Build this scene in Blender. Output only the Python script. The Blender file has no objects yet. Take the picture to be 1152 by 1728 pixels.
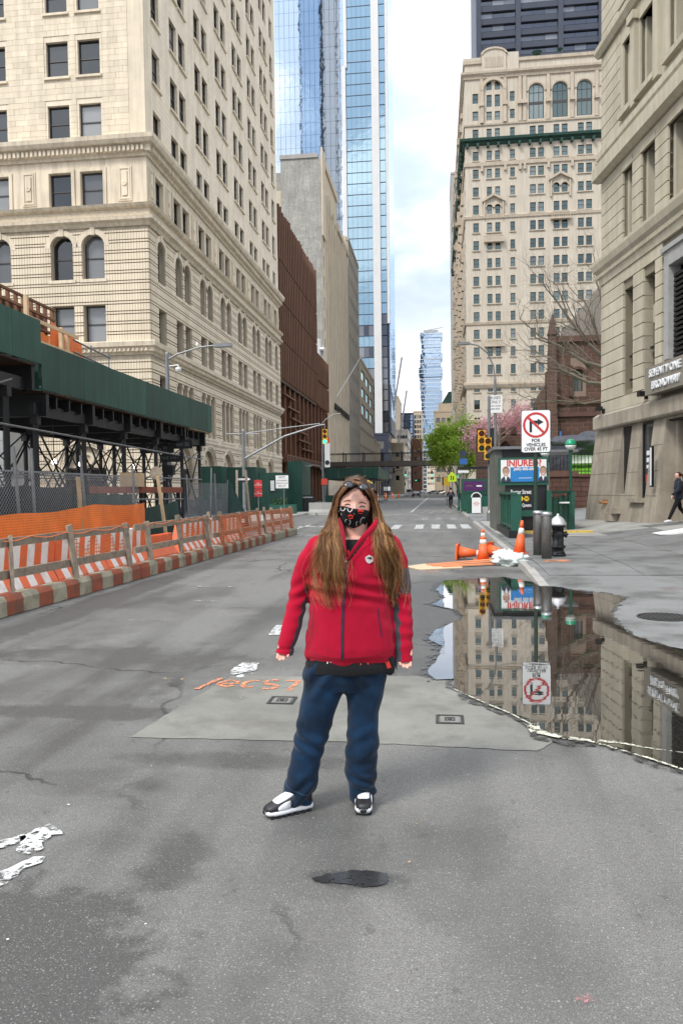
import bpy, bmesh, math, random
import numpy as np
from mathutils import Vector, Matrix, noise
from mathutils.bvhtree import BVHTree
rad = math.radians
scene = bpy.context.scene
COL = scene.collection
random.seed(11)

# ------------------------------------------------------------------ camera
cam_d = bpy.data.cameras.new("camera"); cam = bpy.data.objects.new("camera", cam_d); COL.objects.link(cam)
cam_d.sensor_fit = 'VERTICAL'; cam_d.sensor_height = 36; cam_d.lens = 1300 / 1728 * 36
cam_d.shift_y = 19.6 / 1728; cam_d.clip_start = .05; cam_d.clip_end = 6000
YAW, PITCH, ROLL, CAMH = rad(7.085), rad(-2.4), rad(.75), 1.59
_f = Vector((-math.sin(YAW) * math.cos(PITCH), math.cos(YAW) * math.cos(PITCH), math.sin(PITCH)))
_r = Vector((math.cos(YAW), math.sin(YAW), 0)); _u = _r.cross(_f)
_r2 = _r * math.cos(ROLL) - _u * math.sin(ROLL); _u2 = _r * math.sin(ROLL) + _u * math.cos(ROLL)
M = Matrix((( _r2.x, _u2.x, -_f.x, 0), (_r2.y, _u2.y, -_f.y, 0), (_r2.z, _u2.z, -_f.z, CAMH), (0, 0, 0, 1)))
cam.matrix_world = M
scene.camera = cam
# ------------------------------------------------------------------ world: cloudy daylight
SUN_EL, SUN_AZ = rad(50), rad(215)        # azimuth from +Y clockwise: behind the camera, a little to the left
world = bpy.data.worlds.new("World"); scene.world = world; world.use_nodes = True
nt = world.node_tree; nt.nodes.clear(); N = nt.nodes.new; L = nt.links.new
out = N('ShaderNodeOutputWorld'); bg = N('ShaderNodeBackground'); L(bg.outputs[0], out.inputs[0])
sky = N('ShaderNodeTexSky'); sky.sky_type = 'NISHITA'; sky.sun_disc = False
sky.sun_elevation = SUN_EL; sky.sun_rotation = SUN_AZ; sky.air_density = 1.0; sky.dust_density = 1.5
tc = N('ShaderNodeTexCoord'); sp = N('ShaderNodeSeparateXYZ'); L(tc.outputs['Generated'], sp.inputs[0])
zz = N('ShaderNodeMath'); zz.operation = 'ADD'; zz.inputs[1].default_value = .35; L(sp.outputs[2], zz.inputs[0])
zm = N('ShaderNodeMath'); zm.operation = 'MAXIMUM'; zm.inputs[1].default_value = .12; L(zz.outputs[0], zm.inputs[0])
dv = N('ShaderNodeVectorMath'); dv.operation = 'DIVIDE'; L(tc.outputs['Generated'], dv.inputs[0])
cb = N('ShaderNodeCombineXYZ')
for i in range(3): L(zm.outputs[0], cb.inputs[i])
L(cb.outputs[0], dv.inputs[1])
n1 = N('ShaderNodeTexNoise'); n1.inputs['Scale'].default_value = 2.6; n1.inputs['Detail'].default_value = 5; n1.inputs['Roughness'].default_value = .5
mp = N('ShaderNodeMapping'); mp.inputs['Location'].default_value = (3.1, 1.7, .4); L(dv.outputs[0], mp.inputs[0]); L(mp.outputs[0], n1.inputs['Vector'])
cr = N('ShaderNodeValToRGB'); cr.color_ramp.elements[0].position = .36; cr.color_ramp.elements[1].position = .56
cr.color_ramp.interpolation = 'EASE'; L(n1.outputs[0], cr.inputs[0])
n2 = N('ShaderNodeTexNoise'); n2.inputs['Scale'].default_value = 2.2; n2.inputs['Detail'].default_value = 4; L(mp.outputs[0], n2.inputs['Vector'])
cc = N('ShaderNodeMix'); cc.data_type = 'RGBA'; cc.inputs[6].default_value = (6.6, 7.2, 8.2, 1); cc.inputs[7].default_value = (10.5, 10.6, 10.8, 1)
cr2 = N('ShaderNodeValToRGB'); cr2.color_ramp.elements[0].position = .4; cr2.color_ramp.elements[1].position = .58; L(n2.outputs[0], cr2.inputs[0]); L(cr2.outputs[0], cc.inputs[0])
# thin veil: the clear gaps are hazy, not deep blue
vl = N('ShaderNodeMix'); vl.data_type = 'RGBA'; vl.inputs[0].default_value = .85; L(sky.outputs[0], vl.inputs[6]); vl.inputs[7].default_value = (5.0, 5.8, 7.0, 1)
mx = N('ShaderNodeMix'); mx.data_type = 'RGBA'; L(cr.outputs[0], mx.inputs[0]); L(vl.outputs[2], mx.inputs[6]); L(cc.outputs[2], mx.inputs[7])
# an overcast sky is brightest overhead: L = (1+2 sin e)/3 of the zenith, softened
gz_ = N('ShaderNodeMapRange'); gz_.inputs[1].default_value = 0; gz_.inputs[2].default_value = 1; gz_.inputs[3].default_value = .62; gz_.inputs[4].default_value = 1.45; L(sp.outputs[2], gz_.inputs[0])
gm0 = N('ShaderNodeVectorMath'); gm0.operation = 'SCALE'; L(mx.outputs[2], gm0.inputs[0]); L(gz_.outputs[0], gm0.inputs['Scale'])
L(gm0.outputs[0], bg.inputs[0]); bg.inputs[1].default_value = .1
# ------------------------------------------------------------------ soft sun through cloud
sl = bpy.data.lights.new("sun", 'SUN'); sl.energy = 1.5; sl.angle = rad(13); sl.color = (1, .96, .9)
sun = bpy.data.objects.new("sun", sl); COL.objects.link(sun)
_sd = Vector((math.sin(SUN_AZ) * math.cos(SUN_EL), math.cos(SUN_AZ) * math.cos(SUN_EL), math.sin(SUN_EL)))
sun.rotation_euler = _sd.to_track_quat('Z', 'Y').to_euler()
vs = scene.view_settings; vs.view_transform = 'Standard'; vs.look = 'None'; vs.gamma = 1; vs.use_curve_mapping = False
vs.exposure = 0.95
scene.cycles.use_denoising = True
scene.cycles.max_bounces = 4; scene.cycles.diffuse_bounces = 2; scene.cycles.glossy_bounces = 2; scene.cycles.transmission_bounces = 2; scene.cycles.transparent_max_bounces = 10
scene.cycles.use_adaptive_sampling = True; scene.cycles.adaptive_threshold = .02

# ------------------------------------------------------------------ materials
MAT = {}
def newmat(name):
    m = bpy.data.materials.new(name); m.use_nodes = True; MAT[name] = m
    return m, m.node_tree, m.node_tree.nodes['Principled BSDF']
def nd(t, ty, **kw):
    n = t.nodes.new(ty)
    for k, v in kw.items():
        if k.startswith('_'): setattr(n, k[1:], v)
        else: n.inputs[k.replace('__', ' ')].default_value = v
    return n
def surf(name, col, rough=.8, var=.18, scale=2.5, bump=.25, bscale=60, rnd=0., metal=0., streak=0., spec=.4, bdist=.01, dirt=None, dirtscale=6., dirtamt=.5, coat=0, fine=0.):
    """procedural surface: base colour, blotchy variation, vertical weather streaks, dirt, fine relief; all in world space"""
    m, t, b = newmat(name); Lk = t.links.new
    geo = nd(t, 'ShaderNodeNewGeometry')
    nz = nd(t, 'ShaderNodeTexNoise', Scale=scale, Detail=5, Roughness=.6); Lk(geo.outputs['Position'], nz.inputs['Vector'])
    mr = nd(t, 'ShaderNodeMapRange'); mr.inputs[1].default_value = .25; mr.inputs[2].default_value = .75
    mr.inputs[3].default_value = 1 - var; mr.inputs[4].default_value = 1 + var; Lk(nz.outputs[0], mr.inputs[0])
    fac = mr.outputs[0]
    def mul(a, bb):
        n = nd(t, 'ShaderNodeMath', _operation='MULTIPLY'); Lk(a, n.inputs[0])
        if isinstance(bb, float): n.inputs[1].default_value = bb
        else: Lk(bb, n.inputs[1])
        return n.outputs[0]
    if streak:
        mpn = nd(t, 'ShaderNodeMapping'); mpn.inputs['Scale'].default_value = (3, 3, .22); Lk(geo.outputs['Position'], mpn.inputs[0])
        sn = nd(t, 'ShaderNodeTexNoise', Scale=1.3, Detail=4); Lk(mpn.outputs[0], sn.inputs['Vector'])
        sr = nd(t, 'ShaderNodeMapRange'); sr.inputs[1].default_value = .35; sr.inputs[2].default_value = .62; sr.inputs[3].default_value = 1 - streak; sr.inputs[4].default_value = 1
        Lk(sn.outputs[0], sr.inputs[0]); fac = mul(fac, sr.outputs[0])
    if fine:
        fn = nd(t, 'ShaderNodeTexNoise', Scale=bscale * 2.2, Detail=2); Lk(geo.outputs['Position'], fn.inputs['Vector'])
        fr = nd(t, 'ShaderNodeMapRange'); fr.inputs[1].default_value = .3; fr.inputs[2].default_value = .7; fr.inputs[3].default_value = 1 - fine; fr.inputs[4].default_value = 1 + fine
        Lk(fn.outputs[0], fr.inputs[0]); fac = mul(fac, fr.outputs[0])
    if rnd:
        oi = nd(t, 'ShaderNodeObjectInfo'); rr = nd(t, 'ShaderNodeMapRange'); rr.inputs[3].default_value = 1 - rnd; rr.inputs[4].default_value = 1 + rnd
        Lk(oi.outputs['Random'], rr.inputs[0]); fac = mul(fac, rr.outputs[0])
    vm = nd(t, 'ShaderNodeVectorMath', _operation='SCALE'); vm.inputs[0].default_value = col[:3]; Lk(fac, vm.inputs['Scale'])
    colout = vm.outputs[0]
    if dirt:
        dn = nd(t, 'ShaderNodeTexNoise', Scale=dirtscale, Detail=6, Roughness=.65); Lk(geo.outputs['Position'], dn.inputs['Vector'])
        dr = nd(t, 'ShaderNodeMapRange'); dr.inputs[1].default_value = .48; dr.inputs[2].default_value = .66; dr.inputs[4].default_value = dirtamt; Lk(dn.outputs[0], dr.inputs[0])
        dm = nd(t, 'ShaderNodeMix', _data_type='RGBA'); Lk(dr.outputs[0], dm.inputs[0]); Lk(colout, dm.inputs[6]); dm.inputs[7].default_value = (*dirt, 1); colout = dm.outputs[2]
    Lk(colout, b.inputs['Base Color'])
    b.inputs['Roughness'].default_value = rough; b.inputs['Metallic'].default_value = metal; b.inputs['Specular IOR Level'].default_value = spec
    if coat: b.inputs['Coat Weight'].default_value = coat; b.inputs['Coat Roughness'].default_value = .15
    if bump:
        bn = nd(t, 'ShaderNodeTexNoise', Scale=bscale, Detail=4); Lk(geo.outputs['Position'], bn.inputs['Vector'])
        bp = nd(t, 'ShaderNodeBump', Strength=bump, Distance=bdist); Lk(bn.outputs[0], bp.inputs['Height']); Lk(bp.outputs[0], b.inputs['Normal'])
    return m
def glass(name, tint=(.6, .7, .8), refl=.35, dark=(.02, .03, .035), rnd=.3, wav=.0, wscale=.25, rough=.03):
    """opaque-looking window glass: coated mirror over a dim room (or a drawn blind, per pane)"""
    m, t, b = newmat(name); Lk = t.links.new
    outn = t.nodes['Material Output']; t.nodes.remove(b)
    d = nd(t, 'ShaderNodeBsdfDiffuse'); gl = nd(t, 'ShaderNodeBsdfGlossy'); gl.inputs['Color'].default_value = (*tint, 1); gl.inputs['Roughness'].default_value = rough
    oi = nd(t, 'ShaderNodeObjectInfo')
    rp = nd(t, 'ShaderNodeValToRGB'); rp.color_ramp.interpolation = 'LINEAR'
    rp.color_ramp.elements[0].color = (*dark, 1); rp.color_ramp.elements[0].position = .55
    rp.color_ramp.elements[1].color = (*[min(1, c + rnd) for c in dark], 1); rp.color_ramp.elements[1].position = 1
    Lk(oi.outputs['Random'], rp.inputs[0]); Lk(rp.outputs[0], d.inputs['Color'])
    fr = nd(t, 'ShaderNodeFresnel', IOR=1.5); ad = nd(t, 'ShaderNodeMath', _operation='ADD', _use_clamp=True); ad.inputs[1].default_value = refl; Lk(fr.outputs[0], ad.inputs[0])
    mxs = nd(t, 'ShaderNodeMixShader'); Lk(ad.outputs[0], mxs.inputs[0]); Lk(d.outputs[0], mxs.inputs[1]); Lk(gl.outputs[0], mxs.inputs[2]); Lk(mxs.outputs[0], outn.inputs[0])
    if wav:
        geo = nd(t, 'ShaderNodeNewGeometry'); bn = nd(t, 'ShaderNodeTexNoise', Scale=wscale, Detail=2); Lk(geo.outputs['Position'], bn.inputs['Vector'])
        bp = nd(t, 'ShaderNodeBump', Strength=1, Distance=wav); Lk(bn.outputs[0], bp.inputs['Height']); Lk(bp.outputs[0], gl.inputs['Normal'])
    return m
def plain(name, col, rough=.5, metal=0., spec=.5, emit=None, es=0., coat=0.):
    m, t, b = newmat(name); b.inputs['Base Color'].default_value = (*col, 1); b.inputs['Roughness'].default_value = rough
    b.inputs['Metallic'].default_value = metal; b.inputs['Specular IOR Level'].default_value = spec
    if coat: b.inputs['Coat Weight'].default_value = coat
    if emit: b.inputs['Emission Color'].default_value = (*emit, 1); b.inputs['Emission Strength'].default_value = es
    return m
def brick(name, c1, c2, mortar, bw, bh, msize=.012, rough=.85, bump=.5, axis='xz', streak=.12):
    m, t, b = newmat(name); Lk = t.links.new
    geo = nd(t, 'ShaderNodeNewGeometry'); s = nd(t, 'ShaderNodeSeparateXYZ'); Lk(geo.outputs['Position'], s.inputs[0])
    ad = nd(t, 'ShaderNodeMath', _operation='ADD'); Lk(s.outputs[0], ad.inputs[0]); Lk(s.outputs[1], ad.inputs[1])
    c = nd(t, 'ShaderNodeCombineXYZ'); Lk(ad.outputs[0], c.inputs[0]); Lk(s.outputs[2], c.inputs[1])
    br = nd(t, 'ShaderNodeTexBrick'); br.inputs['Color1'].default_value = (*c1, 1); br.inputs['Color2'].default_value = (*c2, 1); br.inputs['Mortar'].default_value = (*mortar, 1)
    br.inputs['Scale'].default_value = 1; br.inputs['Mortar Size'].default_value = msize; br.inputs['Brick Width'].default_value = bw; br.inputs['Row Height'].default_value = bh; Lk(c.outputs[0], br.inputs['Vector'])
    nz = nd(t, 'ShaderNodeTexNoise', Scale=.8, Detail=5); mpn = nd(t, 'ShaderNodeMapping'); mpn.inputs['Scale'].default_value = (1.5, 1.5, .4); Lk(geo.outputs['Position'], mpn.inputs[0]); Lk(mpn.outputs[0], nz.inputs['Vector'])
    mr = nd(t, 'ShaderNodeMapRange'); mr.inputs[1].default_value = .3; mr.inputs[2].default_value = .7; mr.inputs[3].default_value = 1 - streak; mr.inputs[4].default_value = 1 + streak; Lk(nz.outputs[0], mr.inputs[0])
    vm = nd(t, 'ShaderNodeVectorMath', _operation='SCALE'); Lk(br.outputs['Color'], vm.inputs[0]); Lk(mr.outputs[0], vm.inputs['Scale']); Lk(vm.outputs[0], b.inputs['Base Color'])
    b.inputs['Roughness'].default_value = rough
    bp = nd(t, 'ShaderNodeBump', Strength=bump, Distance=.02); bp.invert = True; Lk(br.outputs['Fac'], bp.inputs['Height']); Lk(bp.outputs[0], b.inputs['Normal'])
    return m

# ------------------------------------------------------------------ mesh helpers
class MB:
    def __init__(s): s.v = []; s.f = []; s.m = []
    def add(s, vs, fs, mi=0, T=None):
        o = len(s.v)
        s.v += [tuple(T @ Vector(p)) for p in vs] if T is not None else [tuple(p) for p in vs]
        s.f += [[i + o for i in f] for f in fs]; s.m += [mi] * len(fs); return s
    def box(s, x0, x1, y0, y1, z0, z1, mi=0, T=None):
        return s.add([(x0,y0,z0),(x1,y0,z0),(x1,y1,z0),(x0,y1,z0),(x0,y0,z1),(x1,y0,z1),(x1,y1,z1),(x0,y1,z1)],
                     [(0,3,2,1),(4,5,6,7),(0,1,5,4),(1,2,6,5),(2,3,7,6),(3,0,4,7)], mi, T)
    def cbox(s, c, d, mi=0, T=None): return s.box(c[0]-d[0]/2,c[0]+d[0]/2,c[1]-d[1]/2,c[1]+d[1]/2,c[2]-d[2]/2,c[2]+d[2]/2,mi,T)
    def quad(s, a, b, c, d, mi=0): return s.add([a,b,c,d],[(0,1,2,3)],mi)
    def bar(s, p0, p1, w, h, mi=0):
        p0 = Vector(p0); p1 = Vector(p1); d = p1 - p0; ln = d.length
        q = d.to_track_quat('X', 'Z').to_matrix().to_4x4(); q.translation = p0
        return s.box(0, ln, -w/2, w/2, -h/2, h/2, mi, q)
    def tube(s, p0, p1, r0, r1=None, n=8, mi=0): return s.path([p0, p1], [r0, r0 if r1 is None else r1], n, mi)
    def path(s, pts, rs, n=8, mi=0, cap=True):
        pts = [Vector(p) for p in pts]; k = len(pts)
        if not hasattr(rs, '__len__'): rs = [rs]*k
        o = len(s.v); up = None
        for i, p in enumerate(pts):
            d = (pts[min(i+1,k-1)] - pts[max(i-1,0)]); d = d.normalized() if d.length > 1e-9 else Vector((0,0,1))
            if up is None: up = Vector((0,0,1)) if abs(d.z) < .9 else Vector((1,0,0))
            a = d.cross(up); a = a.normalized() if a.length > 1e-6 else d.orthogonal().normalized(); b = a.cross(d); up = b
            for j in range(n):
                t = 2*math.pi*j/n; s.v.append(tuple(p + (a*math.cos(t) + b*math.sin(t))*rs[i]))
        for i in range(k-1):
            for j in range(n):
                s.f.append([o+i*n+j, o+i*n+(j+1)%n, o+(i+1)*n+(j+1)%n, o+(i+1)*n+j]); s.m.append(mi)
        if cap and n > 2:
            s.f.append([o+j for j in range(n)][::-1]); s.f.append([o+(k-1)*n+j for j in range(n)]); s.m += [mi, mi]
        return s
    def lathe(s, prof, n=16, c=(0,0,0), mi=0, T=None):
        vs = []; fs = []
        for r, z in prof:
            for j in range(n): t = 2*math.pi*j/n; vs.append((c[0]+r*math.cos(t), c[1]+r*math.sin(t), c[2]+z))
        for i in range(len(prof)-1):
            for j in range(n): fs.append((i*n+j, i*n+(j+1)%n, (i+1)*n+(j+1)%n, (i+1)*n+j))
        fs.append(tuple(range(n))[::-1]); fs.append(tuple((len(prof)-1)*n+j for j in range(n)))
        return s.add(vs, fs, mi, T)
    def prism(s, poly, h0, h1, plane='xy', mi=0, T=None):
        """extrude a polygon: plane xy -> along z; xz -> along y; yz -> along x"""
        k = len(poly); mp_ = {'xy': lambda a,b,h:(a,b,h), 'xz': lambda a,b,h:(a,h,b), 'yz': lambda a,b,h:(h,a,b)}[plane]
        vs = [mp_(a,b,h0) for a,b in poly] + [mp_(a,b,h1) for a,b in poly]
        fs = [tuple(range(k))[::-1], tuple(range(k,2*k))] + [(i,(i+1)%k,k+(i+1)%k,k+i) for i in range(k)]
        return s.add(vs, fs, mi, T)
    def ring(s, cx, cz, r0, r1, y0, y1, a0=0, a1=360, n=24, mi=0):
        """flat ring sector standing in the xz plane, thickness y0..y1"""
        o = len(s.v); full = abs(a1-a0) >= 360
        for i in range(n+1):
            t = rad(a0+(a1-a0)*i/n); c_, s_ = math.cos(t), math.sin(t)
            for r in (r0, r1):
                for y in (y0, y1): s.v.append((cx+r*c_, y, cz+r*s_))
        for i in range(n):
            a = o+i*4; b = a+4
            for q in ((a,a+2,b+2,b),(a+1,b+1,b+3,a+3),(a+2,a+3,b+3,b+2),(a,b,b+1,a+1)): s.f.append(list(q)); s.m.append(mi)
        return s
    def mesh(s, name, mats):
        me = bpy.data.meshes.new(name); me.from_pydata(s.v, [], s.f)
        for m in (mats if isinstance(mats, (list,tuple)) else [mats]): me.materials.append(MAT[m])
        if len(me.materials) > 1: me.polygons.foreach_set('material_index', s.m)
        me.update(); return me
    def build(s, name, mats, parent=None, smooth=False, world=True, kind=None, fix=False):
        if parent is not None and world:
            l = LOC[parent]; s.v = [(a-l[0], b-l[1], c-l[2]) for a,b,c in s.v]
        me = s.mesh(name, mats)
        if fix:
            bm = bmesh.new(); bm.from_mesh(me); bmesh.ops.recalc_face_normals(bm, faces=bm.faces); bm.to_mesh(me); bm.free()
        if smooth: me.polygons.foreach_set('use_smooth', [True]*len(me.polygons))
        return link(name, me, parent, kind=kind)
LOC = {}
def link(name, me, parent=None, loc=(0,0,0), rz=0., scale=None, kind=None):
    o = bpy.data.objects.new(name, me); COL.objects.link(o)
    if parent is not None: o.parent = parent
    o.location = loc; o.rotation_euler = (0,0,rz)
    if scale: o.scale = scale
    b = LOC.get(parent, (0,0,0)) if parent is not None else (0,0,0)
    LOC[o] = (b[0]+loc[0], b[1]+loc[1], b[2]+loc[2])
    if kind: o['kind'] = kind
    return o
def tag(o, label, cat, group=None):
    o['label'] = label; o['category'] = cat
    if group: o['group'] = group
    return o
def thing(name, label, cat, loc=(0,0,0), rz=0., group=None):
    o = link(name, None, None, loc, rz); o.empty_display_size = .2
    return tag(o, label, cat, group)
def dup(o, parent=None, loc=None, rz=None, label=None):
    c = o.copy(); COL.objects.link(c); c.parent = parent
    if loc is not None: c.location = loc
    if rz is not None: c.rotation_euler = (0,0,rz)
    if label: c['label'] = label
    LOC[c] = tuple(c.location)
    for ch in list(o.children): dup(ch, c)
    return c
# --- pieces on a facade. F=(ox,oy,rot): local u along the wall, y<0 outwards, z up
def fpos(F, u, y, z):
    c_, s_ = math.cos(F[2]), math.sin(F[2]); return (F[0]+u*c_-y*s_, F[1]+u*s_+y*c_, z)
CUBE = {}
def ucube(mat):
    if mat not in CUBE:
        b = MB(); e = .5; b.box(-.5,.5,-.5,.5,-.5,.5); CUBE[mat] = b.mesh('block', mat)
    return CUBE[mat]
def piece(name, mat, root, F, u0, u1, y0, y1, z0, z1):
    p = fpos(F, (u0+u1)/2, (y0+y1)/2, (z0+z1)/2); l = LOC[root]
    return link(name, ucube(mat), root, (p[0]-l[0], p[1]-l[1], p[2]-l[2]), F[2], (u1-u0, y1-y0, z1-z0))
def pieces(name, mat, root, F, bx, limit=300, restname=None):
    bx = sorted(bx, key=lambda b: -(b[1]-b[0])*(b[5]-b[4]))
    for b in bx[:limit]: piece(name, mat, root, F, *b)
    if len(bx) > limit:
        m = MB()
        for b in bx[limit:]: m.box(*b)
        fobj(m, restname or name+'_field', mat, root, F, kind='stuff')
def fobj(mb, name, mats, root, F, kind=None, smooth=False):
    me = mb.mesh(name, mats)
    if smooth: me.polygons.foreach_set('use_smooth', [True]*len(me.polygons))
    l = LOC[root]
    return link(name, me, root, (F[0]-l[0], F[1]-l[1], -l[2]), F[2], kind=kind)
def wallgrid(mb, W0, W1, z0, z1, ops, depth=.4, y=0, mi=0):
    """wall face at y with rectangular holes (u0,u1,z0,z1) and reveals going in by depth"""
    us = sorted(set([W0, W1] + [o[i] for o in ops for i in (0,1)])); zs = sorted(set([z0, z1] + [o[i] for o in ops for i in (2,3)]))
    us = [u for u in us if W0 <= u <= W1]; zs = [z for z in zs if z0 <= z <= z1]
    for i in range(len(us)-1):
        run = None
        for j in range(len(zs)-1):
            uc, zc = (us[i]+us[i+1])/2, (zs[j]+zs[j+1])/2
            if any(o[0] < uc < o[1] and o[2] < zc < o[3] for o in ops): continue
            mb.quad((us[i],y,zs[j]),(us[i+1],y,zs[j]),(us[i+1],y,zs[j+1]),(us[i],y,zs[j+1]),mi)
    for o in ops:
        a,b,c,d = o[:4]; e = y+depth
        mb.quad((a,y,c),(a,y,d),(a,e,d),(a,e,c),mi); mb.quad((b,y,c),(b,e,c),(b,e,d),(b,y,d),mi)
        mb.quad((a,y,c),(a,e,c),(b,e,c),(b,y,c),mi); mb.quad((a,y,d),(b,y,d),(b,e,d),(a,e,d),mi)
WIN = {}
def window(root, F, u0, u1, z0, z1, y=.25, style='sash', fm='win_frame', gm='glass_dark', name='window', fw=.07):
    w, h = round(u1-u0,3), round(z1-z0,3); key = (w,h,style,fm,gm,fw)
    if key not in WIN:
        f = MB(); f.box(0,fw,-.05,.05,0,h); f.box(w-fw,w,-.05,.05,0,h); f.box(fw,w-fw,-.05,.05,0,fw); f.box(fw,w-fw,-.05,.05,h-fw,h)
        if style == 'sash': f.box(fw,w-fw,-.04,.04,h*.5-fw*.5,h*.5+fw*.5)
        if style == 'cross': f.box(fw,w-fw,-.03,.03,h*.62,h*.62+fw*.7); f.box(w/2-fw*.4,w/2+fw*.4,-.03,.03,fw,h-fw)
        if style == 'tri':
            f.box(w/3-fw*.4,w/3+fw*.4,-.03,.03,fw,h-fw); f.box(w*2/3-fw*.4,w*2/3+fw*.4,-.03,.03,fw,h-fw)
            f.box(fw,w-fw,-.04,.02,h*.42,h*.5); f.box(fw,w-fw,-.03,.03,h*.75,h*.75+fw*.6)
        g_ = MB(); g_.quad((fw*.5,.01,fw*.5),(w-fw*.5,.01,fw*.5),(w-fw*.5,.01,h-fw*.5),(fw*.5,.01,h-fw*.5))
        WIN[key] = (f.mesh('window', fm), g_.mesh('pane', gm))
    p = fpos(F, u0, y, z0); l = LOC[root]
    o = link(name, WIN[key][0], root, (p[0]-l[0],p[1]-l[1],p[2]-l[2]), F[2])
    link('pane', WIN[key][1], o)
    return o
def archfill(mb, u0, u1, zs, zt, depth=.4, y=0, n=10, mi=0):
    """fills the corners of a rectangular hole so that its head becomes round (spring line zs, rect top zt)"""
    c = (u0+u1)/2; r = (u1-u0)/2; hh = zt-zs; pts = [(c-r*math.cos(math.pi*i/n), zs+min(hh, hh*math.sin(math.pi*i/n))) for i in range(n+1)]
    for (a, za), (b, zb) in zip(pts, pts[1:]):
        mb.quad((a,y,za),(b,y,zb),(b,y,zt),(a,y,zt),mi); mb.quad((a,y,za),(a,y+depth,za),(b,y+depth,zb),(b,y,zb),mi)
def freeruns(W0, W1, z0, z1, ops, pad=0.):
    cut = sorted((o[0]-pad, o[1]+pad) for o in ops if o[2] < z1-1e-4 and o[3] > z0+1e-4); r = []; a = W0
    for c0, c1 in cut:
        if c0 > a+.02: r.append((a, min(c0,W1)))
        a = max(a, c1)
    if a < W1-.02: r.append((a, W1))
    return r
TMP = bpy.data.scenes.new('workbench')
def evalmesh(ob):
    TMP.collection.objects.link(ob); vl_ = TMP.view_layers[0]; vl_.update()
    me = bpy.data.meshes.new_from_object(ob.evaluated_get(vl_.depsgraph)); TMP.collection.objects.unlink(ob); return me
def text(parent, body, size, loc, rot, mat, ext=.003, align='CENTER', name='lettering', xs=1., bold=0.):
    cu = bpy.data.curves.new('txt', 'FONT'); cu.body = body; cu.size = size; cu.extrude = ext; cu.align_x = align; cu.align_y = 'CENTER'; cu.offset = bold; cu.resolution_u = 3
    to = bpy.data.objects.new('txt', cu); me = evalmesh(to); bpy.data.objects.remove(to); bpy.data.curves.remove(cu)
    me.materials.clear(); me.materials.append(MAT[mat])
    o = link(name, me, parent, loc); o.rotation_euler = rot; o.scale = (xs,1,1)
    return o
def densify(poly, step, jit, seed=0):
    rnd = random.Random(seed); r = []
    for (a, b), (c, d) in zip(poly, poly[1:]+poly[:1]):
        n = max(1, int(math.hypot(c-a, d-b)/step))
        for i in range(n):
            t = i/n; r.append((a+(c-a)*t+rnd.uniform(-jit,jit), b+(d-b)*t+rnd.uniform(-jit,jit)))
    return r
def sheet(name, poly, z, mat, parent=None, kind=None):
    me = bpy.data.meshes.new(name); bm = bmesh.new()
    vs_ = [bm.verts.new((x,y,z)) for x,y in poly]; f = bm.faces.new(vs_); bm.normal_update()
    if f.normal.z < 0: bmesh.ops.reverse_faces(bm, faces=[f])
    bmesh.ops.triangulate(bm, faces=bm.faces[:]); bm.to_mesh(me); bm.free(); me.materials.append(MAT[mat])
    if parent is not None:
        l = LOC[parent]; me.transform(Matrix.Translation((-l[0],-l[1],-l[2])))
    return link(name, me, parent, kind=kind)
def smooth01(a, b, x):
    t = max(0., min(1., (x-a)/(b-a))); return t*t*(3-2*t)
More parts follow.
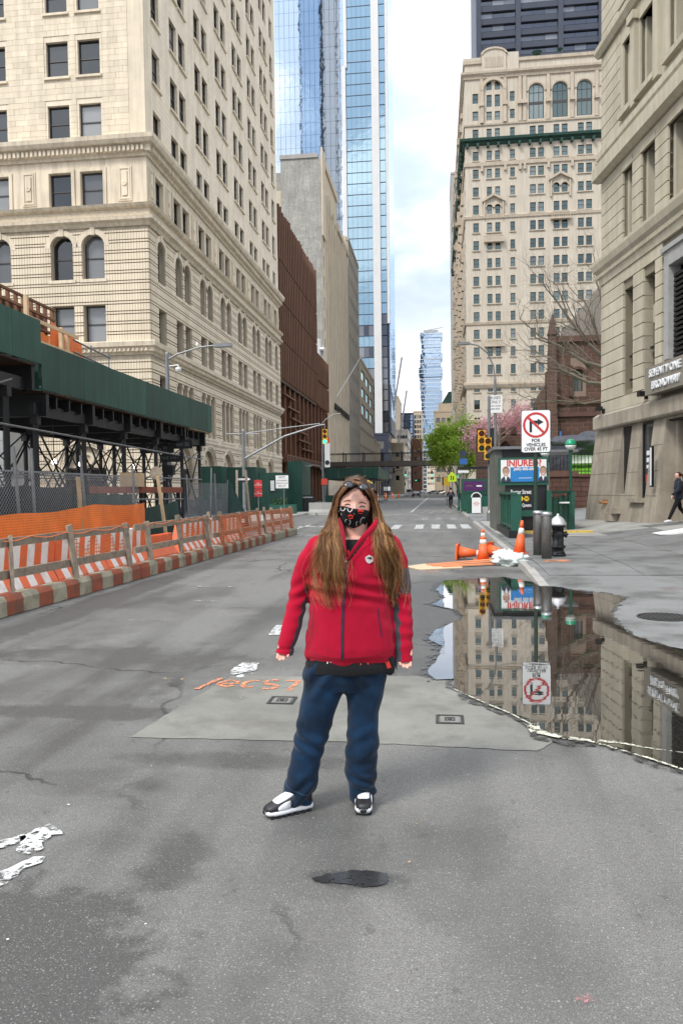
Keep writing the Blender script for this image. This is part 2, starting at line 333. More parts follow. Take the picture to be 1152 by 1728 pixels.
# ------------------------------------------------------------------ ground
def asphalt(name, base, wet, speck=.5, coarse=1., stains=(), crack=True, rscale=1.):
    m, t, b = newmat(name); Lk = t.links.new
    geo = nd(t, 'ShaderNodeNewGeometry'); P = geo.outputs['Position']
    def noi(scale, det=5, rough=.6, vec=P):
        n = nd(t, 'ShaderNodeTexNoise', Scale=scale, Detail=det, Roughness=rough); Lk(vec, n.inputs['Vector']); return n.outputs[0]
    def rng(x, a, b_, c=0., d=1.):
        n = nd(t, 'ShaderNodeMapRange'); n.interpolation_type = 'SMOOTHSTEP'
        for i, v in zip((1,2,3,4), (a,b_,c,d)): n.inputs[i].default_value = v
        Lk(x, n.inputs[0]); return n.outputs[0]
    def mth(op, a, c):
        n = nd(t, 'ShaderNodeMath', _operation=op)
        for i, v in enumerate((a,c)):
            if isinstance(v, (int,float)): n.inputs[i].default_value = v
            else: Lk(v, n.inputs[i])
        return n.outputs[0]
    def mixc(f, a, c):
        n = nd(t, 'ShaderNodeMix', _data_type='RGBA'); Lk(f, n.inputs[0])
        for i, v in ((6,a),(7,c)):
            if isinstance(v, tuple): n.inputs[i].default_value = (*v,1)
            else: Lk(v, n.inputs[i])
        return n.outputs[2]
    wetm = rng(noi(.55, 6, .62), .42, .62)
    mp_ = nd(t, 'ShaderNodeMapping'); mp_.inputs['Scale'].default_value = (1.6, .16, 1); Lk(P, mp_.inputs[0])
    trk = rng(noi(.9, 4, .55, mp_.outputs[0]), .44, .64)
    wetm = mth('MULTIPLY', mth('ADD', wetm, trk), .5)
    sn_ = mth('MULTIPLY', mth('SUBTRACT', noi(5.5, 5, .7), .5), 1.6) if stains else None
    for (cx, cy, rx, ry, am) in stains:
        sb = nd(t, 'ShaderNodeVectorMath', _operation='SUBTRACT'); Lk(P, sb.inputs[0]); sb.inputs[1].default_value = (cx,cy,0)
        dn = nd(t, 'ShaderNodeVectorMath', _operation='DIVIDE'); Lk(sb.outputs[0], dn.inputs[0]); dn.inputs[1].default_value = (rx,ry,1)
        ln = nd(t, 'ShaderNodeVectorMath', _operation='LENGTH'); Lk(dn.outputs[0], ln.inputs[0])
        q = mth('ADD', ln.outputs['Value'], sn_)
        wetm = mth('MAXIMUM', mth('MINIMUM', mth('ADD', wetm, mth('MULTIPLY', rng(q, .55, 1.15, 1, 0), am)), 1.), 0.)
    col = mixc(wetm, base, wet)
    # small oil drops
    col = mixc(mth('MULTIPLY', rng(noi(9, 3, .5), .655, .70), .55), col, tuple(c*.35 for c in base))
    col = mixc(mth('MULTIPLY', rng(noi(170*coarse, 2, .5), .40, .62), .62), col, tuple(c*.30 for c in base))
    col = mixc(mth('MULTIPLY', rng(noi(38*coarse, 4, .7), .42, .66), .42), col, tuple(c*.42 for c in base))
    col = mixc(mth('MULTIPLY', rng(noi(130*coarse, 2, .5), .58, .70), .40), col, tuple(min(.6, c*1.9) for c in base))
    vo = nd(t, 'ShaderNodeTexVoronoi', Scale=85*coarse); Lk(P, vo.inputs['Vector'])
    sel = nd(t, 'ShaderNodeSeparateColor'); Lk(vo.outputs['Color'], sel.inputs[0])
    sm = mth('MULTIPLY', rng(vo.outputs['Distance'], .18, .34, 1, 0), rng(sel.outputs[0], .62, .9))
    col = mixc(mth('MULTIPLY', sm, speck), col, tuple(min(.55, c*3.2+.05) for c in base))
    v2 = nd(t, 'ShaderNodeTexVoronoi', Scale=23*coarse); Lk(P, v2.inputs['Vector']); s2 = nd(t, 'ShaderNodeSeparateColor'); Lk(v2.outputs['Color'], s2.inputs[0])
    col = mixc(mth('MULTIPLY', mth('MULTIPLY', rng(v2.outputs['Distance'], .06, .13, 1, 0), rng(s2.outputs[1], .9, .93)), .6), col, (.42,.41,.38))
    bh = mth('ADD', noi(70*coarse, 4), mth('MULTIPLY', sm, .35))
    if crack:
        dv_ = nd(t, 'ShaderNodeTexNoise', Scale=2.2, Detail=5); Lk(P, dv_.inputs['Vector'])
        av = nd(t, 'ShaderNodeVectorMath', _operation='MULTIPLY_ADD'); Lk(dv_.outputs['Color'], av.inputs[0]); av.inputs[1].default_value = (.55,.55,0); Lk(P, av.inputs[2])
        ve = nd(t, 'ShaderNodeTexVoronoi', Scale=.36, _feature='DISTANCE_TO_EDGE'); Lk(av.outputs[0], ve.inputs['Vector'])
        ck = mth('MULTIPLY', rng(ve.outputs['Distance'], .0025, .008, 1, 0), rng(noi(.5, 2), .47, .58))
        col = mixc(mth('MULTIPLY', ck, .8), col, (.018,.018,.018)); bh = mth('SUBTRACT', bh, mth('MULTIPLY', ck, 3.))
    Lk(col, b.inputs['Base Color'])
    rg = rng(wetm, 0, 1, .80*rscale, .50*rscale); Lk(rg, b.inputs['Roughness']); b.inputs['Specular IOR Level'].default_value = .42
    bp = nd(t, 'ShaderNodeBump', Strength=.55, Distance=.006/coarse); Lk(bh, bp.inputs['Height']); Lk(bp.outputs[0], b.inputs['Normal'])
    return m
ST = [(-1.2,4.4,.75,.16,.5),(-1.13,3.15,.16,.3,.6),(-2.6,5.3,1.3,.18,.6),(-3.3,7.2,1.6,.5,.45),(.1,3.6,.3,.5,.25),(-.02,9,.75,3.2,.8),(-.36,3.08,.22,.08,.7),(.3,12,1.2,2.2,.7),(1.0,15.2,1.0,.5,.9),(-5,12.5,.35,9,.7),(-2.0,8,.5,2.5,.35),(-1.62,2.30,.72,.62,1.3),(-.35,2.6,.5,.4,-.25),(-1.9,4.0,.5,.25,.3),(-4.2,9.5,.8,2.5,.3),(-3.4,14,1.2,3,-.3)]
asphalt('asphalt', (.210,.204,.189), (.066,.065,.061), speck=.34, stains=ST)
surf('concrete', (.195,.19,.168), .8, .22, 1.3, .35, 90, fine=.22, dirt=(.12,.115,.10), dirtscale=2.2, dirtamt=.75, bdist=.004)
surf('slab_dark', (.17,.172,.168), .62, .16, 1.2, .25, 90, rnd=.13, fine=.16, dirt=(.075,.075,.07), dirtscale=1.1, dirtamt=.85, bdist=.003)
surf('slab_light', (.33,.325,.30), .78, .14, 1.2, .25, 80, rnd=.1, fine=.1, dirt=(.19,.18,.16), dirtscale=.9, dirtamt=.75, bdist=.003)
surf('granite_kerb', (.34,.325,.30), .7, .14, 3, .3, 70, rnd=.12, fine=.18, dirt=(.16,.145,.125), dirtscale=3, dirtamt=.5)
def worn(name, col, cov=.5, scale=30., rough=.75):
    """thin paint film broken by wear: patchy coverage in world space"""
    m, t, b = newmat(name); geo = nd(t,'ShaderNodeNewGeometry'); n_ = nd(t,'ShaderNodeTexNoise',Scale=scale,Detail=6,Roughness=.75); t.links.new(geo.outputs['Position'],n_.inputs['Vector'])
    mr = nd(t,'ShaderNodeMapRange'); mr.inputs[1].default_value = .62-cov*.3; mr.inputs[2].default_value = .70-cov*.3; t.links.new(n_.outputs[0],mr.inputs[0]); t.links.new(mr.outputs[0],b.inputs['Alpha'])
    n2_ = nd(t,'ShaderNodeTexNoise',Scale=9,Detail=4); t.links.new(geo.outputs['Position'],n2_.inputs['Vector']); vm = nd(t,'ShaderNodeVectorMath',_operation='SCALE'); vm.inputs[0].default_value = col; m2 = nd(t,'ShaderNodeMapRange'); m2.inputs[3].default_value = .7; m2.inputs[4].default_value = 1.2; t.links.new(n2_.outputs[0],m2.inputs[0]); t.links.new(m2.outputs[0],vm.inputs['Scale']); t.links.new(vm.outputs[0],b.inputs['Base Color']); b.inputs['Roughness'].default_value = rough
    return m
worn('road_paint',(.62,.62,.60),.62,28); worn('road_paint_worn',(.50,.50,.49),.42,7); worn('spray_orange',(.80,.27,.12),.58,34); worn('spray_pink',(.62,.22,.22),.22,30); worn('spray_yellow',(.66,.42,.17),.22,26); worn('scum',(.60,.59,.47),.58,26); worn('damp',(.045,.045,.044),.52,16,.3)
surf('iron', (.06,.06,.058), .55, .2, 8, .2, 80, metal=.5)
# water: clear film over dark street dirt, faint ripples
m, t, b = newmat('water'); b.inputs['Base Color'].default_value = (.018,.017,.014,1); b.inputs['Roughness'].default_value = .012; b.inputs['IOR'].default_value = 1.75; b.inputs['Specular IOR Level'].default_value = .5
b.inputs['Coat Weight'].default_value = 1.; b.inputs['Coat Roughness'].default_value = .01; b.inputs['Coat IOR'].default_value = 1.4
geo = nd(t,'ShaderNodeNewGeometry'); wn = nd(t,'ShaderNodeTexNoise',Scale=2.2,Detail=3); mpw = nd(t,'ShaderNodeMapping'); mpw.inputs['Scale'].default_value = (1,3,1); t.links.new(geo.outputs['Position'],mpw.inputs[0]); t.links.new(mpw.outputs[0],wn.inputs['Vector'])
bpw = nd(t,'ShaderNodeBump',Strength=.5,Distance=.0007); t.links.new(wn.outputs[0],bpw.inputs['Height']); t.links.new(bpw.outputs[0],b.inputs['Normal']); t.links.new(bpw.outputs[0],b.inputs['Coat Normal'])

g = MB(); S = 2600
xs = [-S,-400,-60,-8,-2,2,8,60,400,S]; ys = [-S,-300,-30,0,10,30,100,500,S]
for i in range(len(xs)-1):
    for j in range(len(ys)-1): g.quad((xs[i],ys[j],0),(xs[i+1],ys[j],0),(xs[i+1],ys[j+1],0),(xs[i],ys[j+1],0))
road = g.build('road', 'asphalt', kind='structure')

def gz(X, Y):
    dip = smooth01(36,37.5,Y)*(1-smooth01(42.5,44,Y))*(1-smooth01(3,5,X))
    return .008 + .112*smooth01(12.3,15.5,Y)*(1-.92*dip) + .38*smooth01(4.5,9.5,X)*smooth01(9,17,Y)
def gridsheet(name, xs, ys, zf, mat, kind='structure'):
    m = MB(); nx = len(xs)
    m.v = [(x,y,zf(x,y)) for y in ys for x in xs]
    for j in range(len(ys)-1):
        for i in range(nx-1): m.f.append([j*nx+i,j*nx+i+1,(j+1)*nx+i+1,(j+1)*nx+i]); m.m.append(0)
    return m.build(name, mat, kind=kind)
fr = lambda a,b,n: [a+(b-a)*i/n for i in range(n+1)]
sidewalk = gridsheet('sidewalk', fr(1.76,12,40), fr(7.4,48,110)+[60,90,160,420], lambda x,y: gz(x,y)-(.03 if 13.9<y<36 and x>1.9 else 0), 'slab_dark')
gridsheet('plaza', [12,16,24,40,60], fr(7.4,60,20)+[160,420], lambda x,y: gz(11.9,y)-.01, 'slab_light')
# concrete flags of the corner sidewalk, each its own slab
for j in range(15):
    y0 = 13.95+j*1.48; y1 = y0+1.48
    for i in range(5):
        x0 = 1.95+i*1.62; x1 = x0+1.62; gp = .009
        v = [(x0+gp,y0+gp),(x1-gp,y0+gp),(x1-gp,y1-gp),(x0+gp,y1-gp)]
        zs_ = [gz(*p) + random.uniform(-.003,.003) for p in v]
        b_ = MB(); b_.add([(p[0],p[1],z-.05) for p,z in zip(v,zs_)]+[(p[0],p[1],z) for p,z in zip(v,zs_)], [(4,5,6,7),(0,1,5,4),(1,2,6,5),(2,3,7,6),(3,0,4,7)])
        b_.build('paving_slab', 'slab_dark' if y0 < 25+random.uniform(-1,1) and x0 < 8.5 else 'slab_light', sidewalk)
# granite kerb stones
def kerb(x, y0, y1, zf, step=1.85, root=None, w=.17, fl=1):
    y = y0
    while y < y1-.3:
        e = min(y+step, y1); m = MB(); a, c = zf(x+.2*fl,y+.01), zf(x+.2*fl,e-.01); j = random.uniform(-.006,.006)
        X0, X1 = (x+j, x+j+w) if fl > 0 else (x-w+j, x+j)
        m.add([(X0,y+.006,-.02),(X1,y+.006,-.02),(X1,e-.006,-.02),(X0,e-.006,-.02),(X0+(.02 if fl>0 else 0),y+.006,a+.004),(X1-(0 if fl>0 else .02),y+.006,a+.004),(X1-(0 if fl>0 else .02),e-.006,c+.004),(X0+(.02 if fl>0 else 0),e-.006,c+.004)],
              [(0,3,2,1),(4,5,6,7),(0,1,5,4),(1,2,6,5),(2,3,7,6),(3,0,4,7)])
        m.build('kerb_stone', 'granite_kerb', root); y = e
kerb(1.62, 12.75, 36.4, gz, root=sidewalk)
kerb(1.62, 43.9, 100, gz, root=sidewalk, step=4)
lsw = MB(); lsw.box(-17.5,-9.0,38,420,-.02,.13); lsw = lsw.build('pavement', 'slab_light', kind='structure')
kerb(-8.85, 38.2, 90, lambda x,y:.13, root=lsw, step=4, fl=-1)

# repairs and paint on the roadway
conc = [[-2.0,4.76],[-1.92,5.45],[-1.78,6.45],[-.9,6.47],[-.2,6.56],[.12,6.4],[.27,5.8],[.49,5.42],[.63,5.04],[.74,4.93],[.59,4.71],[-.15,4.76],[-.67,4.79],[-1.29,4.77]]
sheet('concrete_patch', densify([tuple(p) for p in conc], .06, .008, 1), .004, 'concrete', kind='structure')
hole = [[-.52,3.06],[-.47,3.1],[-.37,3.14],[-.29,3.15],[-.22,3.12],[-.21,3.07],[-.24,3.03],[-.31,3.01],[-.41,3.03],[-.49,3.03]]
worn('wet_tar', (.034,.034,.034), .86, 22, .14)
sheet('wet_pothole', densify([tuple(p) for p in hole], .02, .006, 3), .005, 'wet_tar', kind='structure')
mk = {'a': [[-2.06,3.21],[-2.0,3.25],[-1.92,3.33],[-1.89,3.27],[-1.93,3.21],[-1.99,3.15]],
 'b': [[-1.9,3.38],[-1.86,3.44],[-1.77,3.39],[-1.75,3.35],[-1.79,3.34],[-1.8,3.28],[-1.76,3.18],[-1.8,3.14],[-1.88,3.17],[-1.93,3.3]],
 'c': [[-1.9,2.9],[-1.84,2.99],[-1.8,3.05],[-1.77,3.12],[-1.72,3.13],[-1.71,3.07],[-1.75,3.01],[-1.75,2.95],[-1.76,2.87],[-1.82,2.84]],
 'd': [[-1.84,6.65],[-1.81,6.94],[-1.65,6.95],[-1.61,6.66],[-1.72,6.52],[-1.78,6.46]], 'd2': [[-1.74,6.41],[-1.69,6.5],[-1.66,6.42],[-1.69,6.35]],
 'e': [[-1.87,8.31],[-1.91,8.95],[-1.81,8.96],[-1.71,8.36]]}
def paint(poly, mat='road_paint', z=.009, name='lane_marking', jit=.012, step=.04, seed=5):
    return sheet(name, densify([tuple(p) for p in poly], step, jit, seed), z, mat, road)
for i, (k, p) in enumerate(mk.items()): paint(p, seed=20+i, step=.025, jit=.008)
def stripe(x0, x1, y0, y1, mat='road_paint', z=.009, sk=0., name='lane_marking'):
    return paint([(x0,y0),(x1,y0),(x1+sk,y1),(x0+sk,y1)], mat, z, name, jit=.02, step=.35, seed=int(x0*97+y0))
for x in (-4.6,-3.6,-2.85,-1.95,-.95,-.25,.42,1.02): stripe(x, x+.36, 31.8, 35.6, name='crossing_bar')
for x in (-.85,-.1,.72): stripe(x, x+.34, 41.5, 44.6, 'road_paint_worn', name='crossing_bar')
stripe(-4.8,-1.2,49.6,50.9,'road_paint_worn', name='stop_line')
stripe(-4.9,-1.9,37.4,38.0,'road_paint_worn', name='stop_line')
stripe(-1.95,-1.8,56,190); stripe(-4.2,-4.05,120,190,'road_paint_worn')
for y in (60,72,84,96): stripe(-4.6,-4.45,y,y+4,'road_paint_worn')
stripe(-6.1,-5.95,27.8,36.5); stripe(-5.15,-4.2,27.0,28.2,'road_paint_worn'); stripe(-6.3,-5.5,34.3,34.9); stripe(-5.3,-4.0,34.2,34.75)
for x,y in ((-1.2,54),(-.6,54),(0,54),(.6,54),(-1.0,58),(-.4,58),(.3,58),(.8,58)): stripe(x, x+.32, y, y+1.6, 'road_paint_worn', name='road_lettering')
for x,y,w,h in ((-3.7,10.9,.5,.06),(-4.2,12.6,.9,.08),(-3.9,9.2,.25,.05),(-4.6,14.2,.3,.06)): stripe(x,x+w,y,y+h,'road_paint_worn', name='paint_scuff')
# utility mark sprayed in orange: "/ecs7"
def ribbon(name, pts, w, z, mat, parent=None, seed=1):
    rnd = random.Random(seed); m = MB(); P_ = [Vector((p[0],p[1],0)) for p in pts]; Lh = []; Rh = []
    Q = []
    for a, c in zip(P_, P_[1:]):
        n = max(1, int((c-a).length/.05)); Q += [a.lerp(c, i/n) for i in range(n)]
    Q.append(P_[-1])
    for i, p in enumerate(Q):
        d = (Q[min(i+1,len(Q)-1)]-Q[max(i-1,0)]).normalized(); nrm = Vector((-d.y,d.x,0)); ww = (w(i/(len(Q)-1)) if callable(w) else w)
        m.v.append(tuple(p+nrm*ww*.5*rnd.uniform(.7,1.25)+Vector((0,0,z)))); m.v.append(tuple(p-nrm*ww*.5*rnd.uniform(.7,1.25)+Vector((0,0,z))))
    for i in range(len(Q)-1): m.f.append([2*i+1,2*i+3,2*i+2,2*i]); m.m.append(0)
    return m.build(name, mat, parent)
arc = lambda cx,cy,rx,ry,a0,a1,n=9: [(cx+rx*math.cos(rad(a0+(a1-a0)*i/n)), cy+ry*math.sin(rad(a0+(a1-a0)*i/n))) for i in range(n+1)]
for k, pts in enumerate([[(-1.94,5.98),(-1.84,6.36)], [(-1.80,6.16)]+arc(-1.73,6.18,.075,.10,0,320), arc(-1.54,6.17,.06,.11,50,310), arc(-1.37,6.24,.06,.075,60,270,6)+arc(-1.37,6.10,.06,.075,90,-130,6), [(-1.27,6.30),(-1.16,6.31),(-1.185,5.98)], [(-.68,6.02),(-.56,6.03)]]):
    ribbon('sprayed_letter', pts, .045, .009, 'spray_orange', road, seed=k)
ribbon('scum_line', [(.12,6.1),(.22,5.92),(.35,5.69),(.5,5.46),(.61,5.22)], .016, .0165, 'scum', road, 3)
ribbon('scum_line', [(.61,5.22),(.63,5.06),(.75,4.965),(.92,4.905),(1.06,4.76),(1.2,4.62),(1.36,4.42),(1.8,4.26)], lambda t: .022+.085*max(0,1-t*2.6), .0165, 'scum', road, 4)
ribbon('scum_line', [(.98,4.9),(1.11,4.88),(1.24,4.79),(1.44,4.72)], lambda t: .035*(1-t)+.008, .0165, 'scum', road, 5)
for k,(x,y,w_,h_,mt) in enumerate([(.44,2.4,.07,.05,'spray_pink'),(.52,2.36,.05,.03,'spray_pink'),(-.12,3.27,.03,.12,'spray_yellow'),(-.08,3.6,.13,.03,'spray_yellow'),(2.4,16.0,.55,.5,'spray_orange'),(2.25,15.9,.3,.35,'spray_yellow'),(2.1,13.3,.35,.12,'spray_pink'),(2.4,13.1,.5,.07,'spray_pink'),(3.6,12.4,.4,.35,'spray_pink'),(-.2,15.0,.5,.05,'spray_orange'),(-2.3,6.3,.35,.04,'spray_yellow'),(-2.9,5.95,.16,.1,'spray_yellow'),(5.2,14.9,.4,.2,'spray_yellow')]):
    zz_ = (gz(x,y)+.007) if x > 1.8 else .01
    sheet('paint_smudge', densify([(x-w_/2,y-h_/2),(x+w_/2,y-h_/2*.6),(x+w_/2*.8,y+h_/2),(x-w_/2*.7,y+h_/2*.8)], .02+w_*.08, w_*.12, k), zz_, mt, road)
# steel valve plates in the concrete, and covers
def plate(x0,x1,y0,y1,z):
    r = thing('valve_cover', 'small square steel valve cover set in the concrete patch' + (' beside the puddle' if x0 > -.5 else ' under the sprayed orange mark'), 'valve cover', ((x0+x1)/2,(y0+y1)/2,z))
    m = MB(); a = (x1-x0)/2; c = (y1-y0)/2
    m.box(-a,a,-c,-c+.02,0,.006); m.box(-a,a,c-.02,c,0,.006); m.box(-a,-a+.02,-c+.02,c-.02,0,.006); m.box(a-.02,a,-c+.02,c-.02,0,.006); m.build('rim', 'iron', r, world=False)
    m = MB(); m.box(-a+.03,a-.03,-c+.03,c-.03,0,.004); m.build('lid', 'concrete', r, world=False)
    m = MB(); m.box(-a+.06,a-.06,-c+.06,-c+.07,.004,.007); m.box(-a+.06,a-.06,c-.07,c-.06,.004,.007); m.box(-a+.06,-a+.07,-c+.07,c-.07,.004,.007); m.box(a-.07,a-.06,-c+.07,c-.07,.004,.007); m.lathe([(.02,0),(.02,.004)],10,(0,0,.004)); m.build('marking', 'iron', r, world=False)
plate(-1.28,-1.08,5.6,5.8,.005); plate(-.02,.17,5.21,5.41,.005)
mh = thing('manhole_cover', 'round cast iron manhole cover with raised grid on the corner sidewalk', 'manhole cover', (2.72,9.72,.012))
m = MB(); m.lathe([(.27,0),(.27,.006)],28); m.build('plate','iron',mh,world=False)
m = MB()
for i in range(-4,5):
    h_ = math.sqrt(.25**2-(i*.055)**2)
    m.box(i*.055-.011,i*.055+.011,-h_,h_,.006,.012); m.box(-h_,h_,i*.055-.011,i*.055+.011,.0065,.0125)
m.build('tread','iron',mh,world=False)
m = MB(); m.lathe([(.31,0),(.31,.008),(.285,.008),(.285,0)],28); m.build('rim','iron',mh,world=False)
# standing water
pud = [[.1,13.48],[.64,13.76],[1.18,14.04],[1.64,13.16],[1.83,12.77],[2.15,12.18],[2.47,11.85],[2.65,11.41],[2.38,10.72],[2.16,10.01],[2.05,9.18],[2.06,8.46],[2.2,8.02],[2.36,7.77],[3.05,7.5],[3.6,7.0],[3.31,5.6],[2.19,4.28],[1.73,4.24],[1.35,4.43],[1.27,4.53],[1.19,4.63],[1.07,4.77],[.92,4.91],[.75,4.96],[.63,5.06],[.6,5.33],[.46,5.53],[.35,5.71],[.23,5.89],[.13,6.15],[.12,6.46],[-.01,6.39],[-.09,6.61],[-.03,7.18],[.05,7.81],[-.11,8.17],[-.01,8.74],[.18,9.22],[.33,9.61],[.23,10.22],[-.09,10.69],[.12,11.34],[-.03,12.21]]
sheet('damp_margin', densify([(1.25+(p[0]-1.25)*1.06, 8.6+(p[1]-8.6)*1.025) for p in pud], .08, .05, 19), .0125, 'damp', kind='structure')
sheet('puddle', densify([tuple(p) for p in pud], .12, .02, 9), .0135, 'water', kind='structure')
sheet('drip_puddle', densify([(1.02,2.78),(1.2,2.82),(1.2,2.7),(1.06,2.72)], .03, .012, 4), .006, 'wet_tar', kind='structure')
# litter: chips of paper on the road
surf('litter', (.7,.7,.68), .8, .1, 8, 0)
for k in range(22):
    x, y = random.uniform(-2.6,1.2), random.uniform(2.4,7.5); s = random.uniform(.003,.009)
    if k < 6: x, y = random.uniform(-5.1,-3), random.uniform(7,16)
    sheet('litter', [(x+s*math.cos(a)*random.uniform(.5,1.3), y+s*math.sin(a)*random.uniform(.5,1.3)) for a in (0,1.1,2.2,3.3,4.4,5.4)], .011, 'litter', road)
# ------------------------------------------------------------------ building materials
plain('win_frame', (.045,.038,.034), .45); plain('win_frame_pale', (.33,.30,.25), .6); plain('black_metal', (.015,.015,.016), .45, .3)
glass('glass_dark', (.75,.8,.85), .05, (.010,.011,.012), .26, wav=.01)
glass('glass_cyan', (.60,.80,.80), .12, (.014,.018,.015), .15, wav=.01)
glass('glass_blue', (.78,.87,.97), .74, (.05,.08,.12), .05, wav=.012, wscale=.35)
glass('glass_teal', (.56,.76,.87), .56, (.03,.06,.08), .06, wav=.02, wscale=.4)
glass('glass_ice', (.66,.80,.95), .66, (.06,.1,.16), .05, wav=.05)
glass('glass_black', (.55,.58,.66), .16, (.008,.009,.014), .25, wav=.01)
brick('limestone_ashlar', (.70,.60,.46), (.74,.645,.505), (.47,.385,.28), .82, .335, .010, bump=.3)
surf('limestone', (.72,.615,.47), .85, .12, .9, .2, 40, streak=.24)
surf('limestone_block', (.73,.625,.475), .85, .10, 1.2, .15, 40, rnd=.075, streak=.14)
brick('limestone_flute', (.71,.61,.465), (.69,.585,.44), (.45,.37,.265), .17, 50., .022, bump=.4, streak=.1)
surf('limestone_dark', (.50,.43,.33), .85, .15, 1.2, .3, 30, streak=.25)  # darker stone tone, used on the wall behind the courses and the core
surf('carved_stone', (.56,.47,.35), .85, .2, 7, 1.0, 9, bdist=.05)
surf('grey_granite', (.34,.335,.32), .75, .15, 1.0, .2, 40, rnd=.1, streak=.2)
surf('brown_steel', (.145,.062,.030), .55, .16, .7, .1, 40, rnd=.10, streak=.15)
surf('brown_dark', (.05,.022,.012), .6, .15, .7, .1, 40)
surf('stucco_grey', (.36,.35,.315), .9, .22, .35, .9, 1.6, streak=.22, fine=.12, bdist=.12, dirt=(.26,.25,.22), dirtscale=.5, dirtamt=.7)
surf('stone_cream', (.60,.51,.385), .85, .09, .4, .1, 20, streak=.14)
surf('stone_grey', (.36,.34,.31), .85, .1, .4, .1, 20, streak=.1)
surf('stone_pale', (.52,.48,.42), .85, .1, .4, .1, 20, streak=.1)
surf('white_panel', (.70,.69,.68), .5, .05, .3, 0)
surf('terra', (.54,.475,.385), .85, .07, .25, .12, 20, streak=.14)
surf('terra_trim', (.50,.42,.325), .85, .12, .6, .5, 5, streak=.16, bdist=.05)
surf('copper_green', (.022,.065,.05), .7, .35, 1.5, .2, 10, streak=.3)
surf('black_tower', (.045,.052,.075), .45, .08, .2, 0)
brick('church_brick_far', (.115,.06,.043), (.085,.045,.033), (.15,.105,.085), .84, .32, .02, bump=.4)
surf('brownstone', (.105,.055,.040), .9, .18, 1.5, .3, 20, rnd=.24, streak=.15)
surf('brownstone_mortar', (.22,.155,.12), .9, .15, 2, .2, 30)
surf('slate_roof', (.27,.235,.20), .8, .12, 1.5, .2, 12, streak=.2)
surf('sandstone', (.48,.435,.335), .8, .09, .8, .2, 35, rnd=.05, streak=.16, dirt=(.33,.29,.2), dirtscale=.7, dirtamt=.35)
surf('sandstone_groove', (.20,.175,.125), .9, .1, 1, 0)
surf('base_granite', (.37,.325,.26), .55, .13, .9, .2, 45, fine=.12, streak=.26, dirt=(.19,.16,.12), dirtscale=1.2, dirtamt=.5)
surf('trim_iron', (.34,.34,.325), .6, .15, 3, .8, 30, bdist=.02)
surf('tan_brick', (.50,.41,.30), .85, .1, .4, .1, 20)

def lcorn(root, name, mat, prof, xw, xe, ys, yn, side=1, kind=None):
    """moulding of constant profile [(out,z)...] mitred round a corner. side=1: south+east faces (corner xe,ys); -1: south+west (corner xw,ys)"""
    m = MB(); k = len(prof)
    for o, z in prof:
        P3 = [(xw,ys-o),(xe+o,ys-o),(xe+o,yn)] if side > 0 else [(xe,ys-o),(xw-o,ys-o),(xw-o,yn)]
        for x,y in P3: m.v.append((x,y,z))
    for i in range(k):
        j = (i+1)%k
        for s in (0,1): m.f.append([i*3+s,i*3+s+1,j*3+s+1,j*3+s]); m.m.append(0)
    m.f.append([i*3 for i in range(k)]); m.f.append([i*3+2 for i in range(k)]); m.m += [0,0]
    return m.build(name, mat, root, kind=kind, fix=True)
def rows_of_courses(z0, z1, wide=.36, thin=.11, gap=.06):
    r = []; z = z0
    while z + wide < z1+.05:
        r.append((z, min(z+wide, z1))); z += wide+gap
        if z + thin < z1: r.append((z, z+thin))
        z += thin+gap
    return r
def ashlar(W0, W1, z0, z1, bw, bh, ops, gap=.012, proud=.03, seed=3):
    rnd = random.Random(seed); bl = []; z = z0; k = 0
    while z < z1-.05:
        ze = min(z+bh, z1)
        for a, b in freeruns(W0, W1, z, ze, ops):
            u = a - (bw*.5 if k % 2 else 0)
            while u < b-.02:
                e = u + bw*rnd.uniform(.82,1.18)
                if b-e < bw*.3: e = b
                s0, s1 = max(u,a), min(e,b)
                if s1-s0 > .06: bl.append((s0+gap/2, s1-gap/2, -proud-rnd.uniform(0,.006), .02, z+gap/2, ze-gap/2))
                u = e
        z = ze; k += 1
    return bl

# ================================================================== corner office block on the left (limestone, rusticated base)
XB, Y0, YN = -16.64, 44., 81.8
R1 = thing('office_building', 'tall cream limestone office block with rusticated arched base on the corner behind the sidewalk shed', 'building', (XB,Y0,0))
FS = (-41., Y0, 0.); FE = (XB, Y0, math.pi/2)
WS = 41+XB; WE = YN-Y0
pairS = [(12.55,13.9),(14.5,15.85),(18.4,19.75),(20.35,21.7)]
pairS = [(a-5.85*k, b-5.85*k) for k in (1,) for a,b in pairS[:2]] + pairS
colE = [(1.3,2.6)] + [(c+d,c+d+1.35) for c in [6.05+5.2*k for k in range(6)] for d in (-1.55,.2)] + [(35.2,36.5)]
zup = [(22.45+3.66*k, 24.5+3.66*k) for k in range(9)]
opsS, opsE = [], []
def addrow(z0, z1, arch=None):
    for a,b in pairS: opsS.append((a,b,z0,z1,arch))
    for a,b in colE: opsE.append((a,b,z0,z1,arch))
for z0,z1 in zup: addrow(z0,z1)
addrow(18.55,20.55); addrow(14.3,16.9,16.2); addrow(10.62,12.8)
trip = [(6.05+5.2*k-1.75, 6.05+5.2*k+1.75, 5.6, 8.75) for k in range(6)]
arch0 = [(6.05+5.2*k-1.45, 6.05+5.2*k+1.45, .3, 4.75, 3.25) for k in range(6)]
opsE2 = trip + [(1.2,2.7,5.6,8.75),(35.1,36.6,5.6,8.75)] + arch0
opsS2 = [(19.0,21.2,6.6,9.0),(12.8,15.2,6.6,9.0),(18.9,21.5,.3,4.75,3.2),(12.9,15.5,.3,4.75,3.2)]
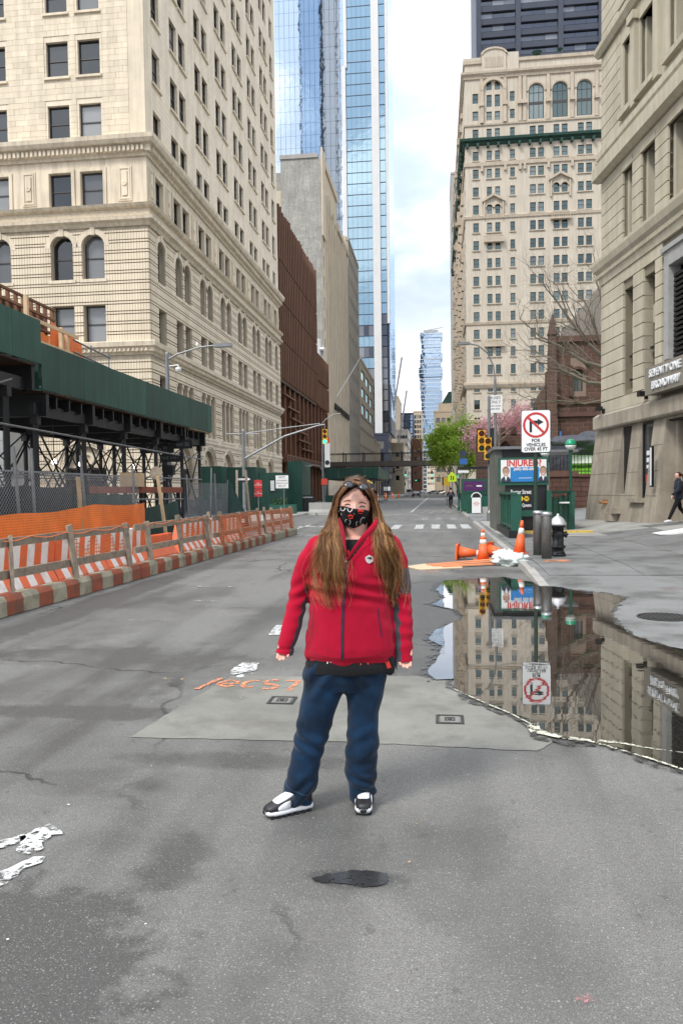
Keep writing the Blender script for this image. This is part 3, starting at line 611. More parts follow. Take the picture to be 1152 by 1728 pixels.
for F, W, o1, o2, tg in ((FS,WS,opsS,opsS2,'S'),(FE,WE,opsE,opsE2,'E')):
    m = MB(); wallgrid(m, 0, W, 22.3, 57, [o for o in o1 if o[2] > 22], .32); fobj(m, 'upper_wall', 'limestone_ashlar', R1, F)
    m = MB(); wallgrid(m, 0, W, 17.3, 22.3, [o for o in o1 if 17.3 < o[2] < 22], .34); fobj(m, 'panel_wall', 'limestone', R1, F)
    m = MB(); lo = [o for o in o1 if o[2] < 17.3] + o2
    wallgrid(m, 0, W, 0, 17.3, lo, .45)
    for o in lo:
        if len(o) > 4 and o[4]: archfill(m, o[0], o[1], o[4], o[3], .45)
    fobj(m, 'base_wall', 'limestone_dark', R1, F)
    # rusticated courses
    bx = []
    for (a,b) in rows_of_courses(10.62,17.25)+rows_of_courses(.7,9.8):
        pad = .0
        for u0,u1 in freeruns(0 if tg=='E' else 9., W+ (.07 if tg=='S' else 0), a, b, lo, .02):
            bx.append((u0,u1,-.11,.02,a,b))
    cut = []
    for q in bx:      # cut the blocks back from the round window heads
        cut.append(q)
    pieces('stone_course', 'limestone_flute', R1, F, cut, 140 if tg=='S' else 160, 'stone_courses')
    for a,b,z0,z1,ar in o1: window(R1, F, a, b, z0, z1, .24 if z0>17 else .36, 'sash')
# ashlar on the face towards the camera
pieces('ashlar_block', 'limestone_block', R1, FS, ashlar(13.2, WS-.95, 22.45, 31.6, .86, .335, [(o[0]-.12,o[1]+.12,o[2]-.14,o[3]+.1) for o in opsS]), 300)
piece('corner_strip', 'limestone_block', R1, FS, WS-.93, WS+.03, -.05, .1, 22.4, 57); piece('corner_strip', 'limestone_block', R1, FE, 0.05, .9, -.05, .1, 22.4, 57)
for F, cols in ((FS,pairS),(FE,colE)):
    for z0,z1 in zup[:7]:
        for a,b in cols: piece('window_sill', 'limestone_block', R1, F, a-.12, b+.12, -.13, .1, z0-.13, z0)
    # stone surrounds, head arches, carved panels
    for a,b in cols:
        m = MB(); z0,z1 = 18.55,20.55
        for q in ((a-.22,a-.02,z0,z1+.2),(b+.02,b+.22,z0,z1+.2),(a-.02,b+.02,z1+.02,z1+.2)): m.box(q[0],q[1],-.07,.05,q[2],q[3])
        fobj(m, 'window_surround', 'limestone', R1, F)
        m = MB(); m.ring((a+b)/2, 16.2, .72, 1.02, -.12, .03, 0, 180, 12); m.box((a+b)/2-.14,(a+b)/2+.14,-.17,.02,16.85,17.3)
        fobj(m, 'arch_ring', 'limestone', R1, F)
        piece('window_sill', 'limestone', R1, F, a-.15, b+.15, -.16, .1, 14.12, 14.3)
pan = [16.98,(11.1),22.9]
for F, us in ((FS,[5.3,11.1,17.1,23.05]),(FE,[.62,3.55]+[6.05+5.2*k+2.6 for k in range(5)]+[34.2,37.2])):
    for u in us:
        w = .42 if F is FS else .36
        m = MB(); m.box(u-w,u+w,-.05,.03,18.75,20.75); o = fobj(m, 'carved_panel', 'limestone', R1, F)
        m = MB(); m.box(u-w+.1,u-w+.16,-.09,-.05,18.85,20.65); m.box(u+w-.16,u+w-.1,-.09,-.05,18.85,20.65); m.box(u-w+.16,u+w-.16,-.09,-.05,18.85,18.92); m.box(u-w+.16,u+w-.16,-.09,-.05,20.58,20.65)
        m.box(u-.16,u+.16,-.11,-.05,19.05,20.45); m.ring(u,19.75,.03,.15,-.16,-.1,0,360,12); me = m.mesh('relief','limestone_block'); link('relief', me, o)
# cornices
lcorn(R1,'main_cornice','limestone',[(-.1,21.25),(.12,21.25),(.16,21.42),(.30,21.46),(.34,21.80),(.55,21.86),(.68,22.05),(.72,22.28),(.5,22.36),(-.1,22.42)],-41,XB,Y0,YN)
lcorn(R1,'middle_cornice','limestone',[(-.1,17.28),(.10,17.28),(.22,17.46),(.42,17.56),(.45,17.72),(.2,17.8),(.2,18.22),(.42,18.3),(.52,18.45),(.3,18.53),(-.1,18.55)],-41,XB,Y0,YN)
lcorn(R1,'frieze','carved_stone',[(.0,17.82),(.215,17.82),(.215,18.2),(.0,18.2)],-41,XB,Y0,YN)
lcorn(R1,'lower_cornice','limestone',[(-.1,9.80),(.1,9.80),(.14,9.92),(.30,9.96),(.32,10.16),(.46,10.24),(.5,10.5),(.3,10.58),(-.1,10.62)],-41,XB,Y0,YN)
lcorn(R1,'sill_course','limestone',[(-.1,5.05),(.12,5.05),(.2,5.2),(.2,5.4),(-.1,5.5)],-41,XB,Y0,YN)
for F, W in ((FS,WS),(FE,WE)):
    m = MB(); u = .05 if F is FE else 8.
    while u < W: m.box(u,u+.14,-.42,-.28,21.47,21.78); m.box(u,u+.10,-.38,-.28,9.97,10.14); u += .27
    fobj(m, 'dentil_row', 'limestone', R1, F, kind='stuff')
# second-floor groups of three lights with carved pilasters, ground-floor arches
for i,(a,b,z0,z1) in enumerate(trip):
    for k in range(3):
        w = (b-a)/3; window(R1, FE, a+k*w+.14, a+(k+1)*w-.14, z0, z1, .4, 'cross')
    for k in range(4):
        u = a+k*(b-a)/3; m = MB(); m.box(u-.13,u+.13,-.06,.35,z0,z1-.25); m.box(u-.19,u+.19,-.12,.35,z1-.25,z1); m.box(u-.17,u+.17,-.1,.35,z0,z0+.22); fobj(m,'pilaster','carved_stone',R1,FE)
    piece('window_sill','limestone',R1,FE,a-.3,b+.3,-.22,.1,5.42,5.6)
for F, lst in ((FE,arch0),(FS,opsS2[2:])):
    for (a,b,z0,z1,zs_) in lst:
        c = (a+b)/2; r = (b-a)/2; m = MB()
        for k in range(3): m.ring(c, zs_, r-.02-.14*k+.30, r+.10-.14*k+.30, -.16+.06*k, .05, 0, 180, 16)
        fobj(m, 'archivolt', 'limestone', R1, F)
        m = MB(); m.ring(c, zs_, .0, r, .3, .34, 0, 180, 16); fobj(m, 'tympanum', 'carved_stone', R1, F)
        m = MB(); m.ring(c, zs_+.55, .22, .42, .2, .34, 0, 360, 14); fobj(m, 'medallion', 'limestone', R1, F)
        window(R1, F, a+.05, b-.05, .35, zs_, .35, 'cross', name='shop_window', fw=.12)
for (a,b,z0,z1) in opsS2[:2]: window(R1, FS, a, b, z0, z1, .36, 'cross')
for a,b in ((1.2,2.7),(35.1,36.6)): window(R1, FE, a, b, 5.6, 8.75, .4, 'cross')
m = MB(); m.box(-41,XB-.5,Y0+.5,YN-.1,.0,56.9); m.build('core', 'limestone_dark', R1)
m = MB(); m.box(-40,-18.2,YN-.05,YN+6,0,42); m.build('rear_wing', 'limestone', R1)
# grey stone building beyond the shed at far left
RG = thing('stone_building', 'grey granite building with coursed blocks half hidden behind the black scaffold legs', 'building', (-30,36,0))
FG = (-37.3, 36., 0.); bl = ashlar(0, 16.0, 0, 5.8, 1.9, .62, [(10.2,12.6,.3,3.4),(3,6,.3,3.4)], .02, .04, 8); pieces('granite_block','grey_granite',RG,FG,bl)
m = MB(); wallgrid(m,0,16.,0,6.0,[(10.2,12.6,.3,3.4),(3,6,.3,3.4)],.4); m.box(0,16.,.5,2.5,0,5.95); fobj(m,'wall','stone_grey',RG,FG)
m = MB(); m.box(-.1,16.1,-.25,.1,5.85,6.2); fobj(m,'coping','grey_granite',RG,FG)
for a,b in ((10.2,12.6),(3,6)): window(RG,FG,a,b,.3,3.4,.3,'cross',fw=.1)

# ================================================================== building wrapped in brown steel fins
R2 = thing('finned_building', 'rust brown building screened by tall vertical steel fins beside the limestone block', 'building', (XB,82.6,0))
FB = (XB-.9, 82.6, math.pi/2)
m = MB(); m.box(-36,XB-1.3,82.6,108.9,0,31.6); m.box(-36,XB-1.3,108.9,121,0,20.8); m.build('core','brown_dark',R2)
tiers = [32.2,26.7,22.4,18.1,13.9]
for k in range(25):
    u = .5+k*1.07
    for i in range(4):
        zt, zb = tiers[i]+(random.uniform(.2,.7) if i==0 else 0), tiers[i+1]+.18; s = .18*(i%2)
        piece('fin','brown_steel',R2,FB,u+s*.6,u+.34+s*.6,-.85,-.1,zb,zt)
        piece('panel','brown_steel' if (k+i)%3 else 'brown_dark',R2,FB,u+.42+s*.6,u+.95+s*.6,-.28,-.08,zb,zt-.3)
for z in tiers[1:]+[20.4]: piece('floor_beam','brown_dark',R2,FB,0,26.4 if z != 20.4 else 38.4,-.7,.1,z-.18,z+.17)
for k in range(11):
    u = 27.2+k*1.05
    for zt,zb in ((21.4,17.6),(17.3,13.9)): piece('fin','brown_steel',R2,FB,u,u+.34,-.85,-.1,zb,zt); piece('panel','brown_steel',R2,FB,u+.4,u+.95,-.28,-.08,zb,zt-.3)
for k in range(13): piece('column','brown_steel',R2,FB,.4+k*3.1,.9+k*3.1,-.6,.2,0,13.8)
for k in range(12): piece('infill','brown_steel' if k%2 else 'brown_dark',R2,FB,1.0+k*3.1,3.4+k*3.1,.1,.3,0,13.7)
for i,z in enumerate((12.4,11.2,10.1,8.9,7.9,6.9)): piece('louvre_beam','brown_steel',R2,FB,2+i*2.2,9+i*2.6,-.9,-.5,z,z+.16)
piece('canopy_band','brown_steel',R2,FB,0,38,-1.5,.2,4.9,5.7)
for k in range(22): piece('canopy_slat','brown_dark',R2,FB,.6+k*1.7,1.5+k*1.7,-1.56,-1.5,5.05,5.55)

# ================================================================== tall stone building with a blank rendered flank
R3 = thing('office_tower', 'tall stone tower with blank grey rendered side wall and vertical piers on its street front', 'building', (-19,131,0))
m = MB(); m.box(-25.9,-19.0,131,131.6,0,57.9); m.box(-40,-25.9,134,134.6,0,57.0); m.build('blank_wall','stucco_grey',R3)
m = MB(); m.box(-40,-19.5,131.6,169.6,0,53); m.build('core','stone_cream',R3)
m = MB(); m.box(-26.0,-19.5,130.8,131.8,57.9,58.6); m.build('coping','stone_grey',R3)
F3 = (-18.98,131.,math.pi/2); wins = []
for k in range(14):
    for u in (1.6,): wins.append((u,u+1.1,8+k*3.55,10.2+k*3.55))
    if k % 1 == 0: wins.append((35.6,36.6,8+k*3.55,10.2+k*3.55))
piers = [(4.4+k*2.35) for k in range(13)]
slots = [(u+.75,u+2.35,6.5,45) for u in piers]
tops = [(u+.85,u+2.25,46.8+3.6*j,49+3.6*j) for u in piers[:9] for j in range(2)]
m = MB(); wallgrid(m,0,38.6,0,53.5,wins+slots+tops,.5); wallgrid(m,0,20,53.5,59.6,[(1.6,2.7,54.6,57)],.5); fobj(m,'street_wall','stone_cream',R3,F3)
m = MB(); m.box(.0,3.6,-.25,.05,45,59.6); m.box(3.6,20,-.3,.3,57.6,58.8); m.box(20,38.4,-.3,.3,52.6,53.6); fobj(m,'parapet','stone_cream',R3,F3)
for u in piers: piece('pier','stone_cream',R3,F3,u,u+.75,-.35,.1,6.5,random.choice((51.5,53.2,54.)))
for a,b,c,d in wins+tops: window(R3,F3,a,b,c,d,.35,'sash')
for a,b,c,d in slots:
    m = MB(); m.box(a,b,.42,.5,c,d); o = fobj(m,'window_strip','stone_cream',R3,F3)
    m = MB()
    for j in range(10): m.quad((a+.3,.40,c+1+3.55*j),(b-.3,.40,c+1+3.55*j),(b-.3,.40,c+3.1+3.55*j),(a+.3,.40,c+3.1+3.55*j))
    link('pane', m.mesh('pane','glass_dark'), o)
text(R3,'AMERICAN STOCK EXCHANGE',1.7,(.5,22,17.2),(rad(90),0,rad(90)),'black_metal',.1)
fp = MB(); fp.tube((-18.8,146,19.5),(-14.5,150,27.5),.09,.05,6); fp.build('flagpole','white_panel',R3)
pl = thing('roof_plant','pale pipes and ducts on the low roof before the blank wall','ducts',(-20,125,20.9))
m = MB(); m.box(-21,-17.6,121.4,124,20.8,24.6); m.build('casing','stone_pale',pl); m = MB(); m.tube((-18.5,121.2,20.8),(-18.5,121.2,25.6),.5,n=10); m.tube((-20,121.1,22),(-17.4,121.1,22),.3,n=8); m.tube((-20,121.1,24),(-17.4,121.1,24),.3,n=8); m.build('duct','white_panel',pl)

def block(name, label, x0, x1, y0, y1, h, mat, south=None, east=None, west=None, gm='glass_dark', fm='win_frame', roofmat=None, z0=0, dep=.35):
    """plain far building: walls with real window holes. south/east/west=(cols,rows,ww,wh,zfirst,pitch,margin)"""
    r = thing(name, label, 'building', (x0,y0,z0))
    faces = {'s':(south,(x0,y0,0.),x1-x0),'e':(east,(x1,y0,math.pi/2),y1-y0),'w':(west,(x0,y1,-math.pi/2),y1-y0)}
    for k,(spec,F,W) in faces.items():
        ops = []
        if spec:
            nc,nr,ww,wh,zf,pt,mg = spec; sp_ = (W-2*mg)/nc
            for i in range(nc):
                u = mg+sp_*(i+.5)-ww/2
                for j in range(nr):
                    z = zf+pt*j
                    if z+wh < h-.3: ops.append((u,u+ww,z,z+wh))
        m = MB(); wallgrid(m,0,W,z0,h,ops,dep); fobj(m,'wall',mat,r,F)
        for o in ops: window(r,F,*o[:4],dep*.7,'plain' if ww > 2.5 else 'sash',fm,gm)
    m = MB(); m.box(x0+.6,x1-.6,y0+.6,y1-.1,z0,h-.2); m.build('core',mat,r)
    m = MB(); m.box(x0-.15,x1+.15,y0-.15,y1,h-.25,h+.5); m.build('roof',roofmat or mat,r)
    return r
block('grid_building','plain grey office slab with a grid of small dark windows past the stone tower',-34,-19,171,193,57.,'stone_grey',east=(9,12,1.2,1.5,6,4.2,1.0),south=(3,3,1.2,1.5,44,4.2,1))
rm = block('panel_building','low beige panelled office building with wide window bands beside the glass tower',-34,-19,194,236,35.,'stone_pale',east=(3,3,9.5,2.6,21.5,4.4,2.5),gm='glass_cyan',fm='win_frame_pale')
for z in (8.5,13,17.4,20.6): piece('joint_band','stone_grey',rm,(-19,194,math.pi/2),0,42,-.12,.05,z,z+.5)
block('low_building','low tan stone building under the glass tower',-34,-19,237,262,17.,'stone_cream',east=(4,2,1.6,2.2,5,5,1))
block('dark_pavilion','dark blue glass pavilion at the foot of the tower',-34,-17.2,280,299,22.,'black_tower',south=(3,4,3,3,3,4.6,.6),east=(3,4,3,3,3,4.6,.6),gm='glass_black')

# ================================================================== glass skyscraper
R5 = thing('glass_skyscraper', 'very tall blue glass skyscraper with two white vertical fins rising above the stone tower', 'building', (-18,300,0))
F5 = (-61.,300.,0.); H5 = 215.
m = MB(); m.box(-61,-33,300.6,335,0,H5); m.box(-33,-17.4,300.6,335,24,H5); m.box(-33,-20,301,335,0,24); m.build('core','black_tower',R5)
pn = []
u = .1
while u < 25.7:
    for j in range(30): pn.append((u,u+1.86,0,.5,60+4.66*j,60+4.66*j+4.58))
    u += 1.95
pieces('pane','glass_blue',R5,F5,pn,300,'pane_field')
def strip(u0,u1,z0,z1,mat,nm,y0=-.05): return piece(nm,mat,R5,F5,u0,u1,y0,.6,z0,z1)
strip(26.2,27.6,0,163,'white_panel','fin',-1.2); strip(27.0,28.1,163,H5,'white_panel','fin',-1.0)
strip(37.4,40.3,0,H5,'white_panel','fin',-1.2); strip(42.6,43.6,66,H5,'white_panel','edge_fin',-.6)
for j in range(46):
    z = 24+4.15*j
    dk_ = 9 <= j < 10 or j == 7 or j == 5
    gm = 'glass_black' if dk_ or z < 44 else 'glass_teal'
    for u0,u1 in ((27.7 if z<163 else 28.2,37.3),(40.4,42.5)):
        n_ = 5 if u1-u0 > 4 else 1
        for k in range(n_):
            w = (u1-u0)/n_; piece('pane',gm if not (u0 > 40 and z < 66) else 'glass_black',R5,F5,u0+k*w+.03,u0+(k+1)*w-.03,-.02,.5,z+.28,z+4.1)
    strip(27.7,37.3,z,z+.26,'black_tower','spandrel',-.1)
FE5 = (-17.4,300,math.pi/2)
for j in range(40): piece('side_pane','glass_ice',R5,FE5,0,34,-.1,.3,30+4.6*j,34.5+4.6*j)
strip(26.2,27.4,163,163.6,'white_panel','ledge',-1.2)
# towers to the south-west: hidden from here by the limestone block, mirrored in the skyscraper's glass
block('mirrored_tower','slender blue glass tower that shows only as a reflection in the skyscraper',-74,-62,150,166,300,'glass_ice')
block('mirrored_slab','grey concrete slab tower that shows only as a reflection in the skyscraper',-61.5,-53,150,166,290,'white_panel')

# ================================================================== far side of the street, left
block('far_block','distant tan slab with slanting white struts beyond the glass tower',-30,-19.6,400,440,50,'tan_brick',south=(3,4,1.5,2,30,4,1))
block('far_block','distant blue glazed office block above the white one',-19.9,-12.8,430,460,44,'black_tower',south=(3,5,1.9,3.2,26,3.6,.3),east=(4,4,4,3,26,4,1),gm='glass_blue')
block('far_block','distant tan tower with stepped top behind the blue block',-13.8,-8.6,470,500,49,'tan_brick',south=(3,6,1,2,30,3,.5))
block('far_block','distant white office block with dark strip windows',-19.6,-13.9,380,425,31,'stone_pale',south=(4,3,1.1,1.6,19,4,.3),east=(9,6,3.5,1.8,5,4.2,1))
block('far_block','distant cream block with cornice low on the left',-22,-14.2,330,375,21.5,'stone_cream',east=(7,3,3,2,6,5,1),south=(2,3,1.5,2,6,5,1))
block('far_block','distant red brown narrow block at the end of the street',-13.2,-8,420,450,29,'brown_steel',south=(2,5,1,1.8,6,4,.5),east=(5,5,2,2,5,4,1))
block('far_block','distant pale block closing the view below the stacked tower',-8.3,2,640,660,26,'stone_cream',south=(5,4,1.2,1.8,6,4.5,.6))
for (p,q),l_ in ((((-17.6,318,34),(-13.8,318,56)),'tall pale slanting steel rib rising past the foot of the glass tower'),(((-16,330,22),(-12.4,330,44)),'lower pale slanting steel rib before the blue glazed block')):
    bs = MB(); bs.tube(p,q,.35,n=5); tag(bs.build('leaning_rib','white_panel'),l_,'steel rib')
# stacked glass tower far up the street
RJ = thing('stacked_tower','distant pale blue glass tower of shifted stacked floors','building',(-4,700,0)); rj = random.Random(5)
z = 0; k = 0
while z < 141:
    h_ = 7 if z < 90 else rj.choice((5,7,9)); am = .7 if z < 90 else 2.6
    x0 = -13.8+rj.uniform(-am,am)*.6; x1 = 5.0+rj.uniform(-am,am)*.6
    m = MB(); m.box(x0,x1,700+rj.uniform(-1,1),722,z,z+h_-.5); m.build('floor_stack','glass_ice',RJ)
    for q in range(int(h_/3.5)): 
        m = MB(); m.box(x0-.15,x1+.15,699.2,721,z+3.5*q+3.0,z+3.5*q+3.35); m.build('floor_slab','white_panel',RJ)
    z += h_; k += 1
m = MB(); m.box(-11,2,702,720,z,z+2); m.bar((-8,705,z+2.5),(6,705,z+4.5),.5,.5); m.build('roof_gear','stone_grey',RJ)

# ================================================================== terracotta tower on the right, faced towards the camera
XT, YT = 6., 157.
R6 = thing('ornate_tower','tall pale gothic office tower with green copper cornice and arched top windows','building',(XT,YT,0))
F6 = (XT,YT,0.); FW = (XT,YT+92,-math.pi/2); W6 = 40.
cols = [(1.5,2.6),(4.2,5.15),(5.8,6.75),(8.7,9.6),(12.5,13.6),(14.05,15.15),(17.0,18.1),(18.55,19.65),(21.6,22.7),(23.15,24.25),(26.2,27.3),(27.75,28.85),(31,32.1)]
rows = [(66.3-3.48*k, 68.15-3.48*k) for k in range(18)]
ops = [(a,b,z0,z1) for a,b in cols for z0,z1 in rows] + [(a,b,70.75,72.4) for a,b in cols]
big = [(12.3,15.2,73.7,80.4,79.0),(16.8,19.7,73.7,80.4,79.0),(21.4,24.3,73.7,80.4,79.0),(26,28.9,73.7,80.4,79.0)]
ops2 = [(1.5,2.6,74.1,75.9),(8.7,9.6,74.1,75.9),(1.5,2.6,77.4,79.3),(8.7,9.6,77.4,79.3),(4.2,5.2,74,75.7),(5.8,6.8,74,75.7),(4.2,5.2,76.6,78.9),(5.8,6.8,76.6,78.9),(4.2,5.2,79.8,81.7,80.9),(5.8,6.8,79.8,81.7,80.9)]
m = MB(); wallgrid(m,0,W6,0,85,ops+big+ops2,.45)
for o in big+ops2[8:]: archfill(m,o[0],o[1],o[4],o[3],.45)
fobj(m,'south_wall','terra',R6,F6)
for o in ops+ops2: window(R6,F6,*o[:4],.28,'sash','win_frame','glass_cyan')
for o in big: window(R6,F6,*o[:4],.3,'tri','win_frame','glass_cyan',name='arched_window',fw=.16)
for o in big: m = MB(); m.ring((o[0]+o[1])/2,79.0,1.5,1.85,-.2,.05,0,180,14); fobj(m,'arch_moulding','terra_trim',R6,F6)
for a,b in ((4.2,6.75),(12.5,15.15),(17,19.65),(21.6,24.25),(26.2,28.85)):
    for z0,z1 in rows: piece('window_sill','terra_trim',R6,F6,a-.2,b+.2,-.22,.1,z0-.22,z0-.02)
for a,b in ((1.5,2.6),(8.7,9.6)):
    for z0,z1 in rows: piece('window_sill','terra_trim',R6,F6,a-.2,b+.2,-.22,.1,z0-.22,z0-.02)
m = MB(); m.box(XT+.6,XT+W6,YT+.6,YT+91.9,0,84.5); m.build('core','terra',R6)
opw = [(2+6.2*i,4.4+6.2*i,z0,z1) for i in range(15) for z0,z1 in rows]
m = MB(); wallgrid(m,0,92,0,85,opw,.5); fobj(m,'street_wall','terra',R6,FW)
for o in opw[::1]: window(R6,FW,*o,.35,'plain','win_frame','glass_cyan')
for nm,mt,pf in (('copper_cornice','copper_green',[(-.1,69.2),(.3,69.3),(.45,69.7),(1.0,69.9),(1.1,70.35),(-.1,70.5)]),
        ('top_cornice','terra_trim',[(-.1,81.9),(.25,82),(.3,82.5),(.7,82.8),(.75,83.2),(-.1,83.3)]),
        ('string_course','terra_trim',[(-.1,65.1),(.25,65.2),(.3,65.9),(-.1,66.0)]),('string_course','terra_trim',[(-.1,54.9),(.2,55.0),(.3,55.5),(-.1,55.8)]),
        ('string_course','terra_trim',[(-.1,34.2),(.2,34.3),(.3,34.7),(-.1,34.8)]),('string_course','terra_trim',[(-.1,21.6),(.3,21.8),(.6,22.4),(.6,22.8),(-.1,23)]),
        ('string_course','terra_trim',[(-.1,72.9),(.2,73),(.25,73.3),(-.1,73.4)]),('string_course','terra_trim',[(-.1,14.9),(.2,15.0),(.3,15.5),(-.1,15.6)]),('parapet_cap','terra_trim',[(-.1,84.8),(.3,84.9),(.35,85.5),(-.1,85.7)])):
    lcorn(R6,nm,mt,pf,XT,XT+W6,YT,YT+92,-1)
for u in [.2+2.0*k for k in range(18)]: piece('copper_bracket','copper_green',R6,F6,u,u+.45,-.95,.1,68.7,69.4)
for k in range(40): piece('copper_bracket','copper_green',R6,FW,1+2.25*k,1.6+2.25*k,-.95,.1,68.7,69.4)
for u in (3.25,7.75,10.6,11.5,16.0,20.5,25.1,29.6):
    piece('pilaster','terra_trim',R6,F6,u-.3,u+.3,-.3,.1,73.4,81.9); piece('niche_bracket','terra_trim',R6,F6,u-.45,u+.45,-.7,.1,76.6,77.3); piece('bracket','terra_trim',R6,F6,u-.22,u+.22,-.5,.1,64.1,65.2)
for k in range(13):
    for z in range(20,81,6): piece('street_ornament','terra_trim',R6,FW,5+6.2*k,6.4+6.2*k,-.5-.5*((k+z)%3==0),.1,z,z+random.uniform(1,3))
# raised gable over the left bay
m = MB(); m.prism([(3.3,82.5),(8.0,82.5),(8.0,86.2)]+[(5.65+2.35*math.cos(rad(a)),86.2+1.2*math.sin(rad(a))) for a in range(15,180,15)]+[(3.3,86.2)],-.5,1.2,'xz'); fobj(m,'gable','terra',R6,F6)
m = MB(); m.prism([(5.65+2.65*math.cos(rad(a)),86.15+1.55*math.sin(rad(a))) for a in range(8,173,12)]+[(5.65+2.3*math.cos(rad(a)),86.15+1.2*math.sin(rad(a))) for a in range(172,7,-12)],-.7,1.0,'xz'); fobj(m,'gable_moulding','terra_trim',R6,F6)
for k in range(8): piece('gable_flute','terra_trim',R6,F6,3.9+k*.46,4.08+k*.46,-.62,-.5,83.9,85.9)
m = MB(); m.ring(5.5,79.6,1.9,2.5,-.55,.05,0,180,18); m.box(3.0,3.6,-.5,.05,73.4,79.6); m.box(7.4,8.0,-.5,.05,73.4,79.6); fobj(m,'bay_arch','terra_trim',R6,F6)
piece('parapet_block','terra',R6,F6,-.3,3.2,-.35,.4,85.5,86.0); piece('parapet_block','terra',R6,F6,8.1,10.4,-.35,.4,82.9,86.6)
for c,zb in ((5.48,55.2),(18.3,58.7),(30.,60.)):
    m = MB(); m.prism([(c-2.2,zb+3.3),(c,zb+4.6),(c+2.2,zb+3.3),(c+2.2,zb+2.9),(c,zb+4.1),(c-2.2,zb+2.9)],-.6,0,'xz'); m.box(c-1.95,c-1.65,-.4,0,zb-.2,zb+3); m.box(c+1.65,c+1.95,-.4,0,zb-.2,zb+3); m.ring(c-.8,zb+1.9,.6,.8,-.3,0,0,180,8); m.ring(c+.8,zb+1.9,.6,.8,-.3,0,0,180,8); fobj(m,'window_hood','terra_trim',R6,F6)
for c,zb in ((5.48,50.6),(18.3,54.4),(5.48,30.2),(30,50)):
    b_ = MB(); b_.box(c-1.9,c+1.9,-.9,.1,zb-.35,zb); b_.box(c-1.9,c+1.9,-.9,-.7,zb+.75,zb+.95); o = fobj(b_,'balcony','terra_trim',R6,F6)
    m = MB()
    for k in range(9): m.box(c-1.8+k*.43,c-1.65+k*.43,-.87,-.73,zb,zb+.75)
    link('baluster_row', m.mesh('baluster_row','terra_trim'), o)
sd = thing('satellite_dish','small pale green satellite dishes on the roof of the ornate tower','dish',(20,158,85.4)); m = MB(); m.lathe([(.1,0),(.7,.25),(1.05,.8)],14,(0,0,.6)); m.tube((0,0,0),(0,0,.7),.12); m.tube((4.4,0,0),(4.4,0,2.2),.1); m.lathe([(.1,0),(.6,.5)],10,(4.4,0,1.2)); m.build('reflector','copper_green',sd,world=False)
# pale building and stone block further along on the right
block('far_tower','slim pale pink tower just past the ornate tower on the right',6.2,20,302,330,122,'stone_pale',south=(5,24,1.3,1.8,6,4.8,.4),west=(6,24,2,1.8,6,4.8,.8),gm='glass_cyan',fm='win_frame_pale')
rc = block('copper_roof_building','distant yellowish office block with paired windows and green copper roof lantern',-.9,11,318,345,33.5,'tan_brick',south=(5,7,1.5,1.9,5,4,.4))
m = MB(); m.box(.8,11,320,340,33.5,37); m.build('attic','tan_brick',rc); m = MB(); m.prism([(2,37),(11,37),(8,42),(5,42)],322,338,'xz'); m.build('copper_roof','copper_green',rc)
# dark steel tower behind
R7 = thing('dark_tower','black steel office tower with horizontal window bands above the ornate tower','building',(13.7,260,0)); F7 = (13.7,260,0.)
m = MB(); m.box(13.9,57,260.8,300,0,205); m.build('core','black_tower',R7)
for u in (0,12.5,25.8,38.3,51): piece('column','black_tower',R7,F7,u,u+1.6,-1.0,.6,0,205)
for j in range(34,50):
    z = 4.05*j
    for a,b in ((1.6,12.5),(14.1,25.8),(27.4,38.3)):
        n_ = 3
        for k in range(n_): piece('pane','glass_black',R7,F7,a+k*(b-a)/n_,a+(k+1)*(b-a)/n_-.06,.3,.7,z,z+1.7)
    piece('spandrel','black_tower',R7,F7,1.6,52,-.5,.6,z+1.75,z+3.5)

# ================================================================== brownstone church
R8 = thing('stone_church','brown sandstone church end with lancet window behind the bare tree','church',(9,68,0)); F8 = (9.,68.,0.)
lan = (2.6,3.35,9.85,11.95)
bx = [b for b in ashlar(1.15,6.2,2.6,14.0,.86,.325,[(2.35,3.6,9.6,12.4)],.055,.025,5)]
pieces('stone_block','brownstone',R8,F8,bx,300,'stone_field')
m = MB(); wallgrid(m,.9,14,0,14.1,[lan],.5); archfill(m,lan[0],lan[1],11.2,11.95,.5); fobj(m,'wall','brownstone_mortar',R8,F8)
w_ = window(R8,F8,*lan,.3,'cross','win_frame','glass_cyan',name='lancet_window')
m = MB(); m.ring(2.97,11.2,.5,.72,-.18,.02,0,180,12); fobj(m,'hood_mould','brownstone',R8,F8)
m = MB(); m.box(1.1,14,-.22,.1,8.75,9.0); m.box(1.1,14,-.32,.1,7.7,8.1); fobj(m,'string_course','brownstone',R8,F8)
m = MB(); m.box(.9,14,-.3,.2,14.0,14.5); fobj(m,'parapet','brownstone',R8,F8)
m = MB(); m.box(2.2,2.5,-.25,.05,9.4,12); m.box(5.2,5.9,-.4,.1,9,14); fobj(m,'pilaster','brownstone',R8,F8)
bt = MB(); bt.box(.0,1.1,-1.2,.3,0,7.5); bt.box(.25,1.1,-.8,.3,7.5,11.5); bt.box(.5,1.1,-.5,.3,11.5,14.6); bt.prism([(.4,14.6),(1.2,14.6),(.8,16.4)],-.6,.2,'xz'); bt.prism([(5.2,14.5),(6.2,14.5),(6.0,15.2),(5.7,16.6),(5.4,15.2)],-.5,.3,'xz'); fobj(bt,'buttress','church_brick_far',R8,F8)
rf = MB(); rf.prism([(1.2,14.3),(14,14.3),(14,20.5),(6.2,20.5)],1.5,6,'xz'); fobj(rf,'roof','slate_roof',R8,F8)
m = MB(); m.box(10.1,23,68.5,73,0,14); m.build('core','church_brick_far',R8)
m = MB(); m.box(8.3,9.2,67.4,69,0,9.0); m.prism([(8.3,9.0),(9.2,9.0),(9.2,10.4)],67.4,69,'xz'); m.build('side_aisle','church_brick_far',R8)
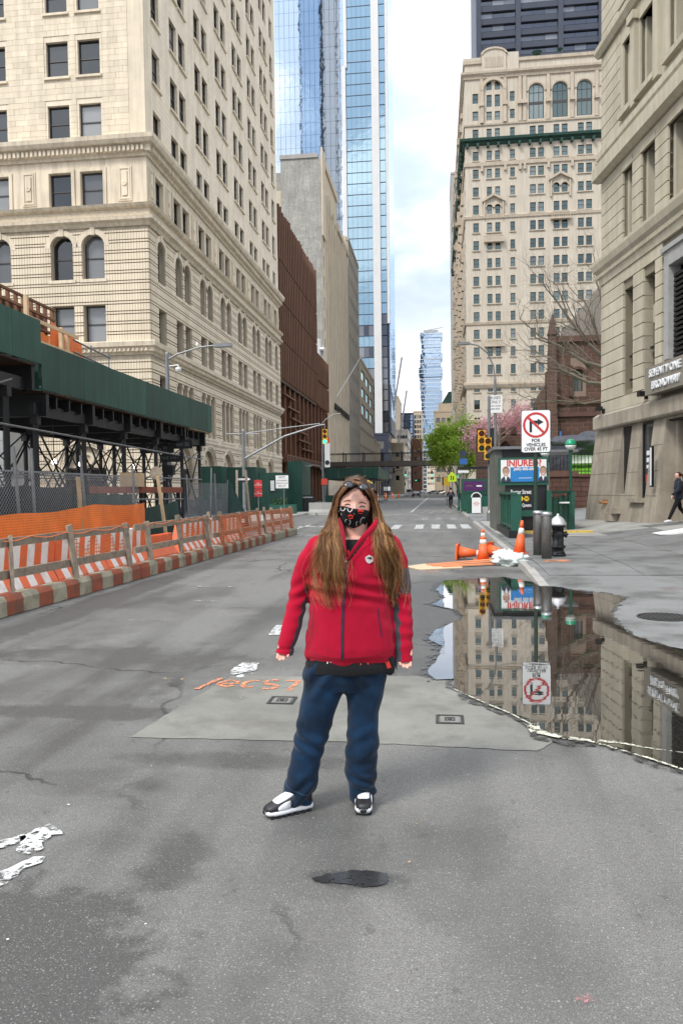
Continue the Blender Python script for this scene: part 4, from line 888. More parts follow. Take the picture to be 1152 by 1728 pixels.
# crenellated churchyard wall with pointed arches
R9 = thing('churchyard_wall','low brown stone wall with pointed arches and battlements below the pink blossom','wall',(3.6,72,0)); F9 = (3.6,72.,0.)
m = MB(); wallgrid(m,0,5.8,0,6.6,[(1.9,3.3,3,6.0),(4.6,5.6,3,6.0)],.4); m.box(0,5.8,.45,.9,0,6.6); fobj(m,'wall','church_brick_far',R9,F9)
for a in (1.9,4.6): m = MB(); m.prism([(a-.1,6.05),(a-.1,5.2),(a+.65,6.05)],-.05,.2,'xz'); m.prism([(a+.75,6.05),(a+1.5,5.2),(a+1.5,6.05)],-.05,.2,'xz'); fobj(m,'arch_head','brownstone',R9,F9)
for k in range(6): piece('merlon','brownstone',R9,F9,.1+k,.62+k,-.1,.6,6.6,7.2)

# ================================================================== building on the right with the battered granite base
R10 = thing('corner_bank','buff sandstone building with grooved courses and a sloping granite base on the right','building',(6.78,34.28,0))
ROT = rad(-81.36); F10 = (6.78,34.28,ROT); W10 = 22.
zone1 = [(3.1,4.05,5.35,9.2),(4.95,5.95,5.35,9.2)]; louv = (6.75,10.6,5.9,9.5)
zone2 = [(3.05,3.95,10.98,13.7),(4.75,5.9,10.98,13.7),(6.9,8.1,10.98,13.7),(9.2,10.4,10.98,13.7)]
zone3 = [(3.05,3.95,15.9,18.5),(4.6,5.9,15.9,18.5),(6.9,8.4,15.9,18.5),(9.2,10.6,15.9,18.5)]; zone4 = [(3.05,3.95,20.0,22.6),(4.6,5.9,20,22.6),(6.9,8.4,20,22.6)]
allz = zone1+zone2+zone3+zone4+[louv]
m = MB(); wallgrid(m,.85,W10,4.3,32,allz,.62); fobj(m,'wall','sandstone_groove',R10,F10)
bx = []
for z0,z1,ex in ((4.66,10.0,zone1+[(6.5,11,4.6,9.9)]),(10.95,14.15,zone2),(15.4,30,[(2.75,22,15.4,19.4),(2.75,22,19.4,32)])):
    n_ = round((z1-z0)/.475); hh = (z1-z0)/n_
    for k in range(n_):
        a, b = z0+k*hh, z0+(k+1)*hh
        for u0,u1 in freeruns(.85,W10,a+.02,b-.02,ex):
            if u1-u0 > .05: bx.append((u0-(.06 if u0<.9 else 0),u1,-.075,.3 if (u1-u0)<1.3 else .04,a+.018,b-.018))
pieces('stone_course','sandstone',R10,F10,bx,300)
m = MB(); wallgrid(m,2.75,W10,15.3,32,zone3+zone4,.62,y=-.06); fobj(m,'upper_wall','sandstone',R10,F10)
for o in zone1:
    for z0,z1 in ((o[2],7.55),(8.2,o[3])): window(R10,F10,o[0],o[1],z0,z1,.5,'plain','black_metal','glass_dark')
    piece('transom','sandstone',R10,F10,o[0],o[1],.3,.6,7.55,8.2)
    for z in (5.7,6.6): piece('shade','black_metal',R10,F10,o[0]+.1,o[1],.15,.5,z,z+.08)
for o in zone2+zone3+zone4: window(R10,F10,*o,.5,'sash','black_metal','glass_dark'); piece('jamb','sandstone',R10,F10,o[0],o[0]+.16,.12,.6,o[2],o[3]); piece('window_head','sandstone',R10,F10,o[0]-.05,o[1]+.05,-.1,.1,o[3],o[3]+.24)
for o in zone3+zone4: piece('pilaster','sandstone',R10,F10,o[1]+.1,o[1]+.5,-.22,.1,o[2]-.3,o[3]+.1); piece('capital','sandstone',R10,F10,o[1]+.02,o[1]+.58,-.32,.1,o[3]+.1,o[3]+.4); piece('window_sill','sandstone',R10,F10,o[0]-.15,o[1]+.15,-.25,.1,o[2]-.2,o[2])
def mould(name, mat, prof, u0=.4):
    m = MB(); n_ = len(prof)
    for u in (0,1):
        for o,z in prof: m.v.append(((u0-o+.45) if u==0 else W10,-o,z))
    for i in range(n_): j=(i+1)%n_; m.f.append([i,j,n_+j,n_+i]); m.m.append(0)
    m.f += [list(range(n_)),list(range(n_,2*n_))[::-1]]; m.m += [0,0]
    o_ = fobj(m,name,mat,R10,F10); bm = bmesh.new(); bm.from_mesh(o_.data); bmesh.ops.recalc_face_normals(bm,faces=bm.faces); bm.to_mesh(o_.data); bm.free(); return o_
mould('main_cornice','sandstone',[(-.3,9.95),(.12,9.95),(.16,10.2),(.2,10.28),(.22,10.42),(.33,10.55),(.4,10.78),(.4,10.9),(.2,11.0),(-.3,11.0)])
m = MB(); u = .5
while u < 12: m.box(u,u+.07,-.25,-.18,10.24,10.38); u += .14
fobj(m,'bead_row','sandstone',R10,F10,kind='stuff')
mould('upper_band','sandstone',[(-.3,14.15),(.18,14.15),(.38,14.28),(.38,14.78),(.2,14.9),(.16,15.0),(.24,15.1),(.24,15.35),(-.3,15.4)])
mould('upper_band','sandstone',[(-.3,19.2),(.18,19.2),(.3,19.4),(.3,19.6),(-.3,19.7)])
# louvred window in a cast iron surround
a,b,z0,z1 = louv; m = MB()
for q in ((a,a+.34,z0,z1),(b-.34,b,z0,z1),(a+.34,b-.34,z1-.5,z1)): m.box(q[0],q[1],-.12,.3,q[2],q[3])
m.box(a-.12,b+.12,-.2,.1,z1,z1+.16); fobj(m,'iron_surround','trim_iron',R10,F10)
for k in range(17): piece('louvre','black_metal',R10,F10,a+.36,b-.36,.05,.22,z0+.06+k*.165,z0+.15+k*.165)
piece('louvre_back','black_metal',R10,F10,a+.3,b-.3,.35,.4,z0,z1)
# base: battered granite with deep slots, ledge above
low = [(2.95,3.85,1.35,3.95),(4.8,5.75,1.2,3.97),(6.75,11.5,.0,3.9)]
m = MB(); wallgrid(m,0,W10,-.2,4.02,low,.9); m.quad((0,0,-.2),(0,8,-.2),(0,8,4.02),(0,0,4.02))
m.v = [(x - (.12*(4-z)/4 if x < .01 else 0), y - (.42*(4-z)/3.6 if y < .5 else 0), z) for x,y,z in m.v]
fobj(m,'granite_base','base_granite',R10,F10)
jn = MB()
for z in (1.28,2.15,3.05):
    for u0,u1 in freeruns(0,6.7,z,z+.02,low): 
        y_ = -.42*(4-z)/3.6-.004; jn.box(u0,u1,y_-.002,y_+.05,z,z+.022)
fobj(jn,'joint','sandstone_groove',R10,F10)
mould('ledge','base_granite',[(-.3,4.0),(.2,4.0),(.25,4.06),(.25,4.55),(.1,4.66),(-.3,4.66)],.1)
piece('slot_shade_panel','black_metal',R10,F10,2.95,3.85,.04,.08,1.3,4.0)  # black panel near the face stands in for the shade inside the slot
ws = window(R10,F10,4.8,5.75,1.2,3.97,.04,'plain','black_metal','glass_dark',fw=.09)
plain('poster_white',(.7,.72,.72),.5); plain('poster_red',(.5,.05,.05),.5); plain('brass',(.6,.36,.2),.35,.9); plain('steel',(.55,.56,.58),.3,.9)
for z,h_ in ((2.75,.16),(2.5,.16),(2.28,.12)): piece('window_lettering','poster_white',R10,F10,5.2,5.55,-.03,-.01,z,z+h_)
piece('window_poster','poster_red',R10,F10,5.15,5.45,-.03,-.01,1.75,2.05); piece('sill_block','base_granite',R10,F10,4.6,5.8,-.5,.3,1.05,1.2)
piece('entrance_wall','base_granite',R10,F10,6.75,6.95,.3,5,.0,3.95); piece('entrance_back','brown_dark',R10,F10,6.8,11.5,3.5,3.6,0,3.95); piece('entrance_soffit','black_metal',R10,F10,6.7,11.5,.1,3.6,3.85,3.95)
piece('step','base_granite',R10,F10,2.9,3.5,-.75,-.3,.3,.62); piece('step','base_granite',R10,F10,3.2,3.75,-.7,-.3,.6,.82)
m = MB(); m.tube((1.9,-.32,1.0),(1.9,-.55,1.0),.06,n=10); m.tube((2.12,-.32,1.0),(2.12,-.55,1.0),.06,n=10); m.box(1.75,2.28,-.36,-.3,.9,1.12); fobj(m,'siamese_connection','brass',R10,F10)
m = MB(); m.box(6.55,6.72,-.5,-.42,1.6,3.0); fobj(m,'notice_case','black_metal',R10,F10); m = MB(); m.box(6.58,6.70,-.505,-.5,1.65,2.95); fobj(m,'notice','poster_white',R10,F10)
for u,z in ((1.2,4.66),(5.4,4.75)): m = MB(); m.box(u-.14,u+.14,-.42,-.2,z+.1,z+.28); m.box(u-.02,u+.02,-.2,0,z,z+.2); fobj(m,'flood_light','black_metal',R10,F10)
# the name board over the entrance
surf('name_board',(.22,.20,.165),.5,.1,2,.1,30); sb = MB(); sb.box(6.15,14,-.5,.1,4.78,5.72); so = fobj(sb,'name_board','name_board',R10,F10)
text(so,'SEVENTY ONE',.36,(6.55,-.52,5.46),(rad(90),0,0),'poster_white',.03,'LEFT',bold=.006); text(so,'BROADWAY',.36,(6.75,-.52,5.04),(rad(90),0,0),'poster_white',.03,'LEFT',bold=.006)
m = MB(); m.box(.9,W10,.64,12,0,31.9); fobj(m,'core','sandstone_groove',R10,F10); m = MB(); m.box(.3,W10,8,8.2,0,31.9); 
# ------------------------------------------------------------------ works-site materials
surf('shed_green',(.017,.072,.05),.55,.18,1.2,.15,30,rnd=.22,streak=.28)
surf('subway_green',(.012,.085,.055),.4,.12,2,.08,40,spec=.5)
plain('shed_black',(.006,.006,.0065),.5); surf('galv',(.22,.225,.23),.5,.15,6,.1,60,metal=.6)
surf('raw_wood',(.36,.27,.17),.85,.2,5,.3,60,rnd=.15); surf('fresh_wood',(.62,.45,.27),.8,.12,4,.2,50,rnd=.1)
surf('old_wood',(.30,.245,.185),.85,.2,6,.4,50,rnd=.15,dirt=(.14,.11,.09),dirtscale=9,dirtamt=.6)
surf('beam_orange',(.29,.08,.042),.85,.2,5,.4,50,dirt=(.13,.08,.06),dirtscale=4,dirtamt=.8); surf('beam_white',(.33,.30,.22),.85,.16,5,.4,50,dirt=(.16,.135,.10),dirtscale=4,dirtamt=.85)
surf('plastic_orange',(.80,.155,.05),.5,.1,3,.1,30,dirt=(.36,.16,.12),dirtscale=4,dirtamt=.5); surf('plastic_white',(.80,.75,.70),.5,.08,3,.1,30,dirt=(.42,.36,.31),dirtscale=4,dirtamt=.5)
surf('safety_orange',(.88,.20,.045),.55,.06,4,.05,30)
surf('lattice_brown',(.20,.095,.05),.8,.2,4,.2,40,rnd=.2)
def netmat(name, col, scale, open_):
    m, t, b = newmat(name); Lk = t.links.new; geo = nd(t,'ShaderNodeNewGeometry'); s = nd(t,'ShaderNodeSeparateXYZ'); Lk(geo.outputs['Position'],s.inputs[0])
    def tri(o):
        a = nd(t,'ShaderNodeMath',_operation='MULTIPLY'); a.inputs[1].default_value = scale; Lk(o,a.inputs[0]); f = nd(t,'ShaderNodeMath',_operation='FRACT'); Lk(a.outputs[0],f.inputs[0]); g_ = nd(t,'ShaderNodeMath',_operation='LESS_THAN'); g_.inputs[1].default_value = open_; Lk(f.outputs[0],g_.inputs[0]); return g_.outputs[0]
    ad = nd(t,'ShaderNodeMath',_operation='ADD'); Lk(s.outputs[0],ad.inputs[0]); Lk(s.outputs[1],ad.inputs[1])
    h = nd(t,'ShaderNodeMath',_operation='MULTIPLY'); Lk(tri(ad.outputs[0]),h.inputs[0]); Lk(tri(s.outputs[2]),h.inputs[1])
    al = nd(t,'ShaderNodeMath',_operation='SUBTRACT'); al.inputs[0].default_value = 1; Lk(h.outputs[0],al.inputs[1]); Lk(al.outputs[0],b.inputs['Alpha'])
    nz = nd(t,'ShaderNodeTexNoise',Scale=2.5,Detail=4); Lk(geo.outputs['Position'],nz.inputs['Vector']); mr = nd(t,'ShaderNodeMapRange'); mr.inputs[3].default_value=.65; mr.inputs[4].default_value=1.25; Lk(nz.outputs[0],mr.inputs[0]); vm = nd(t,'ShaderNodeVectorMath',_operation='SCALE'); vm.inputs[0].default_value = col; Lk(mr.outputs[0],vm.inputs['Scale']); Lk(vm.outputs[0],b.inputs['Base Color'])
    b.inputs['Roughness'].default_value = .6; b.inputs['Subsurface Weight'].default_value = 0; return m
netmat('orange_net',(.85,.22,.04),22,.30); netmat('orange_net_open',(.80,.20,.06),16,.72); netmat('blue_screen',(.05,.085,.105),26,.5)
surf('screen_dark',(.018,.024,.024),.8,.2,3,.2,30); surf('screen_green',(.015,.06,.045),.8,.2,3,.2,30); surf('tarp_green',(.012,.052,.045),.5,.2,2,.3,6,bdist=.05); surf('tarp_grey',(.055,.058,.068),.55,.2,1.5,.6,3,bdist=.15)
plain('bulb',(1,1,1),.3,emit=(1,.95,.85),es=6.)
plain('sign_white',(.78,.78,.76),.45); plain('sign_black',(.012,.012,.014),.45); plain('sign_red',(.50,.03,.03),.45); plain('sign_lime',(.62,.85,.03),.45); plain('sign_blue',(.03,.12,.35),.45); plain('sign_yellow',(.85,.55,.03),.45); plain('sign_orange_red',(.72,.07,.04),.45)
def cloth(name, mat, p0, p1, zb, zt, parent=None, sag=.06, wav=.06, n=24, nv=6, seed=1, label=None):
    """hanging fabric between two plan points with real folds; zb/zt may be functions of t"""
    rnd = random.Random(seed); m = MB(); d = Vector((p1[0]-p0[0],p1[1]-p0[1],0)); nrm = Vector((-d.y,d.x,0)).normalized(); ph = rnd.uniform(0,6)
    for i in range(n+1):
        t_ = i/n; a = zb(t_) if callable(zb) else zb; b_ = zt(t_) if callable(zt) else zt
        b_ -= sag*math.sin(math.pi*((t_*3)%1))
        for j in range(nv+1):
            s_ = j/nv; w = wav*(math.sin(t_*23+ph+s_*1.3)+.6*math.sin(t_*51+ph*2-s_*2))*(1.1-s_*.6)
            m.v.append((p0[0]+d.x*t_+nrm.x*w, p0[1]+d.y*t_+nrm.y*w, a+(b_-a)*s_))
    for i in range(n):
        for j in range(nv): q = i*(nv+1)+j; m.f.append([q,q+nv+1,q+nv+2,q+1]); m.m.append(0)
    return m.build(name, mat, parent, smooth=True)

# ================================================================== sidewalk shed
SX, SXB = -10.2, -14.4
SH = thing('sidewalk_shed','long dark green sidewalk shed on black scaffold legs in front of the limestone block','scaffold shed',(SX,26,0))
def shbox(name, mat, *b): m = MB(); m.box(*b); return m.build(name,mat,SH)
y = 19.15; k = 0
while y < 34.3:
    e = min(y+2.44,34.45); shbox('parapet_panel','shed_green',SX-.05+random.uniform(-.008,.008),SX,y+.006,e-.006,4.36,5.57); y = e
y = 8.0
while y < 19.1:
    e = min(y+2.44,19.14); shbox('parapet_panel','shed_green',SX-.05,SX+.01,y+.006,e-.006,5.0,6.13); y = e
shbox('end_panel','shed_green',SXB,SX-.06,34.4,34.45,4.36,5.57); shbox('end_panel','shed_green',SXB,SX-.06,19.1,19.14,4.36,6.1)
y = 19.2
while y < 34.3: shbox('rear_panel','shed_green',SXB-.05,SXB,y,min(y+2.43,34.45),4.36,5.57); y += 2.44
for yy in [19.3+.61*k for k in range(25)]: shbox('deck_plank','brown_dark' if yy < 31 else 'raw_wood',SXB,SX-.06,yy,yy+.58,4.3,4.35)  # most planks coloured dark for the shade under the deck, end ones raw
for yy in [8.2+.9*k for k in range(12)]: shbox('deck_plank','brown_dark',SXB,SX-.06,yy,yy+.88,4.93,4.98)
for yy in (19.6,22.4,25.3,28.2,31.0,33.7): shbox('cross_beam','shed_black',SXB+.1,SX-.1,yy-.08,yy+.08,3.7,4.3)
for yy in [20.2+.75*k for k in range(18)]: shbox('joist','shed_black',SXB+.1,SX-.15,yy-.04,yy+.04,3.95,4.28)
for yy in (9,11.5,14,16.5,18.9): shbox('cross_beam','shed_black',SXB+.1,SX-.1,yy-.08,yy+.08,4.3,4.92)
for xx in (SX-.35,SXB+.3):
    shbox('side_beam','shed_black',xx-.07,xx+.07,19.2,34.3,3.72,4.02); shbox('side_beam','shed_black',xx-.07,xx+.07,8,19.1,4.3,4.62)
LEG = [9.0,11.4,14.0,16.6,18.0,19.4,22.2,25.2,28.2,31.2,33.6]
for xx in (SX-.35,-12.2,SXB+.3):
    for yy in LEG:
        zt = 3.72 if yy > 19 else 4.3
        m = MB(); m.tube((xx,yy,0),(xx,yy,zt),.075,n=8); m.box(xx-.12,xx+.12,yy-.12,yy+.12,0,.03); m.box(xx-.1,xx+.1,yy-.1,yy+.1,zt-.25,zt); m.build('leg','shed_black',SH)
    for a,b in zip(LEG,LEG[1:]):
        if b-a < 1.5: continue
        z0,z1 = .5,3.5
        for p,q in (((xx,a,z0),(xx,b,z1)),((xx,a,z1),(xx,b,z0))): m = MB(); m.tube(p,q,.03,n=5); m.build('brace','shed_black',SH)
    for z in (2.2,): m = MB(); m.tube((xx+.07,9,z),(xx+.07,33.6,z),.028,n=6); m.build('girt','galv',SH)
m = MB(); m.tube((SX-.2,16,3.35),(SX-.2,33.4,3.1),.03,n=6); m.build('girt','galv',SH)
for yy in LEG[4:]:
    for p,q in (((SX-.35,yy,.6),(SXB+.3,yy,3.5)),((SX-.35,yy,3.5),(SXB+.3,yy,.6))): m = MB(); m.tube(p,q,.022,n=5); m.build('brace','shed_black',SH)
m = MB(); m.tube((SX-.3,14,4.55),(SX-.3,18.5,5.1),.035,n=6); m.tube((SX-.3,14.5,3.4),(SX-.3,18.2,4.5),.035,n=6); m.build('diagonal_pipe','galv',SH)
for (x,y,z) in ((-11,21.2,2.56),(-11,22.9,2.55),(-11,27.1,2.6)):
    m = MB(); m.lathe([(.02,-.08),(.06,-.05),(.07,0),(.05,.05),(.03,.07)],10,(x,y,z)); o = m.build('work_lamp','bulb',SH,True)
    m = MB(); m.tube((x,y,z+.06),(x,y,3.8),.012,n=4); mm = m.build('lamp_cord','shed_black',SH)
# timber lattice screen and guard rail standing on the deck
LT = thing('timber_lattice','brown timber lattice screen standing on the shed roof','screen',(-12,20,5.57))
for k in range(22):
    yy = 14.4+k*.42; m = MB(); m.box(-12.05,-11.95,yy,yy+.07,5.0,7.42); m.build('upright','lattice_brown',LT)
for z in (5.15,5.65,6.12,6.6,7.05,7.36): m = MB(); m.box(-11.95,-11.88,14.4,23.3,z,z+.07); m.build('rail','lattice_brown',LT)
m = MB(); m.box(-12.3,-12.25,14.4,23.2,5.0,7.3); m.build('backing','brown_dark',LT)
GR = thing('guard_rail','fresh timber guard rail hung with orange netting on the shed roof','guard rail',(-10.8,20.4,5.57))
for yy,zt in ((19.5,6.9),(21.4,6.45),(21.75,6.4)): m = MB(); m.box(-10.85,-10.75,yy,yy+.1,4.36,zt); m.build('post','fresh_wood',GR)
for z in (6.28,5.72): m = MB(); m.box(-10.75,-10.71,19.5,22.4,z,z+.1); m.build('rail','fresh_wood',GR)
for z in (5.85,6.2): m = MB(); m.tube((-10.7,22,z),(-10.7,24.6,z-.1),.025,n=6); m.build('pipe_rail','galv',GR)
for yy in (23.2,24.5): m = MB(); m.tube((-10.7,yy,5.3),(-10.7,yy,6.25),.025,n=6); m.build('pipe_post','galv',GR)
cloth('netting','safety_orange',(-11.0,21.3),(-11.05,23.3),5.5,lambda t:6.62-.3*t,GR,.06,.05,14); cloth('netting','orange_net',(-11.0,19.6),(-11.0,21.3),5.5,6.2,GR,.05,.04,10)

# ================================================================== striped kerb beams with plank guards
BT = [(-5.72,4.3),(-5.61,9.0),(-5.50,13.8),(-5.40,18.6),(-5.29,23.4),(-5.18,28.3)]
seglab = ['orange and white striped kerb beam with plank guard at the open end of the row','orange and white striped kerb beam with plank guard, next to the widest mesh fence panel','orange and white striped kerb beam with plank guard, before the solid orange barrier','dirty striped kerb beam with plank guard, before the green tarpaulin','weathered kerb beam with netted plank guard ending the row near the far kerb']
for i in range(5):
    (xa,ya),(xb,yb) = BT[i],BT[i+1]; ya += .03
    r = thing('plank_barrier',seglab[i],'barrier',(xa,ya,0),0,'striped kerb beams along the works'); ang = math.atan2(xb-xa,yb-ya); n_ = 12; Ls = math.hypot(xb-xa,yb-ya)
    T = Matrix.Translation((xa,ya,0)) @ Matrix.Rotation(-ang,4,'Z'); rb = random.Random(i)
    m = MB()
    for k in range(n_):
        a,b = Ls*k/n_, Ls*(k+1)/n_; mi = (k+i)%2 if i < 4 else (0 if k%5==2 else 1)
        pr = [(-.27,0),(.0,0),(.0,.20),(-.035,.265),(-.24,.265),(-.27,.22)]
        jt = [(p[0]+rb.uniform(-.006,.006),p[1]+(rb.uniform(-.012,.004) if p[1]>.1 else 0)) for p in pr]
        m.v += [tuple(T@Vector((p[0],a,p[1]+.01))) for p in jt]+[tuple(T@Vector((p[0],b,p[1]+.01))) for p in jt]; o_ = len(m.v)-12
        for q in range(6): m.f.append([o_+q,o_+6+q,o_+6+(q+1)%6,o_+(q+1)%6]); m.m.append(mi)
        m.f.append([o_+q for q in range(6)]); m.f.append([o_+6+q for q in range(5,-1,-1)]); m.m += [mi,mi]
    m.build('kerb_beam',['beam_orange','beam_white'],r,fix=True)
    pts = [.75,2.5,4.55] if i < 4 else [.5,1.6,2.8,4.5]
    tl = [rb.uniform(-.10,.14) for _ in pts]
    for py,tt in zip(pts,tl):
        m = MB(); m.bar(T@Vector((-.12,py+tt*.3,.2)),T@Vector((-.16-rb.uniform(0,.05),py-tt,1.08+rb.uniform(-.03,.06))),.045,.10); m.build('post','old_wood',r)
    if i % 2 == 0: m = MB(); m.bar(T@Vector((-.1,pts[-1]-.22,.2)),T@Vector((-.14,pts[-1]-.36,1.05)),.045,.10); m.build('post','old_wood',r)
    for z,dz in ((.95,rb.uniform(-.03,.05)),(.52,rb.uniform(-.03,.03))):
        m = MB(); m.bar(T@Vector((-.20,.15,z)),T@Vector((-.20,pts[-1]+.15,z+dz)),.04,.12); m.build('rail','old_wood',r)
    P0 = T@Vector((-.25,.4,0)); P1 = T@Vector((-.25,pts[-1]+.1,0))
    if i in (1,2): cloth('netting','orange_net_open',(P0.x+(P1.x-P0.x)*.55,P0.y+(P1.y-P0.y)*.55),(P1.x,P1.y),.5,lambda t: .98,r,.3,.05,14,seed=i)
    if i in (3,4): cloth('netting','orange_net_open',(P0.x+.18,P0.y),(P1.x+.18,P1.y),.30,1.03,r,.05,.03,26,seed=i)
    if i in (1,2,3,4):
        m = MB(); m.path([T@Vector((-.14+.02*math.sin(q*3.1),.6+q*.17,1.02-.05*abs(math.sin(q*.55+i)))) for q in range(24)],.006,4); m.build('net_rope','safety_orange',r)
# plastic water barriers behind
jl = ['striped orange and white plastic barrier, first of the run inside the fence','striped plastic barrier with a torn scuffed patch inside the fence','striped plastic barrier in the middle of the run inside the fence','bright clean striped plastic barrier before the solid orange one','solid orange plastic barrier between striped ones','striped plastic barrier just past the solid orange one','faded pink and white striped plastic barrier near the green hoardings','faded striped plastic barrier last before the street corner']
for i in range(8):
    y0 = 8.4+i*1.98+(.35 if i > 4 else 0); solid = i == 4
    r = thing('water_barrier',jl[i],'barrier',(-6.62+.02*i,y0,0),rad(-1.3),'plastic barriers behind the planks'); m = MB(); n_ = 9; zt = .62 if solid else .84
    prof = [(-.26,0),(.26,0),(.24,.16),(.12,.32),(.07,zt),(-.07,zt),(-.12,.32),(-.24,.16)]
    for k in range(n_):
        a,b = .03+1.9*k/n_, .03+1.9*(k+1)/n_; o_ = len(m.v)
        for yy in (a,b): m.v += [(p[0],yy+(p[1]*.35 if not solid else 0)-.14,p[1]) for p in prof]
        q = len(prof)
        for s in range(q): m.f.append([o_+s,o_+q+s,o_+q+(s+1)%q,o_+(s+1)%q]); m.m.append(0 if solid else k%2)
        if k in (0,n_-1): m.f.append([o_+(q if k else 0)+s for s in range(q)]); m.m.append(0 if solid else k%2)
    m.build('shell',['plastic_orange','plastic_white'],r,world=False,fix=True)
    m = MB()
    for k in range(16): m.cbox((0,.1+k*.115,zt+.008),(.1,.05,.02))
    m.build('top_ribs',['plastic_orange' if solid else 'plastic_white'],r,world=False,kind='stuff')
# chain link fence
def chain(name,label,x,ya,yb,z0,z1,posts,pitch=.085):
    r = thing(name,label,'fence',(x,ya,0)); m = MB(); L_ = yb-ya; H_ = z1-z0; k = -H_
    while k < L_:
        for sgn in (1,-1):
            a = max(0,k); b = min(L_,k+H_)
            if b > a:
                p = (x,ya+a,z0+(a-k)) if sgn > 0 else (x,ya+a,z1-(a-k)); q = (x,ya+b,z0+(b-k)) if sgn > 0 else (x,ya+b,z1-(b-k)); m.path([p,q],.0034,3,cap=False)
        k += pitch
    m.build('wire_mesh','galv',r,kind='stuff')
    for py,zt,ln in posts: m = MB(); m.tube((x-.03,py,0),(x-.03,py+ln,zt),.03,n=8); m.build('post','galv',r)
    return r
c1 = chain('chain_link_fence','tall chain link fence with dark mesh screen and orange netting inside the striped barriers',-7.3,9.6,18.3,.75,2.02,[(12.95,2.45,-.25),(13.4,2.45,-.1),(15.6,2.4,-.35),(18.2,2.3,-.2),(10.2,2.3,0)])
cloth('mesh_screen','screen_dark',(-7.5,9.6),(-7.5,15.2),.3,1.78,c1,.04,.03); cloth('mesh_screen','screen_green',(-7.46,15.2),(-7.46,18.3),.3,1.62,c1,.04,.03)
cloth('orange_netting','orange_net',(-7.12,9.6),(-7.16,18.3),.3,lambda t:1.28+.03*math.cos(t*9)+.12*t,c1,.05,.045,40)
m = MB(); m.bar((-7.15,14.9,.3),(-7.2,14.85,1.95),.05,.08); m.build('stake','raw_wood',c1)
c2 = chain('chain_link_fence','short chain link fence with blue grey screen beyond the scaffold legs',-8.1,24.6,29.6,.7,1.95,[(24.7,2.2,-.2),(27.0,2.5,.3),(27.9,2.3,-.2),(29.5,2.1,0)],.1)
cloth('mesh_screen','blue_screen',(-8.25,24.6),(-8.25,29.6),.3,1.5,c2,.15,.05)
cloth('mesh_screen','tarp_green',(-8.05,29.3),(-7.6,30.6),.2,lambda t:2.1-1.5*t,c2,.02,.05,8)
tp = cloth('tarpaulin','tarp_green',(-8.3,18.4),(-8.4,24.4),.35,lambda t:1.28-.12*math.sin(t*3)+.15*t,None,.06,.09,30); tag(tp,'sagging dark green tarpaulin strung between the two mesh fences','tarpaulin')
dr = thing('site_platform','dark red steel platform edge with pipe rails under the shed','platform',(-9.4,24,0)); m = MB(); m.box(-9.6,-9.4,20.5,27.8,1.62,1.82); m.build('edge_beam','beam_orange',dr); m = MB(); m.tube((-9.4,20.5,1.45),(-9.4,27.8,1.38),.03,n=6); m.build('pipe_rail','galv',dr); m = MB(); m.box(-9.7,-9.3,22.8,23.8,1.82,2.25); m.build('timber_crate','fresh_wood',dr)
for yy in (20.7,24.0,27.6): m = MB(); m.box(-9.56,-9.44,yy-.06,yy+.06,0,1.62); m.build('support','shed_black',dr)
st = thing('stop_paddle','octagonal sign seen from the back on a leaning wooden post under the shed','sign',(-8.0,22.0,0)); m = MB(); m.bar((-8.0,22.2,0),(-8.1,21.75,2.1),.09,.05); m.build('post','fresh_wood',st); m = MB(); m.lathe([(.2,-.01),(.2,.01)],8,(0,0,0),T=Matrix.Translation((-8.16,21.8,2.2))@Matrix.Rotation(rad(80),4,'X')); m.build('sign_plate','old_wood',st)
for i,(x,y,l_,tp_) in enumerate(((-7.9,29.9,'grey',.5),(-7.6,31.0,'weathered',-.35))):
    b_ = MB(); b_.bar((x,y,0),(x-.1,y+tp_,2.5),.09,.05); tag(b_.build('timber_stake','old_wood'),l_+' timber stake leaning at the end of the mesh fence','stake')
# street name and one-way signs on a dark post under the shed
sn = thing('street_sign_post','dark post with street name blades and a one way arrow seen through the scaffold','sign',(-11,30.6,0))
m = MB(); m.tube((0,0,0),(0,0,4.0),.05,n=8); m.build('post','shed_black',sn,world=False)
for (x0,x1,z0,z1,tx,dy) in ((-1.1,.35,3.25,3.6,'Trinity Pl',-.06),(-.1,1.1,3.42,3.78,'Rector St',.04)):
    m = MB(); m.box(x0,x1,dy-.01,dy+.01,z0,z1); o = m.build('name_blade','sign_black',sn,world=False); text(o,tx,.24,((x0+x1)/2,dy-.015,(z0+z1)/2),(rad(90),0,0),'galv',.002)
m = MB(); m.box(-.25,.75,-.09,-.07,2.88,3.2); o = m.build('one_way_plate','sign_black',sn,world=False); text(o,'ONE WAY',.17,(.18,-.1,3.04),(rad(90),0,0),'galv',.002)
m = MB(); m.box(-.1,.35,-.28,.05,2.35,2.75); m.build('crossing_signal','shed_black',sn,world=False)

